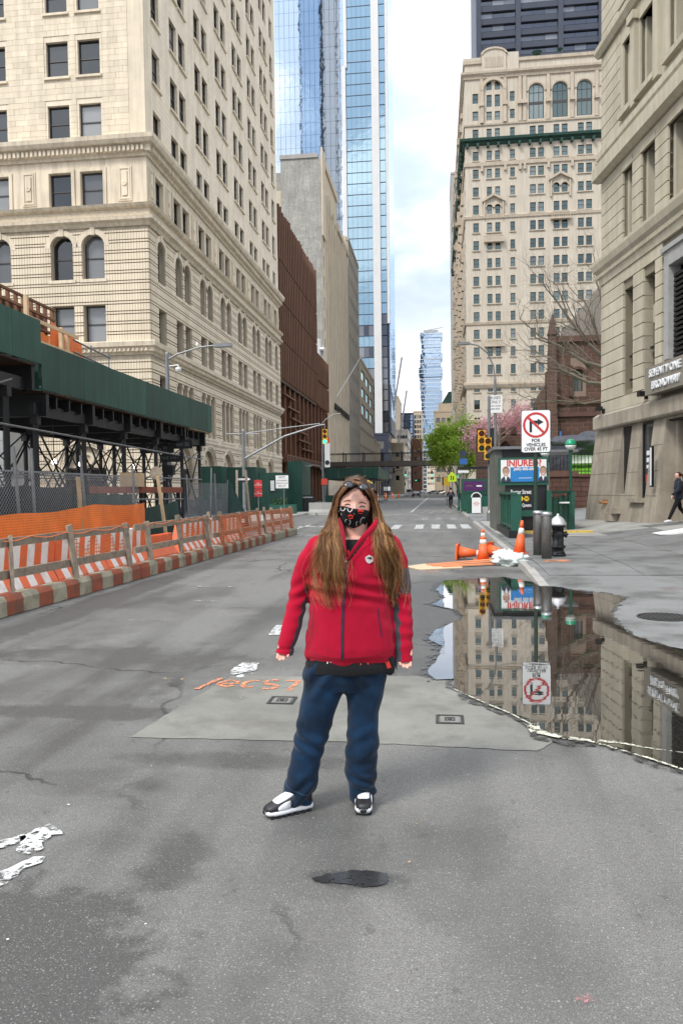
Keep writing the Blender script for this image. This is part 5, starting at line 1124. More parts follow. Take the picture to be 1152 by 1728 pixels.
# ================================================================== poles and signals, left
def signal(parent, x, y, z, lit=None, mat='sign_yellow', face=-1, s=1.):
    """three-section head, z = top"""
    for k,(c,e) in enumerate((('sig_red',0),('sig_amber',0),('sig_green',0))):
        zz_ = z-.16*s-.34*s*k; m = MB(); m.box(x-.16*s,x+.16*s,y-.09*s,y+.12*s,zz_-.16*s,zz_+.16*s); o = m.build('lamp_section',mat,parent,world=False)
        if face < 0:
            m = MB(); m.lathe([(.125*s,0),(.10*s,.03*s),(.0,.045*s)],14,T=Matrix.Translation((x,y-.09*s,zz_))@Matrix.Rotation(rad(90),4,'X')); link('lens', m.mesh('lens', 'sig_green_lit' if lit == k else c), o)
        m = MB(); T_ = Matrix.Translation((x,y-.09*s,zz_))@Matrix.Rotation(rad(90),4,'X'); n_ = 12; vs_ = []
        for q in range(n_+1):
            a = rad(-20+220*q/n_)
            for r_,h_ in ((.14*s,0),(.14*s,.17*s if 30<(-20+220*q/n_)<150 else .10*s)): vs_.append((r_*math.cos(a),r_*math.sin(a),h_))
        m.add(vs_,[(2*q,2*q+1,2*q+3,2*q+2) for q in range(n_)],0,T_); link('visor', m.mesh('visor',mat), o)
plain('sig_red',(.12,.01,.008),.3); plain('sig_amber',(.10,.05,.005),.3); plain('sig_green',(.006,.05,.03),.3); plain('sig_green_lit',(.02,.5,.35),.3,emit=(.03,.95,.55),es=1.6)
surf('signal_yellow',(.72,.40,.03),.45,.1,6,.05,30)
P1 = thing('signal_mast','grey mast arm pole with a hanging green traffic light on the left','traffic signal',(-10.9,43,0))
m = MB(); m.lathe([(.16,0),(.16,.5),(.11,.6),(.095,5.1),(.05,5.2)],12); m.build('pole','galv',P1,world=False)
m = MB(); m.path([(0,0,3.5),(2.4,0,4.75),(4.3,0,5.3),(4.7,0,5.35)],[.07,.06,.045,.04],8); m.build('mast_arm','galv',P1,world=False)
m = MB(); m.path([(0,.1,4.95),(2.2,.1,5.2),(4.4,.1,5.42)],.03,6); m.tube((-1.0,0,4.95),(.9,0,4.9),.03,n=6); m.build('stay','galv',P1,world=False)
m = MB(); m.path([(4.5,0,5.35),(4.7,0,5.6),(5.2,0,5.9),(5.6,0,5.95)],.025,6); m.build('bracket','galv',P1,world=False)
m = MB(); m.tube((4.68,0,5.32),(4.68,0,5.08),.03,n=6); m.build('hanger','galv',P1,world=False)
signal(P1,4.69,0,5.08,2,'signal_yellow',s=.82)
m = MB(); m.box(-.5,.45,-.13,-.115,2.2,2.5); o = m.build('one_way_plate','sign_black',P1,world=False); m = MB(); m.prism([(-.42,2.3),(.2,2.3),(.2,2.24),(.4,2.35),(.2,2.46),(.2,2.4),(-.42,2.4)],-.135,-.131,'xz'); a_ = link('arrow', m.mesh('arrow','sign_white'), o); text(o,'ONE WAY',.11,(-.1,-.14,2.35),(rad(90),0,0),'sign_black',.001)
P2 = thing('street_lamp','tall grey street lamp with long arm and camera dome rising above the green shed','street lamp',(-12.8,36,0))
m = MB(); m.lathe([(.15,0),(.12,1),(.09,8.3),(.04,8.4)],12); m.build('pole','galv',P2,world=False)
m = MB(); m.path([(0,0,8.0),(.5,0,8.25),(1.6,0,8.55),(2.5,0,8.62)],[.05,.045,.04,.035],8); m.build('arm','galv',P2,world=False)
m = MB(); m.box(2.35,3.2,-.14,.14,8.52,8.68); m.build('lamp_head','galv',P2,world=False); m = MB(); m.lathe([(.03,.22),(.03,.1),(.13,.06),(.15,0),(.11,-.1),(.02,-.15)],12,(.55,0,7.55)); m.tube((0,0,7.7),(.55,0,7.75),.03,n=6); m.build('camera_dome','sign_white',P2,world=False)
m = MB(); m.lathe([(.05,0),(.07,.08),(.03,.2)],8,(1.5,0,8.6)); m.build('sensor','sign_white',P2,world=False)
P3 = thing('utility_pole','slim grey pole with a small red sign behind the hanging traffic light','pole',(-8.45,57,0))
m = MB(); m.tube((0,0,0),(0,0,5.4),.09,.07,10); m.build('pole','galv',P3,world=False); m = MB(); m.box(-.1,.36,-.12,-.1,2.1,2.55); m.build('sign_plate','sign_orange_red',P3,world=False); m = MB(); m.path([(0,0,3.0),(-.2,0,3.5),(-.7,0,3.6),(-1.1,0,3.55)],.03,6); m.box(-1.3,-.8,-.08,.08,3.48,3.58); m.build('lamp_arm','galv',P3,world=False)
m = MB(); m.box(.15,.55,.1,.13,3.4,5.6); o = m.build('banner','sign_white',P3,world=False); m = MB(); m.box(.15,.55,.09,.1,5.2,5.6); link('banner_band', m.mesh('banner_band','sign_orange_red'), o); m = MB(); m.lathe([(.0,0),(.17,.02),(.17,.03)],14,T=Matrix.Translation((.35,.09,3.75))@Matrix.Rotation(rad(90),4,'X')); link('banner_disc', m.mesh('banner_disc','sign_black'), o)
P4 = thing('parking_sign','red and white double parking sign on a thin post by the green hoardings','sign',(-10.2,43.5,0)); m = MB(); m.tube((0,0,0),(0,0,2.35),.03,n=6); m.build('post','galv',P4,world=False)
for z0,z1 in ((1.35,1.78),(1.82,2.3)): m = MB(); m.box(-.22,.22,-.05,-.03,z0,z1); o = m.build('sign_plate','sign_red',P4,world=False); text(o,'NO\nSTANDING',.09,(0,-.055,(z0+z1)/2),(rad(90),0,0),'sign_white',.001)
P5 = thing('authorized_vehicles_sign','white rectangular traffic sign with black lettering before the tall green panel','sign',(-9.1,45,0)); m = MB(); m.tube((.1,0,0),(.1,0,2.55),.035,n=6); m.build('post','galv',P5,world=False); m = MB(); m.box(-.38,.38,-.06,-.04,1.82,2.58); o = m.build('sign_plate','sign_white',P5,world=False)
text(o,'WTC',.17,(0,-.065,2.46),(rad(90),0,0),'sign_black',.001)
for i,tx in enumerate(('AUTHORIZED','VEHICLES AND','KEEP LEFT')): text(o,tx,.105,(0,-.065,2.27-.16*i),(rad(90),0,0),'sign_black',.001)
# green hoardings
hl = ['dark green plywood hoarding box, first beyond the scaffold','wide dark green hoarding box behind the one way arrow','dark green hoarding box with a framed poster','tall narrow dark green hoarding box by the brown fins']
for i,(x0,x1,y0,y1,h) in enumerate(((-15.9,-14.5,51,54,3.4),(-14.4,-12.4,52,55.5,3.35),(-12.3,-10.8,52.5,55.5,2.95),(-10.9,-9.85,56,60,3.85))):
    r = thing('hoarding',hl[i],'hoarding',(x0,y0,.13),0,'green hoardings on the far pavement'); n_ = max(1,round((x1-x0)/.8))
    for k in range(n_): m = MB(); m.box(x0+(x1-x0)*k/n_+.004,x0+(x1-x0)*(k+1)/n_-.004,y0,y0+.04,.13,h); m.build('panel','shed_green',r)
    m = MB(); m.box(x1-.04,x1,y0+.05,y1,.13,h-.003); m.build('side_panel','shed_green',r)
    if i == 2: m = MB(); m.box(x1-.7,x1-.3,y0-.03,y0-.003,1.6,2.5); o = m.build('poster_frame','sign_black',r); m = MB(); m.box(x1-.64,x1-.36,y0-.035,y0-.031,1.7,2.4); m.v = [(a-LOC[o][0],b-LOC[o][1],c-LOC[o][2]) for a,b,c in m.v]; link('poster', m.mesh('poster','poster_white'), o)
hg = thing('planter_bench','low dark planter with a green shrub by the hoardings','planter',(-10.4,51,.13)); m = MB(); m.box(-11.2,-9.4,50.8,51.4,.13,.75); m.build('box','subway_green',hg); m = MB(); rp_ = random.Random(4)
for k in range(160): p = Vector((rp_.uniform(-11,-10),rp_.uniform(50.8,51.4),rp_.uniform(.7,1.15))); d_ = Vector((rp_.uniform(-1,1),rp_.uniform(-1,1),rp_.uniform(-.5,1)))*.12; e_ = d_.cross(Vector((.3,.7,.2))).normalized()*.05; m.quad(p-e_,p+d_*.5-e_*.2,p+d_,p+e_)
surf('leaf_dark',(.03,.08,.02),.6,.3,3,0); m.build('shrub','leaf_dark',hg)
# subway entrance on the left pavement
def globe(parent, x, y, z0, h, world=False, r_=.16):
    m = MB(); m.lathe([(.10,0),(.10,.25),(.055,.32),(.05,h-.3),(.08,h-.22),(.05,h-.16)],10,(x,y,z0)); o = m.build('lamp_post','subway_green',parent,world=world)
    m = MB(); m.lathe([(r_*math.cos(rad(a)),r_*math.sin(rad(a))) for a in range(-85,3,11)],16,(x,y,z0+h)); m.build('white_globe_half','globe_white',parent,True,world=world)
    m = MB(); m.lathe([(r_*1.02,-.015),(r_*1.02,.015)]+[(r_*1.02*math.cos(rad(a)),r_*1.02*math.sin(rad(a))) for a in range(5,90,12)],16,(x,y,z0+h)); m.build('green_globe_half','globe_green',parent,True,world=world)
plain('globe_white',(.75,.76,.74),.25); plain('globe_green',(.01,.26,.13),.2)
SL = thing('subway_stair','subway stair with green railings, black station sign and green globes on the left pavement','subway entrance',(-10.3,57.5,.13))
for x in (-2.2,0,1.4): pass
globe(SL,-.75,-.6,0,2.25); globe(SL,-.05,.2,0,2.25); globe(SL,-2.2,-3.5,0,2.25)
m = MB(); m.box(-.3,1.35,-1.3,-1.2,0,1.22); m.build('station_sign','sign_black',SL,world=False)
text(SL,'Rector Street Station',.155,(-.12,-1.32,1.06),(rad(90),0,0),'sign_white',.001,'LEFT',bold=.002)
for x in (.0,.24): m = MB(); m.lathe([(.10,0),(.10,.01)],14,T=Matrix.Translation((x,-1.31,.80))@Matrix.Rotation(rad(90),4,'X')); m.build('route_disc','sign_yellow',SL,world=False)
for k in range(6): m = MB(); m.box(-2.6+k*.5,-2.56+k*.5,-1.3,-1.25,0,1.1); m.build('rail_post','subway_green',SL,world=False)
m = MB(); m.box(-2.6,-.3,-1.32,-1.22,1.05,1.15); m.build('top_rail','subway_green',SL,world=False)
jb = thing('concrete_barrier','pale concrete road barrier on the far left pavement edge','barrier',(-8.6,51.5,0)); m = MB(); m.prism([(-.3,0),(.3,0),(.26,.2),(.12,.4),(.09,.85),(-.09,.85),(-.12,.4),(-.26,.2)],0,3.4,'yz',T=Matrix.Rotation(rad(6),4,'Z')); m.build('body','slab_light',jb,world=False,fix=True); m = MB(); m.box(.5,.58,-.32,-.28,.06,.14); m.box(2.5,2.58,-.32,-.28,.06,.14); m.build('drain_slot','sign_black',jb,world=False)
gf = thing('site_fence','green panel fence topped with wire mesh beyond the concrete barrier','fence',(-9,62,.13)); 
for k in range(3): m = MB(); m.box(k*1.3,k*1.3+1.27,0,.05,0,1.15); m.build('panel','shed_green',gf,world=False)
for k in range(4): m = MB(); m.tube((k*1.3,0,0),(k*1.3,0,2.0),.03,n=6); m.build('post','galv',gf,world=False)
m = MB()
for k in range(40): m.path([(k*.1,0,1.15),(min(3.9,k*.1+.8),0,1.95)],.006,3,cap=False); m.path([(k*.1,0,1.95),(min(3.9,k*.1+.8),0,1.15)],.006,3,cap=False)
m.build('wire_mesh','galv',gf,world=False,kind='stuff')
fs2 = thing('far_shed','dark green sidewalk shed further up the left pavement below the footbridge','scaffold shed',(-14,98,.13))
for k in range(4): m = MB(); m.box(-14.2+k*1.7,-12.52+k*1.7,98,98.06,3.2,4.6); m.build('parapet_panel','shed_green',fs2)
for k in range(9): m = MB(); m.box(-7.46,-7.4,98+k*2.4,100.38+k*2.4,3.2,4.6); m.build('parapet_panel','shed_green',fs2)
for k in range(6): m = MB(); m.tube((-7.6,98.3+k*4,.1),(-7.6,98.3+k*4,3.3),.07,n=6); m.build('leg','shed_black',fs2)
for k in range(3): m = MB(); m.tube((-14+k*3,98.2,.1),(-14+k*3,98.2,3.3),.07,n=6); m.build('leg','shed_black',fs2)
m = MB(); m.box(-14.2,-7.5,98.1,119,3.1,3.25); m.build('deck','shed_black',fs2)
# pink bin and stacked sacks behind the last plank guard
rbn = thing('site_drum','red drum behind the netted plank guard','drum',(-7.2,27.6,0)); m = MB(); m.lathe([(.2,0),(.2,.75),(.16,.8)],12); m.build('body','sign_red',rbn,world=False); m = MB(); m.lathe([(.205,.5),(.205,.62)],12); m.build('band','sign_white',rbn,world=False)

# ================================================================== footbridge across the street
surf('bridge_steel',(.075,.06,.048),.6,.15,1,.1,20)
FBR = thing('footbridge','steel footbridge with mesh parapets spanning the street','footbridge',(-5,114,0))
m = MB(); m.box(-16.9,9.5,113.6,116.4,5.45,5.75); m.build('deck','brown_dark',FBR)
for yy in (113.5,116.45): m = MB(); m.box(-16.9,9.5,yy-.05,yy+.05,5.2,5.95); m.build('girder','bridge_steel',FBR); m = MB(); m.box(-16.9,9.5,yy-.04,yy+.04,7.1,7.2); m.build('hand_rail','shed_black',FBR)
for k in range(10):
    for yy in (113.5,116.45): m = MB(); m.box(-16.6+k*2.85,-16.45+k*2.85,yy-.06,yy+.06,5.9,7.35); m.build('post','shed_black',FBR)
m = MB()
for k in range(150): m.box(-16.8+k*.175,-16.78+k*.175,113.48,113.52,5.95,7.1)
m.build('parapet_mesh','shed_black',FBR,kind='stuff')
for x in (-16.5,9.2): m = MB(); m.box(x-.25,x+.25,114.4,115.6,0,5.5); m.build('pier','stone_grey',FBR)
m = MB(); m.box(-15.2,-13.2,113,113.35,4.7,5.3); m.build('end_bracket','brown_dark',FBR)
# ================================================================== right: sign, bollards, hydrant, cones
G = lambda x,y: gz(x,y)+.002
s1 = thing('no_right_turn_sign','white no right turn sign with red ring on a green post beside two bollards','sign',(2.21,17.85,G(2.21,17.85)))
surf('post_green',(.02,.045,.03),.5,.15,5,.1,40)
m = MB(); m.tube((0,0,0),(0,0,3.3),.045,n=10); m.build('post','post_green',s1,world=False)
def rrect(x0,x1,z0,z1,r,n=5):
    P_ = []
    for cx,cz,a0 in ((x1-r,z1-r,0),(x0+r,z1-r,90),(x0+r,z0+r,180),(x1-r,z0+r,270)): P_ += [(cx+r*math.cos(rad(a0+90*i/n)),cz+r*math.sin(rad(a0+90*i/n))) for i in range(n+1)]
    return P_
m = MB(); m.prism(rrect(-.325,.325,2.28,3.24,.05),-.062,-.05,'xz'); sg = m.build('sign_plate','sign_white',s1,world=False)
m = MB(); P_ = rrect(-.325,.325,2.28,3.24,.05); Q_ = rrect(-.313,.313,2.292,3.228,.045)
for i in range(len(P_)): j=(i+1)%len(P_); m.quad((P_[i][0],-.0635,P_[i][1]),(P_[j][0],-.0635,P_[j][1]),(Q_[j][0],-.0635,Q_[j][1]),(Q_[i][0],-.0635,Q_[i][1]))
link('border', m.mesh('border','sign_black'), sg)
m = MB(); m.ring(0,2.90,.235,.285,-.068,-.064,0,360,40); link('red_ring', m.mesh('red_ring','sign_red'), sg)
m = MB(); m.bar((-.18,-.071,3.08),(.18,-.071,2.72),.002,.05); link('red_slash', m.mesh('red_slash','sign_red'), sg)
m = MB(); m.prism([(-.14,2.74),(-.085,2.74),(-.085,2.93),(.04,2.93),(.04,2.89),(.17,2.965),(.04,3.04),(.04,3.0),(-.14,3.0)],-.0665,-.0645,'xz'); link('black_arrow', m.mesh('black_arrow','sign_black'), sg)
for i,tx in enumerate(('FOR','VEHICLES','OVER 45 FT')): text(sg,tx,.105,(0,-.066,2.55-.095*i),(rad(90),0,0),'sign_black',.001,bold=.002,xs=.95)
surf('bollard_steel',(.20,.195,.185),.42,.18,6,.1,60,metal=.7,streak=.2)
for i,(x,y,l_) in enumerate(((2.22,17.55,'grey steel bollard with capped top at the foot of the sign post'),(2.28,16.62,'grey steel bollard standing in front next to the hydrant'))):
    r = thing('bollard',l_,'bollard',(x,y,G(x,y)),0,'steel bollards at the corner'); m = MB(); m.lathe([(.105,0),(.105,.90),(.10,.91)],18); m.build('post','bollard_steel',r,True,world=False); m = MB(); m.lathe([(.115,.90),(.115,.955),(.09,.98),(.0,.985)],18); m.build('cap','steel',r,True,world=False)
hy = thing('fire_hydrant','black fire hydrant with silver bonnet beside the bollards','hydrant',(2.60,17.2,G(2.6,17.2)))
plain('hydrant_black',(.015,.016,.018),.35,.2); plain('silver_paint',(.55,.55,.55),.4,.6)
m = MB(); m.lathe([(.17,0),(.17,.05),(.13,.06),(.13,.17),(.165,.175),(.165,.225),(.125,.235),(.122,.62),(.16,.63),(.16,.67)],18); m.build('barrel','hydrant_black',hy,True,world=False)
m = MB(); m.lathe([(.185,.67),(.185,.70),(.165,.74),(.13,.81),(.07,.86),(.03,.875),(.03,.92),(.0,.925)],18); m.build('bonnet','silver_paint',hy,True,world=False)
for a,l_ in ((180,.2),(270,.19),(0,.18)): m = MB(); T_ = Matrix.Rotation(rad(a),4,'Z')@Matrix.Translation((0,0,.47))@Matrix.Rotation(rad(90),4,'Y'); m.lathe([(.055,.1),(.055,l_-.03),(.072,l_-.03),(.072,l_+.01),(.025,l_+.015),(.025,l_+.04)],12,T=T_); m.build('outlet','hydrant_black',hy,world=False)
for k in range(6): a = rad(60*k+20); m = MB(); m.tube((.15*math.cos(a),.15*math.sin(a),.02),(.15*math.cos(a),.15*math.sin(a),.085),.018,n=6); m.build('bolt','hydrant_black',hy,world=False)
surf('cone_orange',(.80,.13,.03),.5,.1,5,.05,30,dirt=(.5,.14,.07),dirtscale=7,dirtamt=.5); surf('cone_white',(.72,.70,.66),.4,.08,6,.05,30)
def cone(name,label,loc,rot,h=.7,bands=True,worn=False):
    r = thing(name,label,'traffic cone',loc,0,'traffic cones at the kerb'); r.rotation_euler = rot; rr = lambda z: .145-(.145-.03)*z/h
    zs_ = [(0.03,.38,'cone_orange'),(.38,.48,'cone_white'),(.48,.54,'cone_orange'),(.54,.63,'cone_white'),(.63,h,'cone_orange')] if bands else [(.03,.45,'cone_orange'),(.45,.6,'cone_white'),(.6,h,'cone_orange')]
    for a,b,mt in zs_: m = MB(); m.lathe([(rr(a),a),(rr(b),b)],16); m.build('cone_band' if mt=='cone_white' else 'cone_body',mt,r,True,world=False)
    m = MB(); m.prism(rrect(-.19,.19,-.19,.19,.04),0,.035); m.build('base','cone_orange',r,world=False)
    return r
cone('traffic_cone','upright orange traffic cone with two white bands standing in the gutter',(1.0,17.3,.005),(0,0,.2))
cone('traffic_cone','tilted orange traffic cone leaning at the kerb beside the white bag',(1.86,18.0,.10),(rad(-6),rad(9),.4),h=.78,bands=False)
cone('traffic_cone','orange traffic cone lying on its side with its base turned up',(.44,17.75,.17),(rad(8),rad(93),rad(-4)),h=.7,bands=False)
cone('traffic_cone','scuffed orange traffic cone lying behind the upright one',(1.18,18.5,.16),(rad(0),rad(96),rad(-38)),h=.7)
surf('plywood',(.58,.44,.29),.8,.12,3,.2,30); surf('plank_orange',(.70,.26,.12),.75,.15,4,.2,40)
pw = MB(); pw.prism([(-.66,15.95),(-.3,16.5),(.45,16.35),(.5,15.7),(-.35,15.3)],.004,.022); tag(pw.build('plywood_sheet','plywood'),'pale plywood sheet lying on the wet road by the cones','plywood')
for i,(a,b,l_) in enumerate((((-.2,16.15,.035),(1.25,17.1,.06),'long orange painted plank lying on the plywood'),((-.1,15.95,.035),(1.3,16.75,.05),'orange painted plank lying along the edge of the pile'),((.1,15.8,.035),(1.2,16.35,.035),'short dirty orange plank at the puddle side of the pile'),((.4,16.6,.035),(1.3,16.95,.07),'orange plank end sticking up near the upright cone'))):
    m = MB(); m.bar(a,b,.12,.025); tag(m.build('plank','plank_orange'),l_,'plank','planks on the road')
def blob(name,mat,c,s,seed,parent=None,label=None,cat=None,amp=.35,sub=4,freq=2.2):
    bm = bmesh.new(); bmesh.ops.create_icosphere(bm,subdivisions=sub,radius=1)
    for v in bm.verts:
        n_ = noise.noise(v.co*freq+Vector((seed,seed*2,0)))*amp+noise.noise(v.co*freq*2.7+Vector((seed,0,seed)))*amp*.4; v.co = Vector((v.co.x*s[0]*(1+n_),v.co.y*s[1]*(1+n_),max(v.co.z,-.75)*s[2]*(1+n_)))+Vector(c)
    me = bpy.data.meshes.new(name); bm.to_mesh(me); bm.free(); me.materials.append(MAT[mat]); me.polygons.foreach_set('use_smooth',[True]*len(me.polygons))
    if parent is not None: l = LOC[parent]; me.transform(Matrix.Translation((-l[0],-l[1],-l[2])))
    o = link(name,me,parent)
    if label: tag(o,label,cat)
    return o
surf('bag_white',(.66,.72,.68),.35,.08,6,.8,12,bdist=.03,dirt=(.35,.42,.4),dirtscale=6,dirtamt=.4)
blob('plastic_bag','bag_white',(1.52,16.35,.11),(.34,.28,.15),3,None,'crumpled white plastic bag slumped over the kerb','bag',.5,4,3.0)
blob('plastic_bag','bag_white',(1.45,17.0,.13),(.24,.2,.14),8,None,'smaller crumpled pale bag behind the slumped one','bag',.55,4,3.2)
# ================================================================== subway entrance, right
SB = thing('subway_entrance','green railed subway entrance with injury lawyer billboard and station sign at the kerb','subway entrance',(2.3,27,G(2.3,27)))
zb = LOC[SB][2]
def sbx(name,mat,x0,x1,y0,y1,z0,z1,par=None): m = MB(); m.box(x0,x1,y0,y1,z0+zb,z1+zb); return m.build(name,mat,par or SB)
surf('booth_grey',(.13,.135,.115),.5,.12,2,.1,30,streak=.2); surf('yellow_kerb',(.62,.42,.06),.7,.12,4,.2,40,dirt=(.3,.24,.13),dirtscale=5,dirtamt=.6)
# left railing, along the kerb
yy = [23.6,25.3,27.0,28.7,30.4]
sbx('plinth','black_metal',2.12,2.42,23.45,30.5,-.15,.22)
for y in yy: sbx('newel','subway_green',2.2 if y < 24 else 2.22,2.36,y-.08,y+.08,.2,1.32)
for a,b in zip(yy,yy[1:]): sbx('panel','subway_green',2.27,2.30,a+.1,b-.1,.3,1.12); sbx('panel_rib','subway_green',2.235,2.27,(a+b)/2-.03,(a+b)/2+.03,.3,1.12); sbx('panel_rib','subway_green',2.235,2.27,a+.1,b-.1,.28,.36)
sbx('hand_rail','subway_green',2.18,2.38,23.5,30.5,1.30,1.37)
sbx('end_panel','subway_green',2.36,2.5,23.52,23.66,.0,1.32)
# front rail and yellow step
sbx('step','yellow_kerb',2.5,5.05,26.0,26.35,-.05,.07); sbx('cross_rail','subway_green',2.4,3.75,26.5,26.58,.55,.74); sbx('stair_shade_block','black_metal',2.45,3.7,26.6,27.3,-.1,.52)  # solid black block stands in for the shade of the open stair
# station sign
sbx('station_sign','sign_black',2.35,3.72,27.38,27.44,.45,1.62)
for i,(tx,z) in enumerate((('Rector Street',1.36),('Station',1.13),('Uptown & Queens',.90))): text(SB,tx,.21 if i < 2 else .165,((3.24 if i != 1 else 2.76)-2.3,.36,z),(rad(90),0,0),'sign_white',.002,'RIGHT',bold=.004,xs=.60)
for i,c in enumerate('RW'): m = MB(); T_ = Matrix.Translation((2.88+i*.2-2.3,.37,1.13))@Matrix.Rotation(rad(90),4,'X'); m.lathe([(.088,0),(.088,.008)],18,T=T_); o = m.build('route_disc','sign_yellow',SB,world=False); text(SB,c,.13,(2.88+i*.2-2.3,.358,1.13),(rad(90),0,0),'sign_black',.001,bold=.003)
# booth (lift housing) behind and billboard on it
sbx('booth','booth_grey',2.06,3.86,28.0,31.0,0,2.88); sbx('booth_roof','galv',1.98,3.98,27.85,31.2,2.88,2.98); sbx('rear_canopy','galv',3.98,5.5,31.2,34,2.9,3.0); sbx('booth_panel','black_metal',2.3,3.7,27.97,28.0,2.45,2.86)
sbx('billboard_back','subway_green',2.12,3.82,27.3,27.42,1.60,2.56)
bb = sbx('billboard','sign_white',2.2,3.74,27.27,27.3,1.72,2.48); plain('ad_blue',(.02,.20,.52),.4); plain('ad_red',(.62,.035,.03),.4); plain('skin_print',(.45,.27,.20),.5); plain('suit_print',(.03,.035,.06),.5); plain('hair_print',(.20,.12,.08),.6)
def bpr(name,mat,x0,x1,z0,z1,dy=.004): m = MB(); m.box(x0-LOC[bb][0],x1-LOC[bb][0],27.27-dy-LOC[bb][1],27.27-dy+.0015-LOC[bb][1],z0,z1); return link(name,m.mesh(name,mat),bb)
o0 = zb-LOC[bb][2]
bpr('blue_field','ad_blue',2.52,3.5,1.72+o0,2.22+o0)
text(bb,'INJURED?',.30,(2.98-LOC[bb][0],27.26-LOC[bb][1],2.355+o0),(rad(90),0,0),'ad_red',.001,xs=.94,bold=.008); text(bb,'(800) 888-8888',.125,(3.02-LOC[bb][0],27.255-LOC[bb][1],2.15+o0),(rad(90),0,0),'sign_white',.001,bold=.003); bpr('small_print','sign_white',2.8,3.25,1.84+o0,1.855+o0,.006)
for cx in (2.37,3.63):
    pf = lambda pts,mat,dy,nm: (lambda m: link(nm,m.mesh(nm,mat),bb))(MB().prism([(x-LOC[bb][0],z+o0) for x,z in pts],27.27-dy-LOC[bb][1],27.27-dy+.001-LOC[bb][1],'xz'))
    el = lambda x,z,a,b: [(x+a*math.cos(rad(t_)),z+b*math.sin(rad(t_))) for t_ in range(0,360,20)]
    pf([(cx-.17,1.72),(cx+.17,1.72),(cx+.16,1.82),(cx+.06,1.92),(cx-.06,1.92),(cx-.16,1.82)],'suit_print',.005,'printed_suit'); pf([(cx-.05,1.92),(cx+.05,1.92),(cx,1.75)],'sign_white',.006,'printed_shirt')
    pf(el(cx,2.10,.118,.155),'hair_print',.0065,'printed_hair'); pf(el(cx,2.06,.10,.14),'skin_print',.0075,'printed_face'); pf([(cx-.05,2.0),(cx+.05,2.0),(cx+.03,1.975),(cx-.03,1.975)],'sign_white',.0085,'printed_smile')
    for s in (-1,1): pf(el(cx+s*.042,2.085,.016,.007),'suit_print',.0085,'printed_eye')
# right railing with lamp posts
for (xa,ya),(xb,yb) in (((3.78,27.0),(4.72,28.3)),((4.72,28.3),(4.75,31))):
    m = MB(); m.bar((xa,ya,.72+zb),(xb,yb,.72+zb),.04,.85); m.build('panel','subway_green',SB); m = MB(); m.bar((xa,ya,1.34+zb),(xb,yb,1.34+zb),.16,.09); m.build('hand_rail','subway_green',SB)
    for f_ in (.25,.5,.75): x,y = xa+(xb-xa)*f_,ya+(yb-ya)*f_; m = MB(); m.box(x-.04,x+.04,y-.07,y+.02,zb+.25,zb+1.2); m.build('panel_rib','subway_green',SB)
sbx('newel','subway_green',3.7,3.86,26.9,27.06,0,1.4); sbx('newel','subway_green',4.6,4.84,28.15,28.4,0,1.35); sbx('ledge_shelf','globe_white',4.2,4.55,27.5,27.9,.95,1.0)
globe(SB,4.72-2.3,28.28-27,.3,2.72,r_=.2); globe(SB,3.74-2.3,27.62-27,.3,2.42,r_=.16)
sbx('white_board','sign_white',3.82,4.02,28.6,28.64,1.3,2.4)
# ================================================================== pole cluster beyond: signals, lamp, bus sign
PS = thing('signal_pole','grey pole carrying two yellow traffic light heads past the subway entrance','traffic signal',(2.45,37,G(2.45,37)))
m = MB(); m.lathe([(.13,0),(.13,.45),(.08,.55),(.07,5.9),(.03,6)],12); m.build('pole','galv',PS,world=False); m = MB(); m.box(.05,.22,-.1,.1,2.9,4.4); m.build('controller_box','sign_black',PS,world=False)
signal(PS,-.36,-.06,4.32,None,'signal_yellow'); signal(PS,-.08,-.3,3.95,None,'signal_yellow',s=1.02)
m = MB(); m.box(.02,.3,-.12,-.1,2.55,3.0); o = m.build('notice','sign_white',PS,world=False); m = MB(); m.box(.02,.3,-.125,-.121,2.55,2.7); link('notice_band', m.mesh('notice_band','sign_orange_red'), o)
m = MB(); m.box(-.06,.22,-.16,-.02,2.72,3.05); m.build('crossing_signal','sign_black',PS,world=False)
PL = thing('street_lamp','slim grey street lamp with curved arm and a buses only sign','street lamp',(2.85,38.5,G(2.85,38.5)))
m = MB(); m.lathe([(.14,0),(.12,.6),(.07,.7),(.06,6.9),(.05,7)],10); m.build('pole','galv',PL,world=False); m = MB(); m.path([(0,0,6.9),(-.08,0,7.6),(-.35,0,8.2),(-.8,0,8.6),(-1.3,0,8.72)],.035,8); m.build('arm','galv',PL,world=False); m = MB(); m.box(-1.85,-1.2,-.1,.1,8.66,8.78); m.build('lamp_head','galv',PL,world=False)
m = MB(); m.box(-.35,.33,-.1,-.08,5.3,6.15); o = m.build('sign_plate','sign_white',PL,world=False)
for i,(tx,s) in enumerate((('BUSES',.2),('ONLY',.2),('7AM-10AM',.11),('4PM-7PM',.11))): text(o,tx,s,(-.01,-.105,(6.02,5.82,5.63,5.48)[i]),(rad(90),0,0),'sign_black',.001)
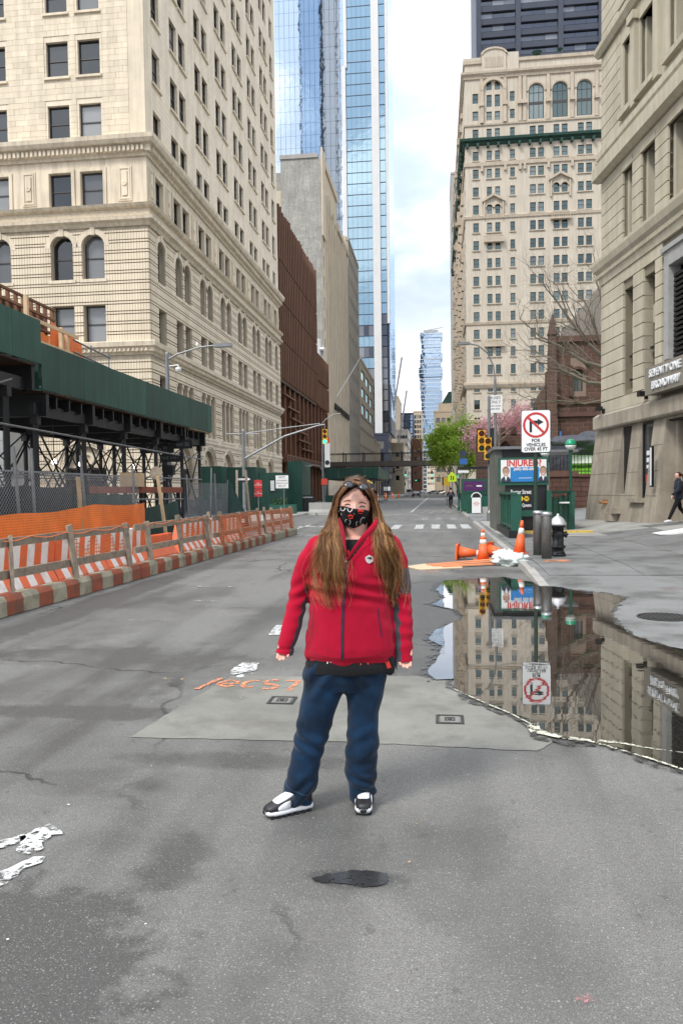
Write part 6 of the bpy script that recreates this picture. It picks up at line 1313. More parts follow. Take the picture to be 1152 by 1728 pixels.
# ================================================================== second entrance, far up the pavement
S2 = thing('subway_entrance','farther green subway entrance with purple billboard','subway entrance',(2.6,52,.12))
m = MB(); m.box(-.95,.6,0,.1,1.3,2.1); b2 = m.build('billboard_frame','subway_green',S2,world=False); plain('ad_purple',(.075,.015,.10),.4); m = MB(); m.box(-.86,.5,-.02,-.003,1.38,2.03); link('billboard', m.mesh('billboard','ad_purple'), b2)
for x0,x1,mt in ((-.72,-.25,'spray_yellow'),(.0,.35,'sign_white')): m = MB(); m.box(x0,x1,-.026,-.022,1.66,1.76); link('printed_line', m.mesh('printed_line',mt), b2)
for x in (-1.0,-.3,.4,.75): m = MB(); m.box(x-.05,x+.05,-.3,-.2,0,1.2); m.build('newel','subway_green',S2,world=False)
m = MB(); m.box(-1.0,.75,-.27,-.23,.15,1.05); m.build('panel','subway_green',S2,world=False); m = MB(); m.box(-1.05,.8,-.3,-.2,1.18,1.26); m.build('hand_rail','subway_green',S2,world=False)
m = MB(); m.box(-.9,.7,.5,3,0,2.2); m.build('booth','shed_green',S2,world=False); m = MB(); m.box(-1.2,1.1,.3,3.4,2.9,3.0); m.build('roof','shed_black',S2,world=False); globe(S2,1.0,-.3,0,2.5); globe(S2,-1.1,2.5,0,2.4)
for y in (.5,3.2): m = MB(); m.tube((1.0,y,0),(1.0,y,2.9),.05,n=6); m.build('roof_post','shed_black',S2,world=False)
kf = thing('notice_kiosk','small kiosk with a white notice and red lettering by the far subway entrance','kiosk',(2.35,47.3,.12)); m = MB(); m.prism(rrect(-.32,.32,.02,1.28,.2),-.02,.28,'xz'); m.build('body','sign_black',kf,world=False); m = MB(); m.box(-.27,.27,-.05,-.03,.05,.98); o = m.build('notice','sign_white',kf,world=False); text(o,'MAKE\nEVERY TRIP\nCOUNT',.08,(0,-.055,.62),(rad(90),0,0),'ad_red',.001); m = MB(); m.ring(0,1.0,.26,.32,-.04,.0,0,180,12); m.build('arched_top','sign_white',kf,world=False); m = MB(); m.box(.35,.7,.0,.4,0,.42); m.build('block','slab_light',kf,world=False)
gb = thing('utility_cabinet','green metal cabinet standing left of the white notice kiosk','cabinet',(1.98,48.4,.12)); m = MB(); m.box(-.14,.2,0,1.4,0,1.3); m.build('body','subway_green',gb,world=False); m = MB(); m.box(-.18,.24,-.04,1.44,1.3,1.38); m.build('lid','subway_green',gb,world=False)
sc_ = thing('school_crossing_sign','bright lime pentagon crossing sign on the far right pavement','sign',(1.35,70,.12)); m = MB(); m.tube((0,0,0),(0,0,3.2),.04,n=6); m.build('post','galv',sc_,world=False); m = MB(); m.prism([(-.38,2.2),(.38,2.2),(.38,2.75),(0,3.1),(-.38,2.75)],-.08,-.06,'xz'); o = m.build('sign_plate','sign_lime',sc_,world=False); m = MB(); m.box(-.14,-.04,-.085,-.081,2.35,2.75); m.box(.05,.15,-.085,-.081,2.35,2.7); link('figure_print', m.mesh('figure_print','sign_black'), o)
os_ = thing('detour_sign','small orange sign past the lime crossing sign','sign',(.95,76,.12)); m = MB(); m.tube((0,0,0),(0,0,2.8),.04,n=6); m.build('post','galv',os_,world=False); m = MB(); m.box(-.3,.3,-.08,-.06,1.9,2.7); m.build('sign_plate','sign_yellow',os_,world=False)
bs_ = thing('bus_stop_sign','round blue bus stop marker above a route panel','sign',(2.2,66,.12)); m = MB(); m.tube((0,0,0),(0,0,4.6),.04,n=6); m.build('post','galv',bs_,world=False); m = MB(); m.lathe([(.32,0),(.32,.02)],16,T=Matrix.Translation((0,-.06,4.5))@Matrix.Rotation(rad(90),4,'X')); m.build('marker_disc','suit_print',bs_,world=False); m = MB(); m.box(-.3,.35,-.08,-.06,3.6,4.1); m.build('route_panel','sign_blue',bs_,world=False); m = MB(); m.box(-.45,.45,-.2,.2,2.9,3.1); m.build('lamp_box','sign_white',bs_,world=False)
# ================================================================== retaining wall, railings, lawn, tarp behind the right building
RW = thing('retaining_wall','brown stone retaining wall topped by iron railings beside the subway entrance','wall',(6,46,.1)); FRW = (5.2,46.,0.)
pieces('stone_block','brownstone',RW,FRW,ashlar(0,5.2,.0,2.25,.7,.28,[],.02,.05,14),300); m = MB(); m.box(0,5.2,.05,.8,0,2.3); fobj(m,'wall','brownstone_mortar',RW,FRW); m = MB(); m.box(-.1,2.9,-.14,.7,2.27,2.62); m.box(2.9,5.3,-.14,.7,2.25,2.42); fobj(m,'coping','brownstone',RW,FRW)
for k in range(26): piece('railing_bar','black_metal',RW,FRW,.1+k*.2,.13+k*.2,.2,.23,2.4,3.75)
for z in (2.55,3.6): piece('rail','black_metal',RW,FRW,0,5.3,.19,.24,z,z+.05)
piece('dark_hoarding','tarp_grey',RW,FRW,.2,2.6,.9,.95,2.5,4.1)
surf('lawn_green',(.13,.33,.02),.9,.2,2,.6,30); lw = gridsheet('lawn',fr(7.2,16,8),fr(47.2,62,6),lambda x,y: 2.3+(y-47.2)*.13+noise.noise(Vector((x,y,0)))*.05,'lawn_green')
gm_ = MB(); rg_ = random.Random(2)
for k in range(2500):
    x,y = rg_.uniform(7.4,11),rg_.uniform(47.3,58); z = 2.3+(y-47.2)*.13; a = rg_.uniform(0,6.3); h_ = rg_.uniform(.05,.14); gm_.add([(x-.02*math.cos(a),y-.02*math.sin(a),z),(x+.02*math.cos(a),y+.02*math.sin(a),z),(x+rg_.uniform(-.04,.04),y+rg_.uniform(-.04,.04),z+h_)],[(0,1,2)])
gr_ = gm_.build('grass','lawn_green',kind='stuff'); tag(gr_,'bright green lawn bank behind the railings','grass')
tt = thing('covered_stack','grey tarpaulin thrown over a long stack above the lawn','tarpaulin',(9.5,52,3.8))
blob('tarp','tarp_grey',(9.6,52,4.35),(2.4,1.2,.75),21,tt,amp=.4,sub=4,freq=1.6); m = MB(); m.box(7.7,12,51.4,52.6,3.2,3.95); m.build('white_skirt','sign_white',tt)
fl = thing('small_flag','furled blue and white flag on a dark pole before the church','flag',(8.1,53,2.6)); m = MB(); m.tube((0,0,0),(0,0,3.2),.04,n=6); m.build('pole','sign_black',fl,world=False); m = MB(); m.lathe([(.03,1.2),(.12,1.5),(.11,2.2),(.05,2.8)],8,(.08,0,0)); m.build('cloth','sign_blue',fl,world=False); m = MB(); m.lathe([(.06,.9),(.13,1.2),(.125,1.6)],8,(.08,0,0)); m.build('white_band','sign_white',fl,world=False)
# metal kerb ramp by the right building
rp = thing('kerb_ramp','white metal kerb ramp lying on the right sidewalk','ramp',(6.5,23.0,G(6.5,23))); m = MB(); m.prism([(-.3,0),(2.6,.45),(2.6,.40),(.1,0)],-.45,.45,'xz'); m.build('ramp_plate','sign_white',rp,world=False); m = MB(); m.box(.6,2.6,-.42,-.38,.0,.14); m.prism([(.3,.02),(2.6,.36),(2.6,.0)],-.40,-.36,'xz'); m.build('side_flange','galv',rp,world=False)
# ================================================================== trees
def leafmat(name,col,var=.5,trans=.35):
    m,t,b = newmat(name); Lk = t.links.new; geo = nd(t,'ShaderNodeNewGeometry'); wn_ = nd(t,'ShaderNodeTexNoise',Scale=1.1,Detail=6,Roughness=.8); Lk(geo.outputs['Position'],wn_.inputs['Vector']); mr = nd(t,'ShaderNodeMapRange'); mr.inputs[1].default_value=.3; mr.inputs[2].default_value=.7; mr.inputs[3].default_value=1-var; mr.inputs[4].default_value=1+var; Lk(wn_.outputs[0],mr.inputs[0]); vm = nd(t,'ShaderNodeVectorMath',_operation='SCALE'); vm.inputs[0].default_value=col; Lk(mr.outputs[0],vm.inputs['Scale']); Lk(vm.outputs[0],b.inputs['Base Color']); b.inputs['Roughness'].default_value=.6
    tr = nd(t,'ShaderNodeBsdfTranslucent'); Lk(vm.outputs[0],tr.inputs[0]); mx_ = nd(t,'ShaderNodeMixShader'); mx_.inputs[0].default_value=trans; Lk(b.outputs[0],mx_.inputs[1]); Lk(tr.outputs[0],mx_.inputs[2]); Lk(mx_.outputs[0],t.nodes['Material Output'].inputs[0])
leafmat('leaf_spring',(.30,.44,.05),.35,.5); leafmat('blossom_pink',(.74,.44,.46),.25,.4); surf('bark',(.11,.085,.065),.9,.2,6,.5,30); surf('bark_pale',(.155,.13,.10),.9,.25,5,.5,20)
def grow(mb,p,d,ln,r,depth,rnd,tips,spread=.6,up=.15,nseg=3,sides=5,shrink=.72,kids=(2,3),wob=.22):
    pts = [p.copy()]; rs = [r]; q = p.copy(); dd = d.normalized()
    for i in range(nseg):
        dd = (dd+Vector((rnd.uniform(-wob,wob),rnd.uniform(-wob,wob),rnd.uniform(-wob,wob)+up*.3))).normalized(); q = q+dd*(ln/nseg); pts.append(q.copy()); rs.append(r*(1-.35*(i+1)/nseg))
    mb.path(pts,rs,sides if r > .03 else 3,cap=False)
    if depth == 0: tips += [(pts[-1],dd),(pts[-2],dd)]; return
    if depth <= 2: tips.append((pts[1+nseg//2],dd))
    for k in range(rnd.randint(*kids)):
        t_ = pts[-1] if k == 0 else pts[rnd.randint(1,nseg)]
        nd_ = (dd+Vector((rnd.uniform(-1,1),rnd.uniform(-1,1),rnd.uniform(-.6,1)*.8+up))*spread).normalized()
        grow(mb,t_,nd_,ln*shrink*rnd.uniform(.8,1.15),rs[-1]*(.85 if k==0 else .62),depth-1,rnd,tips,spread,up,nseg,sides,shrink,kids,wob)
def leaves(mb,tips,n,sz,jit,rnd):
    for k in range(n):
        c,dd = tips[rnd.randrange(len(tips))]; p = c+Vector((rnd.gauss(0,jit),rnd.gauss(0,jit),rnd.gauss(0,jit*.8))); a = Vector((rnd.uniform(-1,1),rnd.uniform(-1,1),rnd.uniform(-1,.6))).normalized()*sz*rnd.uniform(.6,1.3); b = a.cross(Vector((rnd.uniform(-1,1),rnd.uniform(-1,1),rnd.uniform(-1,1)))).normalized()*a.length*.45
        mb.quad(p,p+a*.5+b,p+a,p+a*.5-b)
def tree(name,label,base,h,r,leaf,n,sz,jit,seed,spread=.6,depth=4,trunkfrac=.3,lean=(0,0),group=None):
    rnd = random.Random(seed); t_ = thing(name,label,'tree',base,0,group); m = MB(); tips = []; th = h*trunkfrac
    m.path([(0,0,0),(lean[0]*.4,lean[1]*.4,th*.5),(lean[0],lean[1],th)],[r,r*.85,r*.75],9); lb = MB()
    for k in range(4): a = rnd.uniform(0,6.3)+k*1.57; grow(lb,Vector((lean[0],lean[1],th*(.9+.05*k) if k else th)),Vector((math.cos(a)*.55,math.sin(a)*.55,1)),h*.27,r*.5,depth,rnd,tips,spread)
    m.build('trunk','bark',t_,True,world=False); lb.build('branches','bark',t_,world=False); c = MB(); leaves(c,tips,n,sz,jit,rnd); c.build('crown',leaf,t_,world=False)
tree('street_tree','young street tree in fresh yellow green leaf on the right pavement',(2.75,88,.12),9.2,.13,'leaf_spring',17000,.22,.55,3,.85,4,.24,(-.6,0))
tree('street_tree','smaller leafy green tree just behind the fresh green one',(3.6,101,.12),7.6,.1,'leaf_spring',6000,.24,.45,8,.62,4,.3)
tree('blossom_tree','pink blossom tree behind the battlemented wall, next to the green tree',(5.9,80,.5),7.0,.13,'blossom_pink',7000,.18,.34,21,.7,4,.33,group='pink blossom trees in the churchyard')
tree('blossom_tree','pink blossom tree behind the battlemented wall, beside the road sign',(8.0,80,.5),8.2,.14,'blossom_pink',8000,.18,.36,22,.7,4,.36,group='pink blossom trees in the churchyard')
tree('blossom_tree','pink blossom tree close to the church wall',(10.2,84,.5),7.6,.14,'blossom_pink',6000,.18,.36,25,.7,4,.4,group='pink blossom trees in the churchyard')
# bare plane tree reaching out from behind the right building
bt_ = thing('bare_tree','large leafless tree spreading pale branches in front of the church','tree',(13.4,58,.5)); m = MB(); rnd = random.Random(6); tips = []
m.path([(0,0,0),(-.2,0,4),(-.5,0,8),(-.8,0,10)],[.5,.42,.36,.3],10); m.build('trunk','bark_pale',bt_,True,world=False); lb = MB()
for p,q,r in (((-.6,0,8.5),(-4.4,-.5,9.6),.17),((-.8,0,9.6),(-4.6,.4,11.6),.18),((-.8,0,10),(-4.0,0,13.6),.17),((-.7,0,9.8),(-1.6,.3,15.2),.12),((-.5,0,7.6),(-4.8,.6,7.6),.10),((-.8,0,10),(-2.4,-.8,13.2),.11),((-.6,0,8.8),(-3.2,.5,10.8),.1)):
    p = Vector(p); q = Vector(q); mid = p.lerp(q,.5)+Vector((0,0,-.35)); lb.path([p,mid,q],[r,r*.75,r*.55],6,cap=False)
    for st_,rr in ((mid,r*.4),(q,r*.5),(q,r*.42),(p.lerp(q,.75),r*.35),(p.lerp(q,.35),r*.35),(p.lerp(q,.6),r*.35)): d_ = (q-p).normalized()+Vector((rnd.uniform(-.5,.3),rnd.uniform(-.4,.4),rnd.uniform(-.3,.6))); grow(lb,st_,d_,2.0,max(rr,.035),5,rnd,tips,.8,.04,3,3,.75,(2,3),.3)
lb.build('branches','bark_pale',bt_,world=False)
b3 = thing('bare_tree','slender leafless sapling among the pink blossom','tree',(4.9,64,.5)); m = MB(); rnd = random.Random(16); tips = []; m.path([(0,0,0),(.1,0,4),(.2,0,6)],[.1,.08,.07],7); m.build('trunk','bark_pale',b3,world=False); lb = MB()
for k in range(5): grow(lb,Vector((.15,0,4.2+k*.4)),Vector((rnd.uniform(-.7,.9),rnd.uniform(-.5,.5),1)),2.0,.04,4,rnd,tips,.55,.2,3,3)
lb.build('branches','bark_pale',b3,world=False)

# ================================================================== vehicles and street clutter far away
plain('car_dark',(.02,.022,.026),.25,.3,coat=.5); plain('car_white',(.6,.6,.6),.3,coat=.4); plain('tyre',(.012,.012,.012),.8); plain('tail_red',(.35,.01,.01),.3); glass('car_glass',(.6,.65,.7),.2,(.01,.012,.014),.02)
def car(label,x,y,rz,paint,van=False):
    r = thing('parked_car' if not van else 'parked_van',label,'car' if not van else 'van',(x,y,0),rz); h = 1.45 if not van else 2.1
    m = MB(); pr = [(-2.2,.35),(-2.25,.8),(-2.1,.98),(-1.75,1.0),(-1.2,h),(.3,h),(1.0,.98),(2.0,.85),(2.2,.6),(2.2,.35)] if not van else [(-2.4,.35),(-2.4,1.9),(-2.3,h),(1.2,h),(1.8,1.2),(2.4,1.0),(2.45,.35)]
    vs_ = []; n_ = len(pr)
    for xx,k in ((-.88,0),(-.8,1),(.8,1),(.88,0)): vs_ += [(xx if z < 1.0 else xx*.84,yy,z) for yy,z in pr]
    fs = [tuple(range(n_))]+[(s*n_+i,s*n_+(i+1)%n_,(s+1)*n_+(i+1)%n_,(s+1)*n_+i) for s in range(3) for i in range(n_)]+[tuple(3*n_+i for i in range(n_-1,-1,-1))]; m.add(vs_,fs); m.build('body',paint,r,world=False,fix=True)
    m = MB(); (m.quad((-.62,-1.72,1.04),(.62,-1.72,1.04),(.56,-1.27,h-.07),(-.56,-1.27,h-.07)) if not van else m.quad((-.6,-2.42,1.25),(.6,-2.42,1.25),(.6,-2.42,1.8),(-.6,-2.42,1.8))); m.build('rear_window','car_glass',r,world=False)
    for s in (-1,1):
        m = MB(); m.quad((s*.75,-1.1,1.05),(s*.75,.7,1.05),(s*.69,.2,h-.1),(s*.69,-.9,h-.1)); m.build('side_window','car_glass',r,world=False)
        m = MB(); m.box(s*.72-.13,s*.72+.13,-2.29,-2.2,.66,.86); m.build('tail_light','tail_red',r,world=False)
        for yy in (-1.35,1.4): m = MB(); m.lathe([(.33,-.1),(.33,.1)],14,T=Matrix.Translation((s*.8,yy,.33))@Matrix.Rotation(rad(90),4,'Y')); w = m.build('wheel','tyre',r,world=False); m = MB(); m.lathe([(.2,-.115),(.2,.115)],10,T=Matrix.Translation((s*.8,yy,.33))@Matrix.Rotation(rad(90),4,'Y')); link('rim',m.mesh('rim','steel'),w)
    m = MB(); m.box(-.25,.25,-2.29,-2.25,.5,.62); m.build('number_plate','sign_white',r,world=False)
car('dark saloon car driving away in the centre of the street',-4.9,185,0,'car_dark'); car('white van stopped left of the dark saloon',-7.4,205,.05,'car_white',True)
car('dark car standing across the far junction',-1.4,290,1.3,'car_dark'); car('second dark car across the far junction, behind the first',1.2,305,1.4,'car_dark'); car('distant white car beyond the dark saloon',-6,330,0,'car_white'); car('pale car far up the street near the stacked tower',-3,360,0,'car_white')
dl = ['orange work drum by the far left kerb under the footbridge','orange work drum farther along the left kerb','orange work drum beside the dark work stand','orange work drum standing alone near the white van']
for i,(x,y) in enumerate(((-9.3,140),(-9.2,160),(-11.6,150),(-8.8,178))): r = thing('work_drum',dl[i],'traffic drum',(x,y,0),0,'orange work drums'); m = MB(); m.lathe([(.38,0),(.38,.1),(.3,.12),(.26,1.1),(.2,1.15)],10); m.build('body','safety_orange',r,world=False); m = MB(); m.lathe([(.29,.6),(.28,.78)],10); m.build('band','sign_white',r,world=False)
fsl = ['far signal pole on the left kerb with a green light','signal pole past the footbridge on the left','signal pole on the right kerb past the green tree','distant signal pole at the next junction, left','distant signal pole at the next junction, right']
for i,(x,y,lit) in enumerate(((-9.4,150,2),(-10.5,128,None),(2.4,150,2),(-9.6,230,2),(1.9,235,2))):
    r = thing('far_signal',fsl[i],'traffic signal',(x,y,.1),0,'signals up the street'); m = MB(); m.tube((0,0,0),(0,0,5.4),.09,n=6); m.build('pole','shed_black',r,world=False); sx = 1 if x < 0 else -1; m = MB(); m.path([(0,0,4.9),(sx*2.2,0,5.4),(sx*3.6,0,5.5)],.06,5); m.build('mast_arm','shed_black',r,world=False); signal(r,sx*3.4,0,5.3,lit,'shed_black'); signal(r,sx*.2,-.1,3.9,None,'shed_black')
wl = ['white notice board on posts by the left kerb','white notice board nearer the dark shed','pale green work stand with a board','grey control box on the left pavement']
for i,(x,y,w,h,z,mt) in enumerate(((-9.4,112,.9,.9,1.7,'sign_white'),(-10.2,106,.7,.8,1.5,'sign_white'),(-8.9,138,1.2,.7,1.5,'globe_white'),(-10.6,96,.6,1.2,.8,'galv'))): r = thing('notice_board',wl[i],'notice board',(x,y,.1),0,'boards along the left kerb'); m = MB(); m.box(-w/2,w/2,0,.05,z,z+h); m.build('board',mt,r,world=False); m = MB(); m.box(-w/2+.05,-w/2+.12,.05,.1,0,z+.2); m.build('leg','shed_black',r,world=False); m = MB(); m.box(w/2-.12,w/2-.05,.05,.1,0,z+.2); m.build('leg','shed_black',r,world=False)
# ================================================================== people
def loft(mb, rings, n=20, mi=0, p=2.0):
    """rings: (centre, halfU vector, halfV vector); closed skin with caps"""
    o = len(mb.v)
    for c,U,V in rings:
        c = Vector(c); U = Vector(U); V = Vector(V)
        for j in range(n):
            t_ = 2*math.pi*j/n; cx,sx = math.cos(t_),math.sin(t_); k = (abs(cx)**p+abs(sx)**p)**(-1/p); mb.v.append(tuple(c+U*cx*k+V*sx*k))
    for i in range(len(rings)-1):
        for j in range(n): mb.f.append([o+i*n+j,o+i*n+(j+1)%n,o+(i+1)*n+(j+1)%n,o+(i+1)*n+j]); mb.m.append(mi)
    mb.f.append([o+j for j in range(n)][::-1]); mb.f.append([o+(len(rings)-1)*n+j for j in range(n)]); mb.m += [mi,mi]
    return mb
def limb(mb, pts, rs, n=16, flat=1.):
    """tube with round ends through points (radius per point); flat scales the y half-axis"""
    pts = [Vector(p) for p in pts]; R_ = []
    def fr(d): 
        a = d.cross(Vector((0,1,0))); a = a.normalized() if a.length > .05 else Vector((1,0,0)); return a, a.cross(d).normalized()
    k = len(pts)
    for i,(p,r) in enumerate(zip(pts,rs)):
        d = (pts[min(i+1,k-1)]-pts[max(i-1,0)]).normalized(); a,b = fr(d)
        if i == 0:
            for s,q in ((-.95,.3),(-.6,.8)): R_.append((p+d*r*s*.8,a*r*q,b*r*q*flat))
        R_.append((p,a*r,b*r*flat))
        if i == k-1:
            for s,q in ((.6,.8),(.95,.3)): R_.append((p+d*r*s*.8,a*r*q,b*r*q*flat))
    return loft(mb,R_,n)
def voxel(mb, vox, smooth=6, fac=.5):
    me = mb.mesh('tmp',[]); bm = bmesh.new(); bm.from_mesh(me); bmesh.ops.recalc_face_normals(bm,faces=bm.faces); bm.to_mesh(me); bm.free()
    ob = bpy.data.objects.new('tmp',me); md = ob.modifiers.new('r','REMESH'); md.mode = 'VOXEL'; md.voxel_size = vox
    if smooth: sm = ob.modifiers.new('s','SMOOTH'); sm.factor = fac; sm.iterations = smooth
    out_ = evalmesh(ob); bpy.data.objects.remove(ob); bpy.data.meshes.remove(me); out_.materials.clear(); return out_
def finish(me, name, mats, parent, fn=None, disp=None):
    for m in mats: me.materials.append(MAT[m])
    if disp:
        nr = [v.normal.copy() for v in me.vertices]
        for v,n_ in zip(me.vertices,nr): v.co += n_*disp(v.co,n_)
    me.update(); me.polygons.foreach_set('use_smooth',[True]*len(me.polygons))
    if fn:
        for p in me.polygons: p.material_index = fn(p.center,p.normal)
    return link(name,me,parent)
def skin(name,col):
    m,t,b = newmat(name); geo = nd(t,'ShaderNodeTexCoord'); nz = nd(t,'ShaderNodeTexNoise',Scale=14,Detail=4); t.links.new(geo.outputs['Object'],nz.inputs['Vector']); mx_ = nd(t,'ShaderNodeMix',_data_type='RGBA'); t.links.new(nz.outputs[0],mx_.inputs[0]); mx_.inputs[6].default_value=(*col,1); mx_.inputs[7].default_value=(col[0]*1.05,col[1]*.74,col[2]*.70,1); t.links.new(mx_.outputs[2],b.inputs['Base Color']); b.inputs['Roughness'].default_value=.5; b.inputs['Subsurface Weight'].default_value=0.; b.inputs['Subsurface Radius'].default_value=(.02,.008,.005); b.inputs['Subsurface Scale'].default_value=.3
def fabric(name,col,rough=.9,scale=900,bump=.3,sheen=.3,var=.12,vs=9,twill=False):
    m,t,b = newmat(name); tc_ = nd(t,'ShaderNodeTexCoord'); nz = nd(t,'ShaderNodeTexNoise',Scale=vs,Detail=5); t.links.new(tc_.outputs['Object'],nz.inputs['Vector']); mr = nd(t,'ShaderNodeMapRange'); mr.inputs[1].default_value=.3; mr.inputs[2].default_value=.7; mr.inputs[3].default_value=1-var; mr.inputs[4].default_value=1+var; t.links.new(nz.outputs[0],mr.inputs[0]); vm = nd(t,'ShaderNodeVectorMath',_operation='SCALE'); vm.inputs[0].default_value=col; t.links.new(mr.outputs[0],vm.inputs['Scale']); t.links.new(vm.outputs[0],b.inputs['Base Color']); b.inputs['Roughness'].default_value=rough; b.inputs['Sheen Weight'].default_value=sheen; b.inputs['Sheen Roughness'].default_value=.5; b.inputs['Specular IOR Level'].default_value=.2
    fn_ = nd(t,'ShaderNodeTexNoise',Scale=scale,Detail=2); t.links.new(tc_.outputs['Object'],fn_.inputs['Vector']); bp = nd(t,'ShaderNodeBump',Strength=bump,Distance=.002); t.links.new(fn_.outputs[0],bp.inputs['Height']); t.links.new(bp.outputs[0],b.inputs['Normal'])
skin('skin_fair',(.66,.42,.33)); fabric('fleece_red',(.37,.0035,.024),.95,700,.5,.06,.10); fabric('fleece_dark',(.22,.004,.014),.95,700,.5,.2,.1); fabric('panel_grey',(.045,.043,.055),.7,500,.2,.2); fabric('shirt_black',(.008,.008,.009),.85,500,.2,.1); fabric('denim',(.003,.019,.047),.85,650,.4,.1,.65,6); fabric('denim_light',(.012,.04,.075),.85,650,.4,.15,.2); fabric('zip_purple',(.07,.02,.05),.5,200,.2,0)
plain('shoe_white',(.72,.72,.74),.5); plain('shoe_black',(.012,.012,.014),.5); plain('eye_dark',(.015,.01,.008),.2); plain('eye_white',(.5,.45,.42),.3); plain('lid_skin',(.34,.15,.11),.5); plain('brow',(.15,.075,.04),.8); plain('lens_dark',(.035,.03,.03),.08,0,.8); plain('mask_white',(.7,.68,.66),.8); plain('mask_red',(.60,.03,.02),.8); plain('logo_grey',(.5,.48,.47),.6); plain('hair_clip',(.6,.42,.08),.4)
fabric('mask_black',(.006,.006,.007),.85,900,.2,.05)
for nm,c in (('hair_a',(.13,.052,.020)),('hair_b',(.30,.135,.045)),('hair_c',(.52,.28,.10)),('hair_d',(.045,.018,.008))):
    m,t,b = newmat(nm); b.inputs['Base Color'].default_value=(*c,1); b.inputs['Roughness'].default_value=.38; b.inputs['Specular IOR Level'].default_value=.45; b.inputs['Anisotropic'].default_value=.4
D0 = 3.772
def K(px,py,y=.1): return Vector((((px-576)*(D0+y)+16*D0)/1300, y, 1.59-(py-829)*(D0+y)/1300))
DW = 3.712; _lat = (560-576)/1300*DW      # distance to the feet, lateral offset
WPOS = Vector((_r.x*_lat+(-math.sin(YAW))*DW, _r.y*_lat+math.cos(YAW)*DW, .001))
WOM = thing('person','woman in a red fleece jacket, jeans and black patterned face mask standing on the street','person',tuple(WPOS),YAW)
Y_ = .1
def ringz(py,pl,pr,hd,yc=Y_): a = K(pl,py,yc); b = K(pr,py,yc); c = (a+b)/2; return (c,Vector(((b.x-a.x)/2,0,0)),Vector((0,hd,0)))
noi3 = lambda p,f,s=0.: noise.noise(Vector((p.x*f+s,p.y*f,p.z*f)))
# --- body (skin): head, neck, trunk, arms with hands, legs in one continuous surface
hc = K(598,852,.075); hc.z = 1.527
def headpt(d):
    x,y,z = d
    rx = .077*(1-.16*smooth01(-.15,-1,z)-.02*smooth01(.3,1,z)); ry = .098*(1-.10*smooth01(-.2,-1,z)); rz_ = .127 if z < 0 else .122
    p = Vector((x*rx,y*ry,z*rz_)); f = max(0,-y)
    g_ = lambda cx,cz,sx,sz: math.exp(-((p.x-cx)/sx)**2-((p.z-cz)/sz)**2)*f
    p.y -= .020*g_(0,-.030,.011,.030)+.010*g_(0,-.045,.016,.013)          # nose
    p.y += .011*g_(-.031,-.004,.017,.011)+.011*g_(.031,-.004,.017,.011)    # eye sockets
    p.y -= .005*g_(-.03,.022,.024,.008)+.005*g_(.03,.022,.024,.008)        # brow ridge
    p.y -= .008*g_(-.040,-.034,.02,.018)+.008*g_(.040,-.034,.02,.018)      # cheeks lifted by a smile
    p.y -= .006*g_(0,-.078,.022,.009)+.008*g_(0,-.11,.02,.012)             # lips, chin
    return p
bm = bmesh.new(); bmesh.ops.create_icosphere(bm,subdivisions=5,radius=1); RH = Matrix.Rotation(rad(5),3,'Y')@Matrix.Rotation(rad(-3),3,'X')
for v in bm.verts: v.co = hc+RH@headpt(v.co.normalized())
hm = bpy.data.meshes.new('h'); bm.to_mesh(hm); bm.free()
HBV = BVHTree.FromPolygons([v.co.copy() for v in hm.vertices],[tuple(p.vertices) for p in hm.polygons])
bd = MB(); bd.v = [tuple(v.co) for v in hm.vertices]; bd.f = [list(p.vertices) for p in hm.polygons]; bd.m = [0]*len(bd.f)
for s in (-1,1): limb(bd,[hc+RH@Vector((s*.072,.012,.012)),hc+RH@Vector((s*.083,.02,-.002)),hc+RH@Vector((s*.077,.014,-.03))],[.009,.012,.008],8)
limb(bd,[K(600,880,.095),K(601,905,.10),K(601,925,.105)],[.056,.058,.075],18)
loft(bd,[ringz(905,540,655,.075),ringz(930,532,652,.11),ringz(1000,532,640,.12),ringz(1080,530,642,.12),ringz(1115,528,636,.115),ringz(1138,540,620,.08)],24)
def armpts(L_): return [K(*p) for p in L_]
aL = [(545,926,.1),(522,950,.105),(508,975,.11),(503,1005,.11),(492,1050,.085),(481,1088,.06)]; aR = [(648,926,.1),(664,952,.105),(671,987,.11),(675,1020,.105),(676,1060,.085),(677,1102,.06)]
limb(bd,armpts(aL),[.055,.046,.042,.038,.034,.026],12); limb(bd,armpts(aR),[.055,.046,.042,.038,.034,.026],12)
def hand(mb, wrist, side, down):
    d = down.normalized(); ac = Vector((side,0,0)); pc = wrist+d*.045
    loft(mb,[(wrist-d*.02,ac*.020,Vector((0,.018,0))),(wrist+d*.01,ac*.026,Vector((0,.016,0))),(pc,ac*.034,Vector((0,.017,0))),(wrist+d*.078,ac*.034,Vector((0,.013,0)))],12,p=2.6)
    for k,(o_,ln) in enumerate(((-.026,.062),(-.009,.074),(.009,.070),(.025,.055))):
        b0 = wrist+d*.074+ac*o_; f1 = b0+d*ln*.45+Vector((0,-.006,0)); f2 = f1+d*ln*.33+Vector((0,-.018,0)); f3 = f2+d*ln*.16+Vector((0,-.016,0)); limb(mb,[b0,f1,f2,f3],[.0088,.0084,.0078,.0068],8)
    t0 = wrist+d*.028-ac*.022; limb(mb,[t0,t0-ac*.010+d*.028+Vector((0,-.014,0)),t0-ac*.008+d*.056+Vector((0,-.022,0))],[.011,.010,.0085],8)
wl_ = K(487,1060,.076); wr_ = K(677,1074,.074)
hand(bd,wl_,1,K(478,1098,.057)-K(491,1050,.085)); hand(bd,wr_,-1,K(678,1112,.058)-K(676.5,1060,.085))
lL = [(546,1140,.1),(531,1200,.1),(518,1250,.1),(506,1300,.1),(497,1350,.105)]; lR = [(612,1140,.1),(607,1200,.1),(606,1250,.105),(604,1300,.12),(605,1350,.14)]
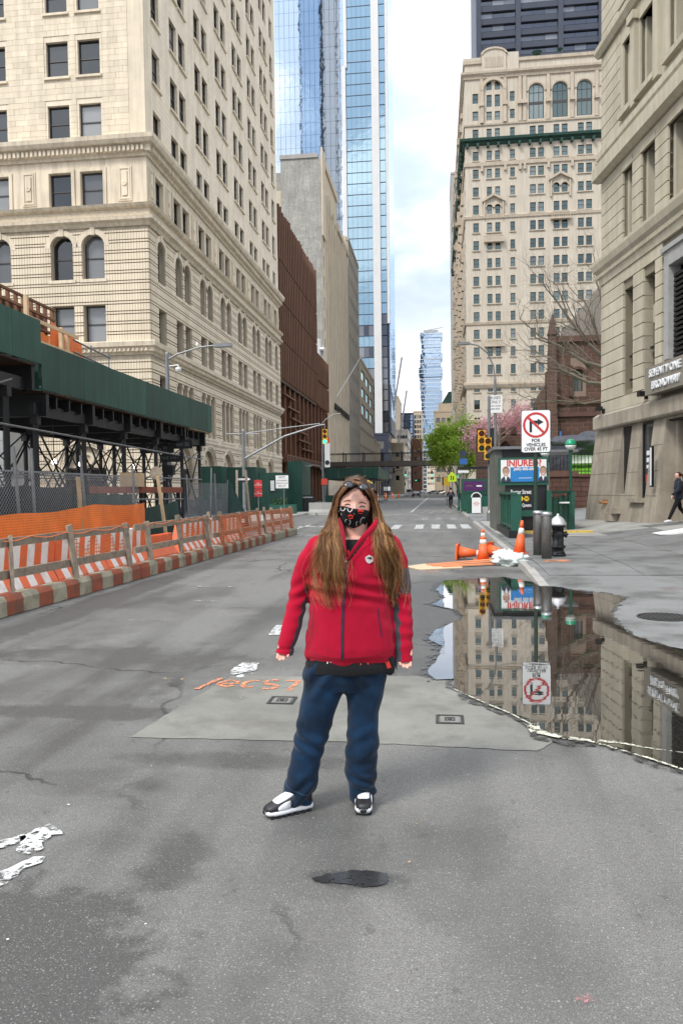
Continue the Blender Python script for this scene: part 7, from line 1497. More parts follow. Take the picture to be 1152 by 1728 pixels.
for q in (lL,lR): limb(bd,armpts(q),[.072,.062,.050,.045,.038],14)
BODY = finish(voxel(bd,.0045,3,.4),'body',['skin_fair'],WOM)
# --- jacket
jk = MB(); JR = [ringz(1113,514,658,.155),ringz(1106,511,661,.165),ringz(1085,512,662,.172),ringz(1050,516,659,.160,.095),ringz(1000,523,652,.145,.09),ringz(965,525,651,.155,.08),ringz(940,524,657,.150,.085),ringz(920,523,666,.140,.092),ringz(905,531,660,.112,.1),ringz(894,548,646,.090,.1),ringz(884,566,634,.078,.1)]
loft(jk,JR,36,p=2.25); limb(jk,[K(539,919),K(519,946,.105),K(509,974,.11),K(503,1003,.11),K(491,1050,.085),K(480,1088,.06),K(477.5,1098,.057),K(474.5,1112,.052)],[.060,.057,.054,.050,.048,.043,.042,.042],20); limb(jk,[K(653,919),K(666,947,.105),K(672,982,.11),K(674,1018,.105),K(676.5,1060,.085),K(678,1103,.06),K(678,1112,.058),K(678,1126,.053)],[.060,.057,.054,.051,.049,.043,.042,.042],20)
jm = voxel(jk,.007,5,.5)
eL = K(503,1003,.1); eR = K(675,1018,.1)
def jfold(p,n):
    d = .0040*noi3(p,8)+.0022*noi3(p,20)
    for e,sgn in ((eL,-1),(eR,1)):
        w = math.exp(-((p.x-e.x)/.075)**2-((p.z-e.z)/.10)**2); d += .008*w*(.5+noi3(p,7,9.))*math.sin((p.z+sgn*p.x*.55)*95+4*noi3(p,5))
        w2 = math.exp(-((p.x-e.x)/.09)**2)*smooth01(.98,.80,p.z)*(1 if abs(p.x-.075) > .2 else 0); d += .007*w2*(.4+noi3(p,6,5.))*math.sin((p.z+sgn*p.x*.3)*70+5*noi3(p,6))
    if abs(p.x-.075) < .21:
        d += .0085*smooth01(1.12,.86,p.z)*math.sin(p.x*26+p.z*9+3*noi3(p,4))*(.6+noi3(p,3)); d += .009*math.exp(-((p.z-1.11)/.06)**2)*math.sin(p.z*85+p.x*18+3*noi3(p,4))
        d -= .010*smooth01(.792,.768,p.z)
    d -= .006*math.exp(-((p.z-.822)/.006)**2)*(1 if p.x < -.15 else 0)
    return d
vl0,vz0 = K(583,944).x,K(583,944).z
def inV(c): 
    if c.z < vz0 or c.y > .09: return False
    t_ = c.z-vz0; return vl0-.16*t_-.004 < c.x < vl0+.85*t_+.004
def jmat(c,n):
    if c.x < K(522,1000).x-.01 and c.z < 1.13 and (n.x > .55): return 1
    if c.x > K(661,1000).x-.005 and c.z < 1.09 and n.x < -.35 : return 1
    if c.x > K(672,980).x-.01 and K(680,1000).z < c.z < K(680,957).z and n.x > -.1: return 1
    return 0
cL,cR = K(477.5,1100,.057),K(678,1115,.058); cdL,cdR = (K(474.5,1112,.052)-K(480,1088,.06)).normalized(),(K(678,1126,.053)-K(678,1103,.06)).normalized()
def cuffed(p): return (p.x < K(505,1100).x and (p-cL).dot(cdL) > 0) or (p.x > K(664,1110).x and (p-cR).dot(cdR) > 0 and p.z < .82)
jo = finish(jm,'jacket',['fleece_red','panel_grey'],WOM,jmat,jfold)
bm = bmesh.new(); bm.from_mesh(jo.data); bmesh.ops.delete(bm,geom=[f for f in bm.faces if inV(f.calc_center_median()) or cuffed(f.calc_center_median()) or (f.calc_center_median().z > K(600,890).z and f.normal.z > .5)],context='FACES'); bm.to_mesh(jo.data); bm.free()
JBV = BVHTree.FromPolygons([v.co.copy() for v in jo.data.vertices],[tuple(p.vertices) for p in jo.data.polygons])
def jy(x,z,dflt=-.06):
    h_ = JBV.ray_cast(Vector((x,-1,z)),Vector((0,1,0))); return h_[0].y if h_[0] is not None and h_[0].y < .2 else dflt
def decal(name,mat,pts,w,bvh,off=.003,parent=WOM,n=10,closed=False):
    """flat printed/sewn strip that follows a surface: pts in (x,z), seen from the front"""
    m = MB(); Q = []
    for a,c in zip(pts,pts[1:]): Q += [(a[0]+(c[0]-a[0])*i/n,a[1]+(c[1]-a[1])*i/n) for i in range(n)]
    Q.append(pts[-1]); ok = 0
    for i,(x,z) in enumerate(Q):
        a = Q[max(i-1,0)]; c = Q[min(i+1,len(Q)-1)]; dx,dz = c[0]-a[0],c[1]-a[1]; l_ = math.hypot(dx,dz) or 1; nx,nz_ = -dz/l_,dx/l_
        for s in (-1,1):
            X,Z = x+nx*w/2*s,z+nz_*w/2*s; h_ = bvh.ray_cast(Vector((X,-1,Z)),Vector((0,1,0))); yy = h_[0].y if h_[0] is not None else (m.v[-1][1]+off if m.v else 0); m.v.append((X,yy-off,Z))
    for i in range(len(Q)-1): m.f.append([2*i,2*i+1,2*i+3,2*i+2]); m.m.append(0)
    return m.build(name,mat,parent,True,world=False)
kx = lambda px,py: (K(px,py,-.06).x,K(px,py,-.06).z)
decal('zip','zip_purple',[kx(583,947),kx(581,980),kx(577,1020),kx(575,1060),kx(574,1110)],.014,JBV)
decal('zip_teeth','shoe_black',[kx(583,947),kx(581,980),kx(577,1020),kx(575,1060),kx(574,1110)],.004,JBV,.005)
decal('pocket_zip','zip_purple',[kx(635,1027),kx(637,1045),kx(641,1075)],.006,JBV); decal('pocket_zip','fleece_dark',[kx(527,1020),kx(524,1050),kx(521,1080)],.004,JBV)
decal('hem_seam','fleece_dark',[kx(514,1104),kx(560,1108),kx(610,1108),kx(658,1103)],.004,JBV,.002,n=16); decal('shoulder_seam','fleece_dark',[kx(648,898),kx(662,915),kx(668,945)],.003,JBV,.002); decal('shoulder_seam','fleece_dark',[kx(545,900),kx(530,918),kx(524,945)],.003,JBV,.002)
lg = MB(); c0 = kx(621,943); h_ = jy(*c0); lg.lathe([(.0,0),(.021,0),(.021,.002),(.0,.003)],6,T=Matrix.Translation((c0[0],h_-.004,c0[1]))@Matrix.Rotation(rad(90),4,'X')@Matrix.Rotation(rad(30),4,'Z')); lo_ = lg.build('chest_logo','logo_grey',WOM,world=False)
lg = MB(); lg.prism([(c0[0]-.012,c0[1]+.008),(c0[0]+.010,c0[1]+.012),(c0[0]+.013,c0[1]-.002),(c0[0]-.002,c0[1]+.002)],h_-.009,h_-.0075,'xz'); link('logo_mark',lg.mesh('logo_mark','panel_grey'),lo_)
zp = MB(); c1_ = K(583,944,-.09); zp.cbox((c1_.x,jy(c1_.x,c1_.z)-.008,c1_.z),(.010,.006,.022)); zp.build('zip_pull','steel',WOM,world=False)
# collar flaps standing along the open neck
def strip(name,mat,A,B,thick=.006,parent=WOM):
    m = MB(); n_ = len(A)
    for a,b in zip(A,B): m.v += [tuple(a),tuple(b),tuple(Vector(a)+Vector((0,thick,0))),tuple(Vector(b)+Vector((0,thick,0)))]
    for i in range(n_-1): o_ = 4*i; m.f += [[o_,o_+1,o_+5,o_+4],[o_+2,o_+6,o_+7,o_+3],[o_,o_+4,o_+6,o_+2],[o_+1,o_+3,o_+7,o_+5]]; m.m += [0]*4
    return m.build(name,mat,parent,True,world=False,fix=True)
strip('collar','fleece_dark',[K(583,946,-.088),K(579,925,-.075),K(575,905,-.045),K(571,888,.0),K(569,876,.04)],[K(584,944,-.098),K(583,924,-.085),K(582,904,-.06),K(579,886,-.02),K(573,872,.03)]); strip('collar','fleece_red',[K(584,946,-.088),K(600,926,-.075),K(618,908,-.05),K(632,893,-.01),K(640,882,.04)],[K(583,943,-.098),K(596,921,-.088),K(611,901,-.068),K(625,886,-.03),K(634,874,.02)])
# --- shirt: hem below the jacket and the black top in the open neck
sh = MB(); loft(sh,[ringz(1127,512,657,.158),ringz(1116,512,658,.161),ringz(1095,521,650,.140),ringz(1050,526,648,.135,.095),ringz(1000,532,642,.12,.09),ringz(960,534,642,.13,.082),ringz(930,533,650,.140,.086),ringz(914,552,640,.112,.092),ringz(908,566,630,.092,.095)],30,p=2.2); limb(sh,[K(652,1112,.03),K(653,1126,.03),K(653,1132,.03)],[.03,.028,.024],10)
SHIRT = finish(voxel(sh,.008,2),'shirt',['shirt_black'],WOM,None,lambda p,n: .002*noi3(p,12)); SBV = BVHTree.FromPolygons([v.co.copy() for v in SHIRT.data.vertices],[tuple(p.vertices) for p in SHIRT.data.polygons])
rs_ = random.Random(3)
for k in range(11):
    px = 516+rs_.random()*140; a = kx(px,1116+rs_.uniform(-3,3)); decal('shirt_print','mask_red' if k%3==1 else 'mask_white',[a,(a[0]+rs_.uniform(-.008,.008),a[1]-.008)],rs_.uniform(.002,.006),SBV,.002,SHIRT,3)
decal('shirt_print','mask_red',[kx(586,928),kx(588,936)],.012,SBV,.002,SHIRT,3); decal('shirt_print','mask_red',[kx(650,1120),kx(654,1131)],.02,SBV,.002,SHIRT,3)
# --- jeans
jn_ = MB(); loft(jn_,[ringz(1108,516,650,.135),ringz(1125,510,649,.150),ringz(1140,508,647,.140),ringz(1158,516,638,.11)],28,p=2.3)
def leg(L_): loft(jn_,[ringz(py,a,b,hd,yc) for py,a,b,hd,yc in L_],24,p=2.15)
leg([(1130,512,584,.115,.1),(1158,507,579,.112,.1),(1200,500,561,.098,.1),(1250,491,546,.088,.095),(1275,486,538,.084,.095),(1300,480,533,.083,.095),(1325,473,527,.084,.1),(1342,470,522,.083,.105),(1352,470,521,.080,.105)])
leg([(1130,574,648,.115,.1),(1158,577,645,.112,.1),(1200,582,634,.098,.1),(1250,579,633,.088,.105),(1275,577,631,.085,.115),(1300,576,630,.084,.125),(1325,580,628,.084,.135),(1340,584,627,.082,.14),(1348,585,626,.080,.14)])
kL = K(518,1245,.1); kR = K(606,1255,.1)
def dfold(p,n):
    d = .003*noi3(p,14)+.004*noi3(p,6,3.)*abs(noi3(p,17))*2
    for k_,sg_ in ((kL,1),(kR,-1)):
        wx = math.exp(-((p.x-(k_.x+(p.z-k_.z)*(.12 if sg_ > 0 else .02)))/.10)**2)
        d += .009*wx*math.exp(-((p.z-k_.z)/.09)**2)*math.sin((p.z+sg_*p.x*.6)*62+3*noi3(p,6))
        d += .011*wx*smooth01(.26,.08,p.z)*math.sin((p.z-sg_*p.x*.5)*80+4*noi3(p,7))
        d += .009*wx*smooth01(.48,.66,p.z)*math.sin((p.z*.8-sg_*p.x)*58+3*noi3(p,5))
    return d
JE = finish(voxel(jn_,.0065,4),'jeans',['denim','denim_light'],WOM,lambda c,n: 0,dfold); DBV = BVHTree.FromPolygons([v.co.copy() for v in JE.data.vertices],[tuple(p.vertices) for p in JE.data.polygons])
decal('hem_stitch','denim_light',[kx(472,1337),kx(490,1346),kx(512,1352)],.006,DBV,.002,JE); decal('hem_stitch','denim_light',[kx(587,1344),kx(606,1347),kx(625,1344)],.005,DBV,.002,JE)
decal('fly_seam','denim_light',[kx(579,1122),kx(580,1150)],.003,DBV,.002,JE)
# --- shoes
def shoe(loc, rz):
    T_ = Matrix.Translation(loc)@Matrix.Rotation(rz,4,'Z')@Matrix.Scale(.87,4)     # toe towards -y
    def L_(rows,name,mat,vox=None,parent=WOM,n=18,p=2.4):
        m = MB(); loft(m,[(T_@Vector((0,y,z)),T_.to_3x3()@Vector((w,0,0)),T_.to_3x3()@Vector((0,0,h))) for y,z,w,h in rows],n,p=p); return m.build(name,mat,parent,True,world=False,fix=True)
    sole = L_([(.142,.028,.022,.018),(.135,.028,.036,.022),(.09,.028,.042,.024),(.02,.027,.041,.021),(-.05,.027,.049,.021),(-.10,.028,.050,.020),(-.138,.031,.040,.017),(-.153,.034,.022,.011)],'sole','shoe_white')
    up = L_([(.136,.07,.022,.04),(.125,.075,.038,.05),(.07,.08,.042,.055),(.02,.075,.043,.047),(-.04,.064,.046,.037),(-.09,.054,.047,.030),(-.128,.046,.039,.024),(-.148,.044,.024,.016)],'upper','shoe_black')
    tg = L_([(.03,.106,.028,.03),(.0,.102,.032,.024),(-.04,.092,.036,.018),(-.08,.078,.034,.014),(-.105,.066,.022,.009)],'tongue','shoe_white')
    for s in (-1,1):
        L_([(-.01,.062,.006,.020),(-.04,.056,.007,.020),(-.07,.050,.007,.015),(-.085,.048,.005,.009)],'side_panel','shoe_white').location = T_.to_3x3()@Vector((s*.0425,0,.006))
        for k in range(3): m = MB(); a = T_@Vector((s*.012,.012-k*.022,.118-k*.011)); c = T_@Vector((s*.041,.020-k*.02,.075-k*.008)); m.bar(a,c,.006,.006); m.build('stripe','shoe_white',WOM,world=False)
        for k in range(7): m = MB(); m.cbox((s*(.036 if k in (0,6) else .041),.112-k*.038,.007),(.014,.022,.014),0,T_); m.build('tread_lug','shoe_black',WOM,world=False)
    for k in range(4): m = MB(); m.bar(T_@Vector((-.026,.004-k*.022,.112-k*.012)),T_@Vector((.026,-.004-k*.022,.111-k*.012)),.007,.005); m.build('lace','shoe_white' if k%2 else 'shoe_black',WOM,world=False)
    L_([(-.135,.034,.034,.016),(-.15,.034,.026,.014),(-.157,.034,.012,.008)],'toe_cap','shoe_black')
a = K(484,1367,0); shoe((a.x-.012,.045,0),rad(-62)); shoe((K(607,1360,.1).x,.115,0),rad(-2))
# --- face
def on_head(px,py): 
    q = K(px,py,-.02); h_ = HBV.ray_cast(Vector((q.x,-1,q.z)),Vector((0,1,0))); return h_[0] if h_[0] is not None else q
for (px,py,s) in ((586,851.5,-1),(610.5,855,1)):
    kk = lambda dx,dy: (lambda q: (q.x,q.z))(K(px+dx,py+dy,-.02))
    decal('iris','eye_dark',[kk(-3.4,.6),kk(0,.1),kk(3.4,.7)],.0040,HBV,.0018); decal('upper_lid','lid_skin',[kk(-5.5,1.2),kk(-2,-1.4),kk(2.4,-1.2),kk(5.5,1.2)],.0042,HBV,.0025); decal('lashes','eye_dark',[kk(-5,1.1),kk(-2,-.6),kk(2.2,-.5),kk(5,1.2)],.0032,HBV,.0028); decal('lower_lid','lid_skin',[kk(-4.5,2.4),kk(0,2.9),kk(4.5,2.6)],.0025,HBV,.0015)
    decal('eyebrow','brow',[kk(-7*1 if s<0 else -5.5,-5.0 if s<0 else -6.0),kk(0,-7.0),kk(5.5 if s<0 else 7,-6.2 if s<0 else -4.2)],.0045,HBV,.0015)
# --- mask
mk_ = MB(); NA,NB = 26,14
def lerp(a,b,t_): return a+(b-a)*t_
tb = [(570,856),(578,853),(588,855.5),(597,857.5),(606,859),(615,860),(623,863)]; bb_ = [(570,870),(574,880),(584,889),(597,893),(609,892),(618,885),(623,876)]
def cur(P_,t_): s_ = t_*(len(P_)-1); i = min(int(s_),len(P_)-2); f = s_-i; return (lerp(P_[i][0],P_[i+1][0],f),lerp(P_[i][1],P_[i+1][1],f))
for i in range(NA+1):
    a_ = cur(tb,i/NA); b_2 = cur(bb_,i/NA)
    for j in range(NB+1):
        q = K(lerp(a_[0],b_2[0],j/NB),lerp(a_[1],b_2[1],j/NB),-.02); h_ = HBV.ray_cast(Vector((q.x,-1,q.z)),Vector((0,1,0))); yy = h_[0].y if h_[0] is not None else .06
        e = abs(i/NA-.5)*2; bul = .010*(1-e*e)*math.sin(math.pi*min(1,j/NB*1.05)); mk_.v.append((q.x,min(yy,.07)-.0045-bul,q.z))
for i in range(NA):
    for j in range(NB): q = i*(NB+1)+j; mk_.f.append([q,q+1,q+NB+2,q+NB+1]); mk_.m.append(0)
MK = mk_.build('face_mask','mask_black',WOM,True,world=False); sm_ = MK.modifiers.new('smooth','SMOOTH'); sm_.iterations = 3
MBV = BVHTree.FromPolygons([Vector(v) for v in mk_.v],mk_.f)
ko = lambda px,py: (K(px,py,-.03).x,K(px,py,-.03).z)
for pts,w,mt in (([(574,857),(575,861),(579,862),(582,859),(582,857)],.0030,'mask_white'),([(586,858),(587,862),(590,864),(593,861),(594,858)],.0030,'mask_white'),([(587,871),(590,869),(593,870),(596,871)],.008,'mask_red'),([(588,874),(592,875),(595,873)],.005,'mask_red'),([(603,862),(607,861),(613,863)],.010,'mask_red'),([(604,866),(611,867)],.004,'mask_red'),([(582,882),(582,878),(585,876)],.0026,'mask_white'),([(589,877),(591,881),(588,887)],.0026,'mask_white'),([(601,888),(600,882),(603,880)],.0026,'mask_white'),([(607,884),(608,877),(612,873),(615,875)],.0026,'mask_white'),([(575,866),(576,870)],.0025,'mask_white'),([(571,864),(572,861)],.004,'mask_white'),([(596,866),(598,868)],.002,'mask_white')):
    decal('mask_print',mt,[ko(*p) for p in pts],w,MBV,.0035,MK,5)
# --- hair: cap plus many tapering strands
hr = MB(); rh = random.Random(9)
def capz(d): return True
bm = bmesh.new(); bmesh.ops.create_icosphere(bm,subdivisions=5,radius=1)
for v in bm.verts:
    d = v.co.normalized(); x,y,z = d; s_ = 1.10+.03*noise.noise(d*6)+.02*math.sin(math.atan2(y,x)*38)
    pp = headpt(Vector((x,y,z)))*s_; pp.z += .006*max(0,z); v.co = hc+RH@(pp+Vector((0,.012,0)))
dele = []
for f in bm.faces:
    c = RH.inverted()@(f.calc_center_median()-hc); front = c.y < .0; hl_ = .078-.95*abs(c.x)**1.0*.9+.0
    if front and c.z < hl_+.012*noise.noise(c*60) and abs(c.x) < .083: dele.append(f)
    elif c.z < -.10: dele.append(f)
bmesh.ops.delete(bm,geom=dele,context='FACES'); cm = bpy.data.meshes.new('hair_cap'); bm.to_mesh(cm); bm.free(); cm.materials.append(MAT['hair_d']); cm.polygons.foreach_set('use_smooth',[True]*len(cm.polygons)); link('hair_cap',cm,WOM)
GL = [((597,812),2),((582,818),6),((567.5,838),4.5),((563,860),5),((560,885),8),((557,905),13),((555,930),19),((555,960),23),((556,985),23),((559,1014),18)]
GRR = [((601,812),2),((616,819),6),((629.5,838),4.5),((635,860),6),((639,885),8),((644,905),12),((651,930),16),((658,960),17),((663,985),15),((667,1014),11)]
def strand(mb,Gd,o,dep,rnd,end,r,mi,cl):
    """one strand; cl = (phase, frequency, amplitude, drift) shared by its lock"""
    pts = []; n_ = 34; ph,fq,am,dr = cl; ph += rnd.gauss(0,.25); am *= rnd.uniform(.6,1.4); sp_ = rnd.gauss(0,.055); ed = rnd.gauss(0,1.6)
    for i in range(n_+1):
        u = i/n_; t_ = u*end*(len(Gd)-1); k = min(int(t_),len(Gd)-2); f = t_-k; c = Vector(Gd[k][0]).lerp(Vector(Gd[k+1][0]),f); w = lerp(Gd[k][1],Gd[k+1][1],f); oo = o+dr*u+sp_*(.4+u)
        if t_ < 4.2: oo = max(-1,min(1,oo))
        px = c.x+w*oo+am*math.sin(fq*u+ph)*smooth01(.3,.9,u)+ed*smooth01(.75,1,u)+rnd.gauss(0,.09); py = c.y+(abs(oo)*3 if k < 3 else 0)+(.5*am*math.cos(fq*u+ph) if k > 5 else 0)
        if py < 900:
            q = K(px,py,.06); loc = RH.inverted()@(q-hc); rr_ = math.hypot(loc.x/.092,loc.z/.146); side = smooth01(.35,1.05,rr_); yb = -.072+.125*side if py > 815 else -.02+.05*side
            if py > 868: yb = lerp(yb,jy(q.x,K(px,905,.0).z,.02)-.02,smooth01(868,905,py))
            q = K(px,py,yb-.012*dep)
        else: q0 = K(px,py,-.05); q = K(px,py,min(jy(q0.x,q0.z,.0),.06)-.005-.032*dep)
        pts.append(q)
    rr2 = [max(.0004,r*(1-.8*(i/n_)**2)) for i in range(n_+1)]; ct = rnd.randint(9,19); up = rnd.choice((0,3,0,1))
    mb.path(pts[:ct+1],rr2[:ct+1],3,up,cap=False); mb.path(pts[ct:],rr2[ct:],3,mi,cap=False)
for Gd in (GL,GRR):
    for k in range(19):
        oc = -1+2*(k+.5)/19+rh.uniform(-.08,.08); cl = (rh.uniform(0,6.3),rh.uniform(13,26),rh.uniform(2.5,6.5),rh.uniform(-.3,.3)); en = rh.uniform(.80,1.02)-(.10 if abs(oc) > .75 else 0); dp = rh.random(); tone = rh.choice(((5,3,1,3),(2,5,2,1),(1,4,5,.5),(4,4,1,2)))
        for q in range(2): strand(hr,Gd,oc+rh.gauss(0,.03),dp*.5,rh,en*.92,.0030,rh.choice((3,0,0)),cl)
        for q in range(34): strand(hr,Gd,oc+rh.gauss(0,.05),dp+rh.uniform(-.15,.35),rh,min(1.04,en*rh.uniform(.86,1.05)),rh.uniform(.0008,.0016),rh.choices((0,1,2,3),tone)[0],cl)
    for k in range(46): strand(hr,Gd,rh.choice((-1,1))*rh.uniform(.8,1.5),rh.uniform(.6,1.4),rh,rh.uniform(.7,1.06),.0006,rh.choice((1,2,2)),(rh.uniform(0,6),rh.uniform(6,18),rh.uniform(3,7),rh.uniform(-.5,.5)))
hb = MB()
for P_ in ([(574,835,.07),(567,862,.09),(563,890,.085),(560,915,.03)],[(624,835,.07),(631,862,.09),(636,890,.085),(642,915,.03)]): limb(hb,[K(*p) for p in P_],[.028,.030,.030,.022],12)
limb(hb,[K(598,830,.13),K(600,870,.15),K(602,915,.17)],[.065,.088,.08],14); finish(voxel(hb,.008,3),'hair_back',['hair_d'],WOM,None,lambda p,n: .004*noi3(p,45))
hr.build('hair',['hair_a','hair_b','hair_c','hair_d'],WOM,True,world=False)
# top hair combed from the parting
ht = MB()
for k in range(520):
    s = -1 if k%2 else 1; u = rh.random(); st_ = RH@Vector((s*rh.uniform(0,.006),-.070+.15*u,.118-.05*abs(u-.45)**1.5)); pts = []
    for i in range(12):
        a = i/11*rad(rh.uniform(88,104)); yy = (-.070+.15*u)*(1-.25*math.sin(a))+.02*i/11; rr_ = Vector((s*math.sin(a)*.089,yy,.131*math.cos(a)*(1-.22*abs(yy+.0)/.1)+.004)); fy = .17*max(0,.55-u)*math.sin(a)**1.6*2; pts.append(hc+RH@(rr_+Vector((rh.gauss(0,.0008),.012+fy*.5+rh.gauss(0,.0008),rh.gauss(0,.0008)+rh.uniform(0,.002)))))
    ht.path(pts,[.0016]*11+[.0008],3,rh.choices((0,1,2,3),(4,3,1,3))[0],cap=False)
for k in range(26):
    a = rh.uniform(-1.2,1.2); b0 = hc+RH@Vector((.075*math.sin(a),.02+rh.uniform(-.05,.05),.112*math.cos(a)+.01)); d_ = Vector((math.sin(a)+rh.uniform(-.6,.6),rh.uniform(-.4,.4),.5)).normalized(); pts = [b0+d_*.022*i/6+Vector((rh.uniform(-1,1)*.012,0,.008))*(i/6)**2 for i in range(7)]; ht.path(pts,.0005,3,2,cap=False)
ht.build('hair_top',['hair_a','hair_b','hair_c','hair_d'],WOM,True,world=False)
# --- sunglasses pushed up on the head
sgx = MB(); ls = MB()
for px,py in ((588,818),(613,822)):
    c = K(px,py,-.062); T_ = Matrix.Translation(c)@Matrix.Rotation(rad(5),4,'Y')@Matrix.Rotation(rad(48),4,'X'); ls.lathe([(.0,.004),(.012,.0035),(.0225,0),(.0225,-.002)],18,T=T_@Matrix.Diagonal((1.05,.8,1,1)))
    n_ = 18; sgx.path([T_@Vector((.0245*math.cos(2*math.pi*i/n_),.019*math.sin(2*math.pi*i/n_),0)) for i in range(n_+1)],.0019,5)
a,b = K(595,819,-.068),K(606,821,-.068); sgx.path([a,(a+b)/2+Vector((0,-.004,.004)),b],.0018,5)
for p,q in (((581,817),(566,836)),((620,823),(631,846))): sgx.path([K(*p,-.055),K(*q,.03)],[.002,.0022],5)
so_ = sgx.build('sunglasses_frame','shoe_black',WOM,True,world=False); ls.build('sunglasses_lens','lens_dark',WOM,True,world=False)
hcp = MB(); a = K(620,812,-.03); hcp.bar(a,a+Vector((.022,.01,-.014)),.006,.006); hcp.build('hair_clip','hair_clip',WOM,world=False)

# ================================================================== passers-by (smaller in view)
fabric('coat_navy',(.010,.012,.022),.7,400,.2,.2); fabric('legging_black',(.007,.007,.008),.8,400,.2,.1); fabric('jacket_black',(.012,.012,.013),.8,300,.2,.1)
def walker(label, loc, rz, stride=.32, coat='coat_navy', legs='legging_black', shoe_='shoe_white', ponytail=True, arms=(.35,-.35), h=1.66, group=None):
    """profile walker facing -x before rotation"""
    r = thing('person',label,'person',loc,rz,group); s = h/1.66
    V = lambda x,y,z: Vector((x*s,y*s,z*s)); f1,f2 = -stride,stride*.95
    b = MB(); limb(b,[V(-.02,0,1.50),V(-.03,0,1.57)],[.075*s,.085*s],14); limb(b,[V(-.01,0,1.30),V(-.015,0,1.44)],[.05*s,.045*s],10); limb(b,[V(0,0,.9),V(0,0,1.25)],[.11*s,.12*s],12); limb(b,[V(-.115,0,1.51),V(-.122,0,1.505)],[.012*s,.008*s],6)
    for sd,a_ in ((-1,arms[0]),(1,arms[1])):
        sh_ = V(0,sd*.17,1.34); el = V(-a_*.32+.03,sd*.21,1.09); wr = V(-a_*.75-.02,sd*.2,.90); limb(b,[sh_,el,wr],[.04*s,.034*s,.026*s],8); limb(b,[wr,wr+V(-.02,0,-.05),wr+V(-.045,0,-.09)],[.026*s,.03*s,.018*s],8)
        for k in range(4): limb(b,[wr+V(-.03+.012*k,0,-.08),wr+V(-.045+.012*k,0,-.13)],[.008*s,.006*s],6)
    for sd,fx in ((-1,f1),(1,f2)): limb(b,[V(0,sd*.08,.88),V(fx*.42-.04,sd*.085,.48),V(fx+(.04 if fx > 0 else 0),sd*.085,.10)],[.075*s,.05*s,.036*s],10)
    finish(voxel(b,.010,3),'body',['skin_fair'],r)
    c = MB(); loft(c,[(V(.01,0,.78),V(.155,0,0),V(0,.20,0)),(V(.01,0,.95),V(.15,0,0),V(0,.19,0)),(V(0,0,1.15),V(.15,0,0),V(0,.19,0)),(V(0,0,1.3),V(.13,0,0),V(0,.19,0)),(V(0,0,1.38),V(.10,0,0),V(0,.13,0)),(V(-.01,0,1.45),V(.07,0,0),V(0,.07,0))],18)
    for sd,a_ in ((-1,arms[0]),(1,arms[1])): limb(c,[V(0,sd*.17,1.33),V(-a_*.32+.03,sd*.21,1.09),V(-a_*.75-.01,sd*.2,.92)],[.078*s,.062*s,.05*s],12)
    finish(voxel(c,.011,3),'coat',[coat],r,None,lambda p,n: .008*noi3(p,9)+.004*math.sin(p.z*60+8*noi3(p,5)))
    t_ = MB(); limb(t_,[V(0,0,.80),V(0,0,.9)],[.13*s,.135*s],14,1.2)
    for sd,fx in ((-1,f1),(1,f2)): limb(t_,[V(0,sd*.08,.86),V(fx*.42-.04,sd*.085,.48),V(fx+(.04 if fx > 0 else 0),sd*.085,.14)],[.092*s,.066*s,.05*s],12)
    finish(voxel(t_,.011,3),'trousers',[legs],r,None,lambda p,n: .004*noi3(p,14))
    for sd,fx,tl in ((-1,f1,.12),(1,f2,-.5)):
        m = MB(); T_ = Matrix.Translation(V(fx,sd*.085,.055 if tl > 0 else .10))@Matrix.Rotation(tl,4,'Y'); loft(m,[(T_@Vector((x,0,z)),T_.to_3x3()@Vector((0,w,0)),T_.to_3x3()@Vector((0,0,hh))) for x,z,w,hh in ((.09,.01,.02,.03),(.08,.015,.036,.05),(0,.01,.038,.05),(-.08,-.01,.042,.035),(-.14,-.02,.035,.025),(-.165,-.025,.015,.012))],12); m.build('shoe',shoe_,r,True,world=False,fix=True)
    hq = MB(); limb(hq,[V(.0,0,1.55),V(-.005,0,1.59)],[.092*s,.086*s],14)
    if ponytail: limb(hq,[V(.085,0,1.58),V(.15,0,1.53),V(.16,0,1.42)],[.03*s,.04*s,.015*s],10)
    me = voxel(hq,.009,2); bm = bmesh.new(); bm.from_mesh(me); bmesh.ops.delete(bm,geom=[f for f in bm.faces if (lambda q: q.x < -.045*s and q.z < 1.585*s)(f.calc_center_median())],context='FACES'); bm.to_mesh(me); bm.free(); finish(me,'hair',['hair_d'],r,None,lambda p,n: .004*noi3(p,40))
    return r
walker('woman in a dark navy coat and white trainers walking past the right building',(7.8,26.3,G(7.8,26.3)+.02),rad(8),.34)
walker('distant pedestrian in black on the right pavement',(3.2,118,.12),rad(80),.2,'jacket_black','legging_black','shoe_black',False,h=1.75)
walker('distant pedestrian by the left kerb near the notice boards',(-9.6,121,.13),rad(70),.2,'coat_navy','legging_black','shoe_black',False,h=1.75)
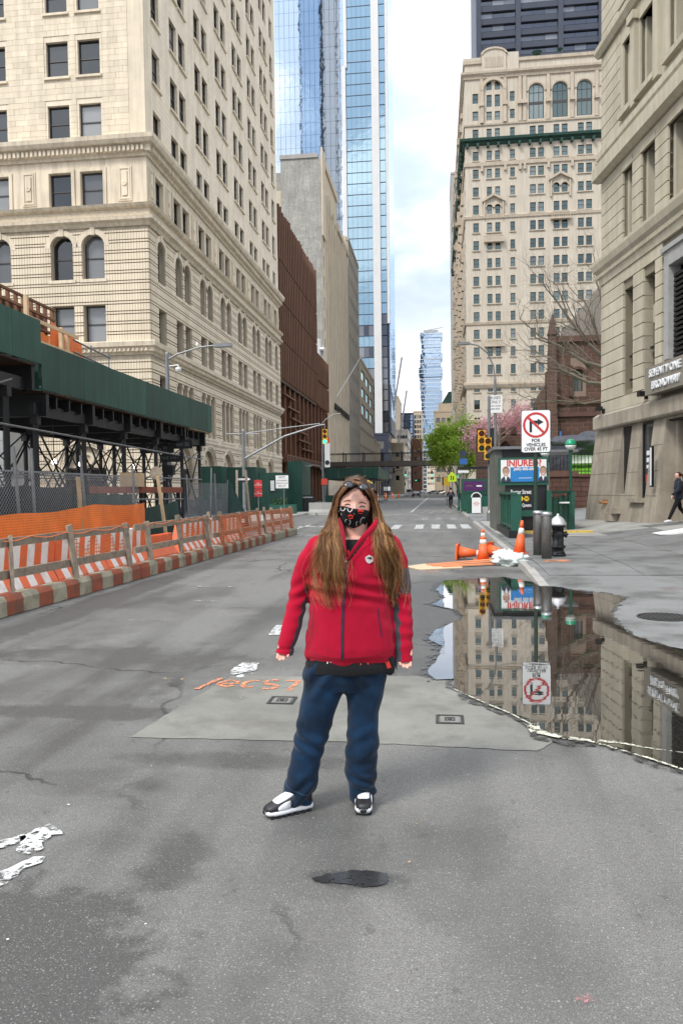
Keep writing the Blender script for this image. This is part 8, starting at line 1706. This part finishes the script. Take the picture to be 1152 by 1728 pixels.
# cyclist seen from behind
CY = thing('bicycle','dark bicycle ridden along the right kerb','bicycle',(1.15,66,0)); 
for nm,y in (('rear_wheel',-.5),('front_wheel',.52)):
    m = MB(); n_ = 20; m.path([(0,y+.33*math.cos(2*math.pi*i/n_),.34+.33*math.sin(2*math.pi*i/n_)) for i in range(n_+1)],.022,6); w = m.build(nm,'tyre',CY,world=False); m = MB()
    for i in range(8): m.path([(0,y,.34),(0,y+.31*math.cos(.785*i),.34+.31*math.sin(.785*i))],.004,3); 
    link('spokes',m.mesh('spokes','steel'),w)['kind'] = 'stuff'
m = MB(); m.path([(0,-.5,.34),(0,-.12,.85),(0,.42,.88),(0,.52,.34)],.018,6); m.path([(0,-.12,.85),(0,-.02,.3),(0,.42,.82)],.018,6); m.build('frame','shoe_black',CY,world=False)
m = MB(); m.path([(-.28,.38,1.0),(0,.42,1.02),(.28,.38,1.0)],.015,6); m.build('handlebar','shoe_black',CY,world=False); m = MB(); m.box(-.07,.07,-.25,.02,.92,.97); m.build('saddle','shoe_black',CY,world=False)
CR = thing('person','cyclist in black with a backpack riding away along the right kerb','person',(1.15,66,0)); b = MB(); limb(b,[(0,.12,1.63),(0,.12,1.70)],[.08,.09],12); limb(b,[(0,.05,1.4),(0,.1,1.58)],[.05,.05],10); limb(b,[(0,-.12,1.0),(0,.0,1.4)],[.13,.12],12)
for s in (-1,1): limb(b,[(s*.17,.02,1.4),(s*.27,.15,1.18),(s*.27,.36,1.04)],[.045,.04,.03],8); limb(b,[(s*.09,-.1,.97),(s*.11,.22,.66 if s < 0 else .75),(s*.1,.02,.16 if s < 0 else .36)],[.08,.055,.04],10); limb(b,[(s*.1,.0,.12 if s<0 else .32),(s*.1,.12,.1 if s<0 else .30)],[.04,.03],8); limb(b,[(s*.27,.36,1.04),(s*.27,.42,1.01)],[.03,.025],8)
finish(voxel(b,.012,3),'body',['skin_fair'],CR); c = MB(); loft(c,[((0,-.14,.95),(.19,0,0),(0,.13,0)),((0,-.08,1.2),(.19,0,0),(0,.13,0)),((0,.0,1.42),(.2,0,0),(0,.11,0)),((0,.04,1.5),(.09,0,0),(0,.07,0))],16)
for s in (-1,1): limb(c,[(s*.17,.02,1.4),(s*.27,.15,1.18),(s*.27,.34,1.05)],[.07,.055,.042],10)
finish(voxel(c,.013,2),'jacket',['jacket_black'],CR); c = MB(); limb(c,[(0,-.14,.95),(0,-.1,1.0)],[.15,.15],12)
for s in (-1,1): limb(c,[(s*.09,-.1,.95),(s*.11,.22,.66 if s < 0 else .75),(s*.1,.02,.18 if s < 0 else .38)],[.1,.07,.052],10); 
finish(voxel(c,.013,2),'trousers',['legging_black'],CR)
for s in (-1,1): m = MB(); limb(m,[(s*.1,-.02,.10 if s<0 else .30),(s*.1,.14,.085 if s<0 else .285)],[.05,.04],10); m.build('shoe','shoe_black',CR,True,world=False)
m = MB(); limb(m,[(0,.12,1.67),(0,.12,1.72)],[.105,.1],12); m.build('helmet','shoe_black',CR,True,world=False); m = MB(); loft(m,[((0,-.22,1.02),(.13,0,0),(0,.07,0)),((0,-.2,1.2),(.15,0,0),(0,.09,0)),((0,-.12,1.42),(.11,0,0),(0,.06,0))],12); m.build('backpack','panel_grey',CR,True,world=False)
bpy.data.scenes.remove(TMP)
